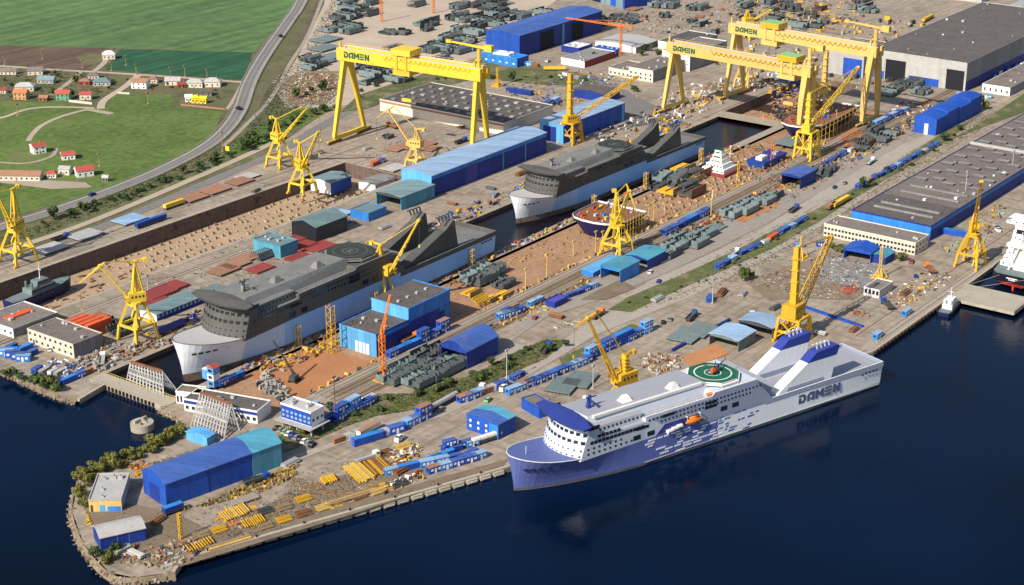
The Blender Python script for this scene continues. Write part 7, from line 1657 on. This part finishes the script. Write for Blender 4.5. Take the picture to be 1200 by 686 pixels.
for i, (x, y, h) in enumerate(((393, 493, 22), (594, 446, 16), (695, 455, 12), (835, 356, 14), (1130, 240, 22), (1185, 208, 18), (979, 155, 16), (1008, 130, 16), (174, 343, 10), (50, 70, 7), (160, 88, 9), (200, 92, 9), (217, 90, 9), (243, 93, 8), (131, 83, 7), (148, 77, 8), (97, 80, 7), (6, 76, 7), (21, 136, 9), (174, 122, 9), (261, 178, 14), (117, 195, 9), (430, 440, 0))):
    if h: post('thin pole standing alone, %s from the list of slim grey poles' % ORD[i] if False else ['tall rusty lamp mast beside the stilt office', 'lamp mast at the corner of the long cabin row', 'grey lamp mast behind the ferry bridge', 'lamp mast by the lone blue cabin', 'tall grey mast along the blue edge of the vast shop', 'grey mast near the white ship superstructure', 'lamp mast between the right gantries', 'lamp mast beside the farthest gantry leg', 'lamp mast by the dark red panels', 'power pole at the upper left by the ploughed soil', 'power pole first along the village road by the crop field', 'power pole second along the village road by the crop field', 'power pole third along the village road by the crop field', 'power pole at the right end of the crop field', 'power pole by the house between the two fields', 'power pole inside the left part of the crop field', 'power pole in front of the ploughed soil', 'power pole at the far left village road', 'wooden pole beside the pale track at left', 'wooden pole in the meadow under the pink roofed house', 'sign pole at the highway bend', 'pole in the meadow above the red roofed houses', ''][i], (x, y), h, 'rust' if i == 0 else ('timber' if i > 8 else 'lgrey'), 0, 'pole', 'slim poles')
sg = empty('road_sign', 'yellow road sign beside the highway bend', 'sign', G(267, 182), 0); MB().beam((0, 0, 0), (0, 0, 4), .3, .3, 'lgrey').build('post', sg); MB().box(-.2, .2, -1.8, 1.8, 3, 6.4, 'wally').build('panel', sg)
# vehicles
def car_proto(col, van=False):
    r = empty('car' if not van else 'van', 'x', 'car' if not van else 'van'); H_ = 1.9 if van else .95
    MB().hexa([(-2.2, -.9, .3), (2.2, -.9, .3), (2.2, .9, .3), (-2.2, .9, .3), (-2.15, -.85, H_), (2.0, -.85, H_ - .1), (2.0, .85, H_ - .1), (-2.15, .85, H_)], col).build('body', r)
    MB().hexa([(-1.6, -.8, H_), (1.2, -.8, H_), (1.2, .8, H_), (-1.6, .8, H_), (-1.2, -.7, H_ + .5), (.5, -.7, H_ + .5), (.5, .7, H_ + .5), (-1.2, .7, H_ + .5)], 'glass', col).build('cabin', r)
    parts('wheel', MB().cyl((0, -.1, 0), (0, .1, 0), .34, 'black', 8), [(x, y, .34) for x in (-1.3, 1.3) for y in (-.88, .88)], r); return r
CARS = dict(white=car_proto('white'), red=car_proto('red'), navy=car_proto('navy'), black=car_proto('black'), grey=car_proto('grey'), mint=car_proto('mint'), van=car_proto('white', True))
def car(k, px_, rz, lb, s=1.15): p = G(*px_); put(CARS[k], (p.x, p.y, .1 if px_[1] > 230 else .45), rz, lb, 'cars and vans on the site', s)
for i, (x, y) in enumerate(along([(322, 502), (368, 524)], 10)): car(['black', 'grey', 'mint', 'white', 'navy', 'grey', 'black', 'white', 'grey', 'black'][i], (x, y), .3, '%s car, %s from the left in the line before the stilt office' % (['black', 'grey', 'pale green', 'white', 'navy', 'grey', 'black', 'white', 'grey', 'black'][i], ORD[i]))
car('black', (777, 379), .5, 'dark car parked on the empty paved yard, left of a pair'); car('grey', (785, 375.5), .5, 'dark car parked on the empty paved yard, right of a pair'); car('red', (627, 374), .3, 'small red car by the crossing cabins')
car('navy', (772, 331), .3, 'dark car on the service road by the twin teal sheds'); car('navy', (1073, 325), .5, 'dark blue car beside the gate office yard'); car('white', (58, 411), .9, 'white car in front of the cream office'); car('black', (280, 129), 1.2, 'dark car driving on the highway bend by the yellow houses', 1.6)
car('black', (329, 44), 1.1, 'dark car on the upper straight of the highway', 1.6); car('navy', (108, 230), .2, 'dark car on the lower stretch of the highway', 1.4); car('van', (1169, 272), .8, 'white van beside the dark car near the ship stern'); car('navy', (1169, 268), .8, 'blue car near the white ship superstructure')
car('van', (590, 458), .2, 'white van at the verge above the cabin block', 1.3); car('van', (468, 517), .2, 'white van parked on the road below the green belt', 1.3); car('mint', (572, 470), .2, 'pale car parked on the verge', 1.2); car('grey', (517, 481), .2, 'grey car on the road beside the parked trailers', 1.2)
car('red', (1068, 308), .3, 'red machine-like car on the open yard by the office range', 1.4); car('white', (762, 320), .3, 'pale car beside the farther teal shed'); car('white', (642, 73), .2, 'white car on the road before the far offices', 1.4); car('grey', (990, 216), .2, 'grey car on the service road'); car('navy', (978, 221), .2, 'blue car on the service road')
# railway wagons and trucks
def wagon(label, px_, rz, L, body, top, name='rail_wagon', cat='wagon'):
    p = G(*px_); r = empty(name, label, cat, (p.x, p.y, 0), rz)
    MB().box(-L / 2, L / 2, -1.4, 1.4, 1.1, 1.5, 'steel3').build('chassis', r)
    b = MB()
    if top == 'tank':
        for k in range(int(L / 4)): b.cyl((-L / 2 + .4 + k * 4, 0, 2.8), (-L / 2 + 4 + k * 4, 0, 2.8), 1.3, body, 10)
    else: b.box(-L / 2, L / 2, -1.4, 1.4, 1.5, 3.8, body, top)
    b.build('body', r); parts('wheel', MB().cyl((0, -.1, 0), (0, .1, 0), .5, 'black', 8), [(x * L, y, .5) for x in (-.4, -.3, .3, .4) for y in (-1.2, 1.2)], r); return r
wagon('long pale grey tank trailer on the road beside the green belt', (517, 477), .02, 24, 'lgrey', 'tank'); wagon('cream covered trailer behind the rusty container by the road', (432, 508), 0, 14, 'offw', 'btile')
wagon('long white tank lying beside the blue cabin block', (570, 518), -.3, 16, 'white', 'tank', 'storage_tank', 'tank')
wagon('navy tarpaulin covered transporter beyond the west dock with yellow cab', (177, 263), 0, 24, 'navy', 'blue', 'transporter', 'transporter'); wagon('violet-blue row wagon beside the strip of dark goods', (200, 388), .03, 20, 'purple', 'navy')
wagon('yellow flat transporter beyond the west dock', (204, 243), 0, 16, 'yellow', 'yellow', 'transporter', 'transporter'); wagon('orange-yellow long beam carrier by the grey hall roof edge', (1087, 24), .1, 26, 'dyellow', 'dyellow', 'beam_carrier', 'transporter'); wagon('yellow low frame carrier on the green bank', (650, 83), -.9, 18, 'yellow', 'dyellow', 'beam_carrier', 'transporter')
wagon('yellow wagon train on the siding by the rusty wagon', (985, 240), .02, 22, 'dyellow', 'yellow'); wagon('rust brown wagon on the siding beside the vast shop corner', (974, 245), .02, 10, 'rust', 'btile')
tk = wagon('blue truck parked at the near corner of the big blue hangar', (203, 601), -.2, 9, 'navy', 'mblue', 'truck', 'truck')
# quay fenders
f0, f1 = Vector(q1), Vector((552, 415.6)); dd = (f1 - f0).normalized(); k = 0
fm = MB().box(-2.6, 2.6, -.5, .9, -2.3, -.4, 'pier').cyl((-2.2, -.6, -1.6), (2.2, -.6, -1.6), .45, 'quay', 8)
fs = fm.build('quay_fender'); Lq = (f1 - f0).length; NF = 22
for i in range(NF):
    o = fs if i == 0 else fs.copy()
    if i: C.objects.link(o)
    p = f0 + dd * (Lq * (i + .5) / NF) + Vector((dd.y, -dd.x)) * .7; o.location = (p.x, p.y, 0); o.rotation_euler = (0, 0, math.atan2(dd.y, dd.x)); tag(o, 'pale concrete fender block, %s from the left along the headland quay' % ORD[i], 'fender', 'fender blocks on the headland quay')
ty = MB().cyl((0, -.5, -1.3), (0, .2, -1.3), 1.0, 'black', 10).box(-1.3, 1.3, -.3, .3, -.5, .2, 'rust').build('tyre_fender')
for i in range(22):
    o = ty if i == 0 else ty.copy()
    if i: C.objects.link(o)
    o.location = (772 + i * 4.1 if i < 22 else 0, 343.1, 0); tag(o, 'black tyre fender, %s from the ferry stern along the right quay' % ORD[i], 'fender', 'tyre fenders on the right quay')
bo = MB().cyl((0, 0, .3), (0, 0, 1.1), .35, 'black', 8).cyl((0, 0, 1.0), (0, 0, 1.3), .5, 'black', 8).build('bollard'); i = 0
for a, b_, nn in ((q1, q2, 7), (q2, q3, 10)):
    for j in range(nn):
        o = bo if i == 0 else bo.copy()
        if i: C.objects.link(o)
        p = Vector(a).lerp(Vector(b_), (j + .5) / nn); o.location = (p.x + .3, p.y + .8, 0); tag(o, 'black mooring bollard, %s from the left along the quay edge' % ORD[i], 'bollard', 'bollards on the quay edge'); i += 1

# lorries, forklifts, skips and pipe bundles about the yard
def lorry_proto(cab, bed):
    r = empty('lorry', 'x', 'lorry')
    MB().box(-5, 5, -1.1, 1.1, .8, 1.2, 'steel3').build('chassis', r); c = MB().box(3.4, 5.6, -1.2, 1.2, .9, 3.1, cab).build('cab', r)
    MB().box(5.58, 5.66, -1.0, 1.0, 1.9, 2.8, 'glass').box(4.2, 5.2, -1.25, 1.25, 2.0, 2.8, 'glass').build('windscreen', c)
    MB().box(-5.2, 3.1, -1.25, 1.25, 1.2, 1.5, bed).box(-5.2, 3.1, -1.25, -1.15, 1.5, 2.2, bed).box(-5.2, 3.1, 1.15, 1.25, 1.5, 2.2, bed).box(3.0, 3.1, -1.15, 1.15, 1.5, 2.4, bed).build('load_bed', r)
    parts('wheel', MB().cyl((0, -.15, 0), (0, .15, 0), .5, 'black', 8), [(x, y, .5) for x in (-4, -2.8, 4.4) for y in (-1.05, 1.05)], r); return r
LOR = dict(blue=lorry_proto('blue', 'steel3'), white=lorry_proto('white', 'lgrey'), orange=lorry_proto('orange', 'rust'))
for i, (k, x, y, a, w_) in enumerate((('white', 560, 462, .2, 'on the road beside the cabin row start'), ('blue', 640, 412, .3, 'on the road above the long cabin row'), ('orange', 700, 372, .1, 'at the pale stock of timber by the crossing'), ('white', 860, 300, .1, 'on the service road left of the wagon siding'),
    ('blue', 930, 248, .1, 'on the service road beside the grass strip containers'), ('white', 1020, 192, .1, 'on the service road by the far tent hall'), ('blue', 1040, 360, .9, 'on the right quay by the gate office'), ('orange', 1090, 318, .8, 'on the quay yard left of the orange-yellow crane'),
    ('white', 430, 540, -.3, 'on the headland road above the beam racks'), ('blue', 300, 566, -.3, 'beside the yellow-green stacks by the big hangar'), ('white', 120, 425, .8, 'near the dock gate abutment left of the sloping gate'), ('blue', 540, 168, .0, 'on the concrete under the nearest gantry crane'),
    ('orange', 460, 150, 1.4, 'between the legs of the nearest gantry crane'), ('white', 880, 376, .4, 'on the open yard behind the quay shelters'), ('blue', 810, 374, .2, 'on the open yard left of the quay shelters'), ('white', 700, 110, .3, 'on the road in front of the far cream office'),
    ('blue', 760, 50, .3, 'in the far yard above the office blocks'), ('white', 880, 60, .6, 'in the far yard left of the farthest gantry'), ('orange', 480, 400, .0, 'in front of the grey cellular sections'), ('blue', 70, 282, .0, 'beyond the west dock among pale panels'))):
    p = G(x, y); put(LOR[k], (p.x, p.y, .15), a, '%s flatbed lorry %s' % (k, w_), 'flatbed lorries about the yard', 1.1)
def pipes_proto(m, n):
    r = empty('pipe_bundle', 'x', 'pipe bundle'); MB().box(-3, -2.6, -2.4, 2.4, 0, .4, 'timber').box(2.6, 3, -2.4, 2.4, 0, .4, 'timber').build('bearer', r)
    for k in range(n):
        MB().cyl((-5, -1.8 + (k % 4) * 1.15 + (k // 4) * .55, .9 + (k // 4) * .95), (5, -1.8 + (k % 4) * 1.15 + (k // 4) * .55, .9 + (k // 4) * .95), .52, m, 8).build('pipe', r)
    return r
PIP = dict(rust=pipes_proto('rust', 7), grey=pipes_proto('lgrey', 7), steel=pipes_proto('steel', 6))
PN = dict(rust='rusty', grey='pale grey', steel='dark grey')
for i, (k, x, y, w_) in enumerate((('rust', 652, 372, 'by the timber stock near the crossing'), ('grey', 770, 352, 'on the paved end of the grass strip'), ('rust', 845, 345, 'on the open yard beside the lone blue cabin'), ('steel', 908, 362, 'left of the deep yellow lattice crane'), ('rust', 1000, 388, 'beside the long blue barrier'), ('grey', 960, 392, 'between blue barrier and ferry funnels'),
    ('rust', 1060, 345, 'on the quay beyond the gate office'), ('grey', 870, 346, 'left edge of the scrap yard'), ('rust', 720, 440, 'behind the deep yellow quay crane'), ('steel', 560, 500, 'between the cabin block and the road'), ('rust', 470, 553, 'beside the long light blue container'), ('grey', 340, 545, 'at the teal end of the big hangar'),
    ('rust', 185, 612, 'in front of the big hangar end'), ('grey', 160, 652, 'by the small pale roofed shed'), ('rust', 120, 372, 'on the dock side behind the orange-red pile'), ('steel', 225, 388, 'beside the violet wagon'), ('rust', 420, 290, 'between the dark gabled shed and the ferry funnels'), ('grey', 450, 268, 'at the mouth of the long teal shed'),
    ('rust', 530, 240, 'on the dock edge beside the assembly hall'), ('steel', 575, 222, 'beside the assembly hall middle'), ('rust', 610, 205, 'at the far end of the assembly hall'), ('grey', 430, 175, 'left below the nearest gantry crane'), ('rust', 520, 205, 'behind the long pale blue roof'), ('steel', 300, 225, 'beyond the west dock right of the brown panels'))):
    p = G(x, y); put(PIP[k], (p.x, p.y, .15), RND.choice([0, 0, 1.57, .2]), '%s pipe bundle %s' % (PN[k], w_), 'pipe bundles about the yard', RND.uniform(.7, 1.0))
# stair scaffolds against the docked hulls
for i, (X, z, lb) in enumerate(((600, .2, 'nearest the bow of the near docked ferry'), (660, .2, 'amidships of the near docked ferry'), (745, .2, 'near the stern of the near docked ferry'), (870, .2, 'near the bow of the far docked ferry'), (930, .2, 'amidships of the far docked ferry'), (1000, .2, 'at the stern of the far docked ferry'))):
    r = empty('scaffold_tower', 'yellow scaffold stair tower on the dock edge ' + lb, 'scaffold', (X, 584, z), 0, 'scaffold towers beside docked ferries')
    MB().lattice((0, 0, 0), (0, 0, 11), 2.2, 2.2, 'pyellow', 6, .25).build('frame', r)
    for q in range(3): MB().box(-1.1, 1.1, -1.1, 1.1, 3.3 * q + 3, 3.3 * q + 3.15, 'timber').build('platform', r)
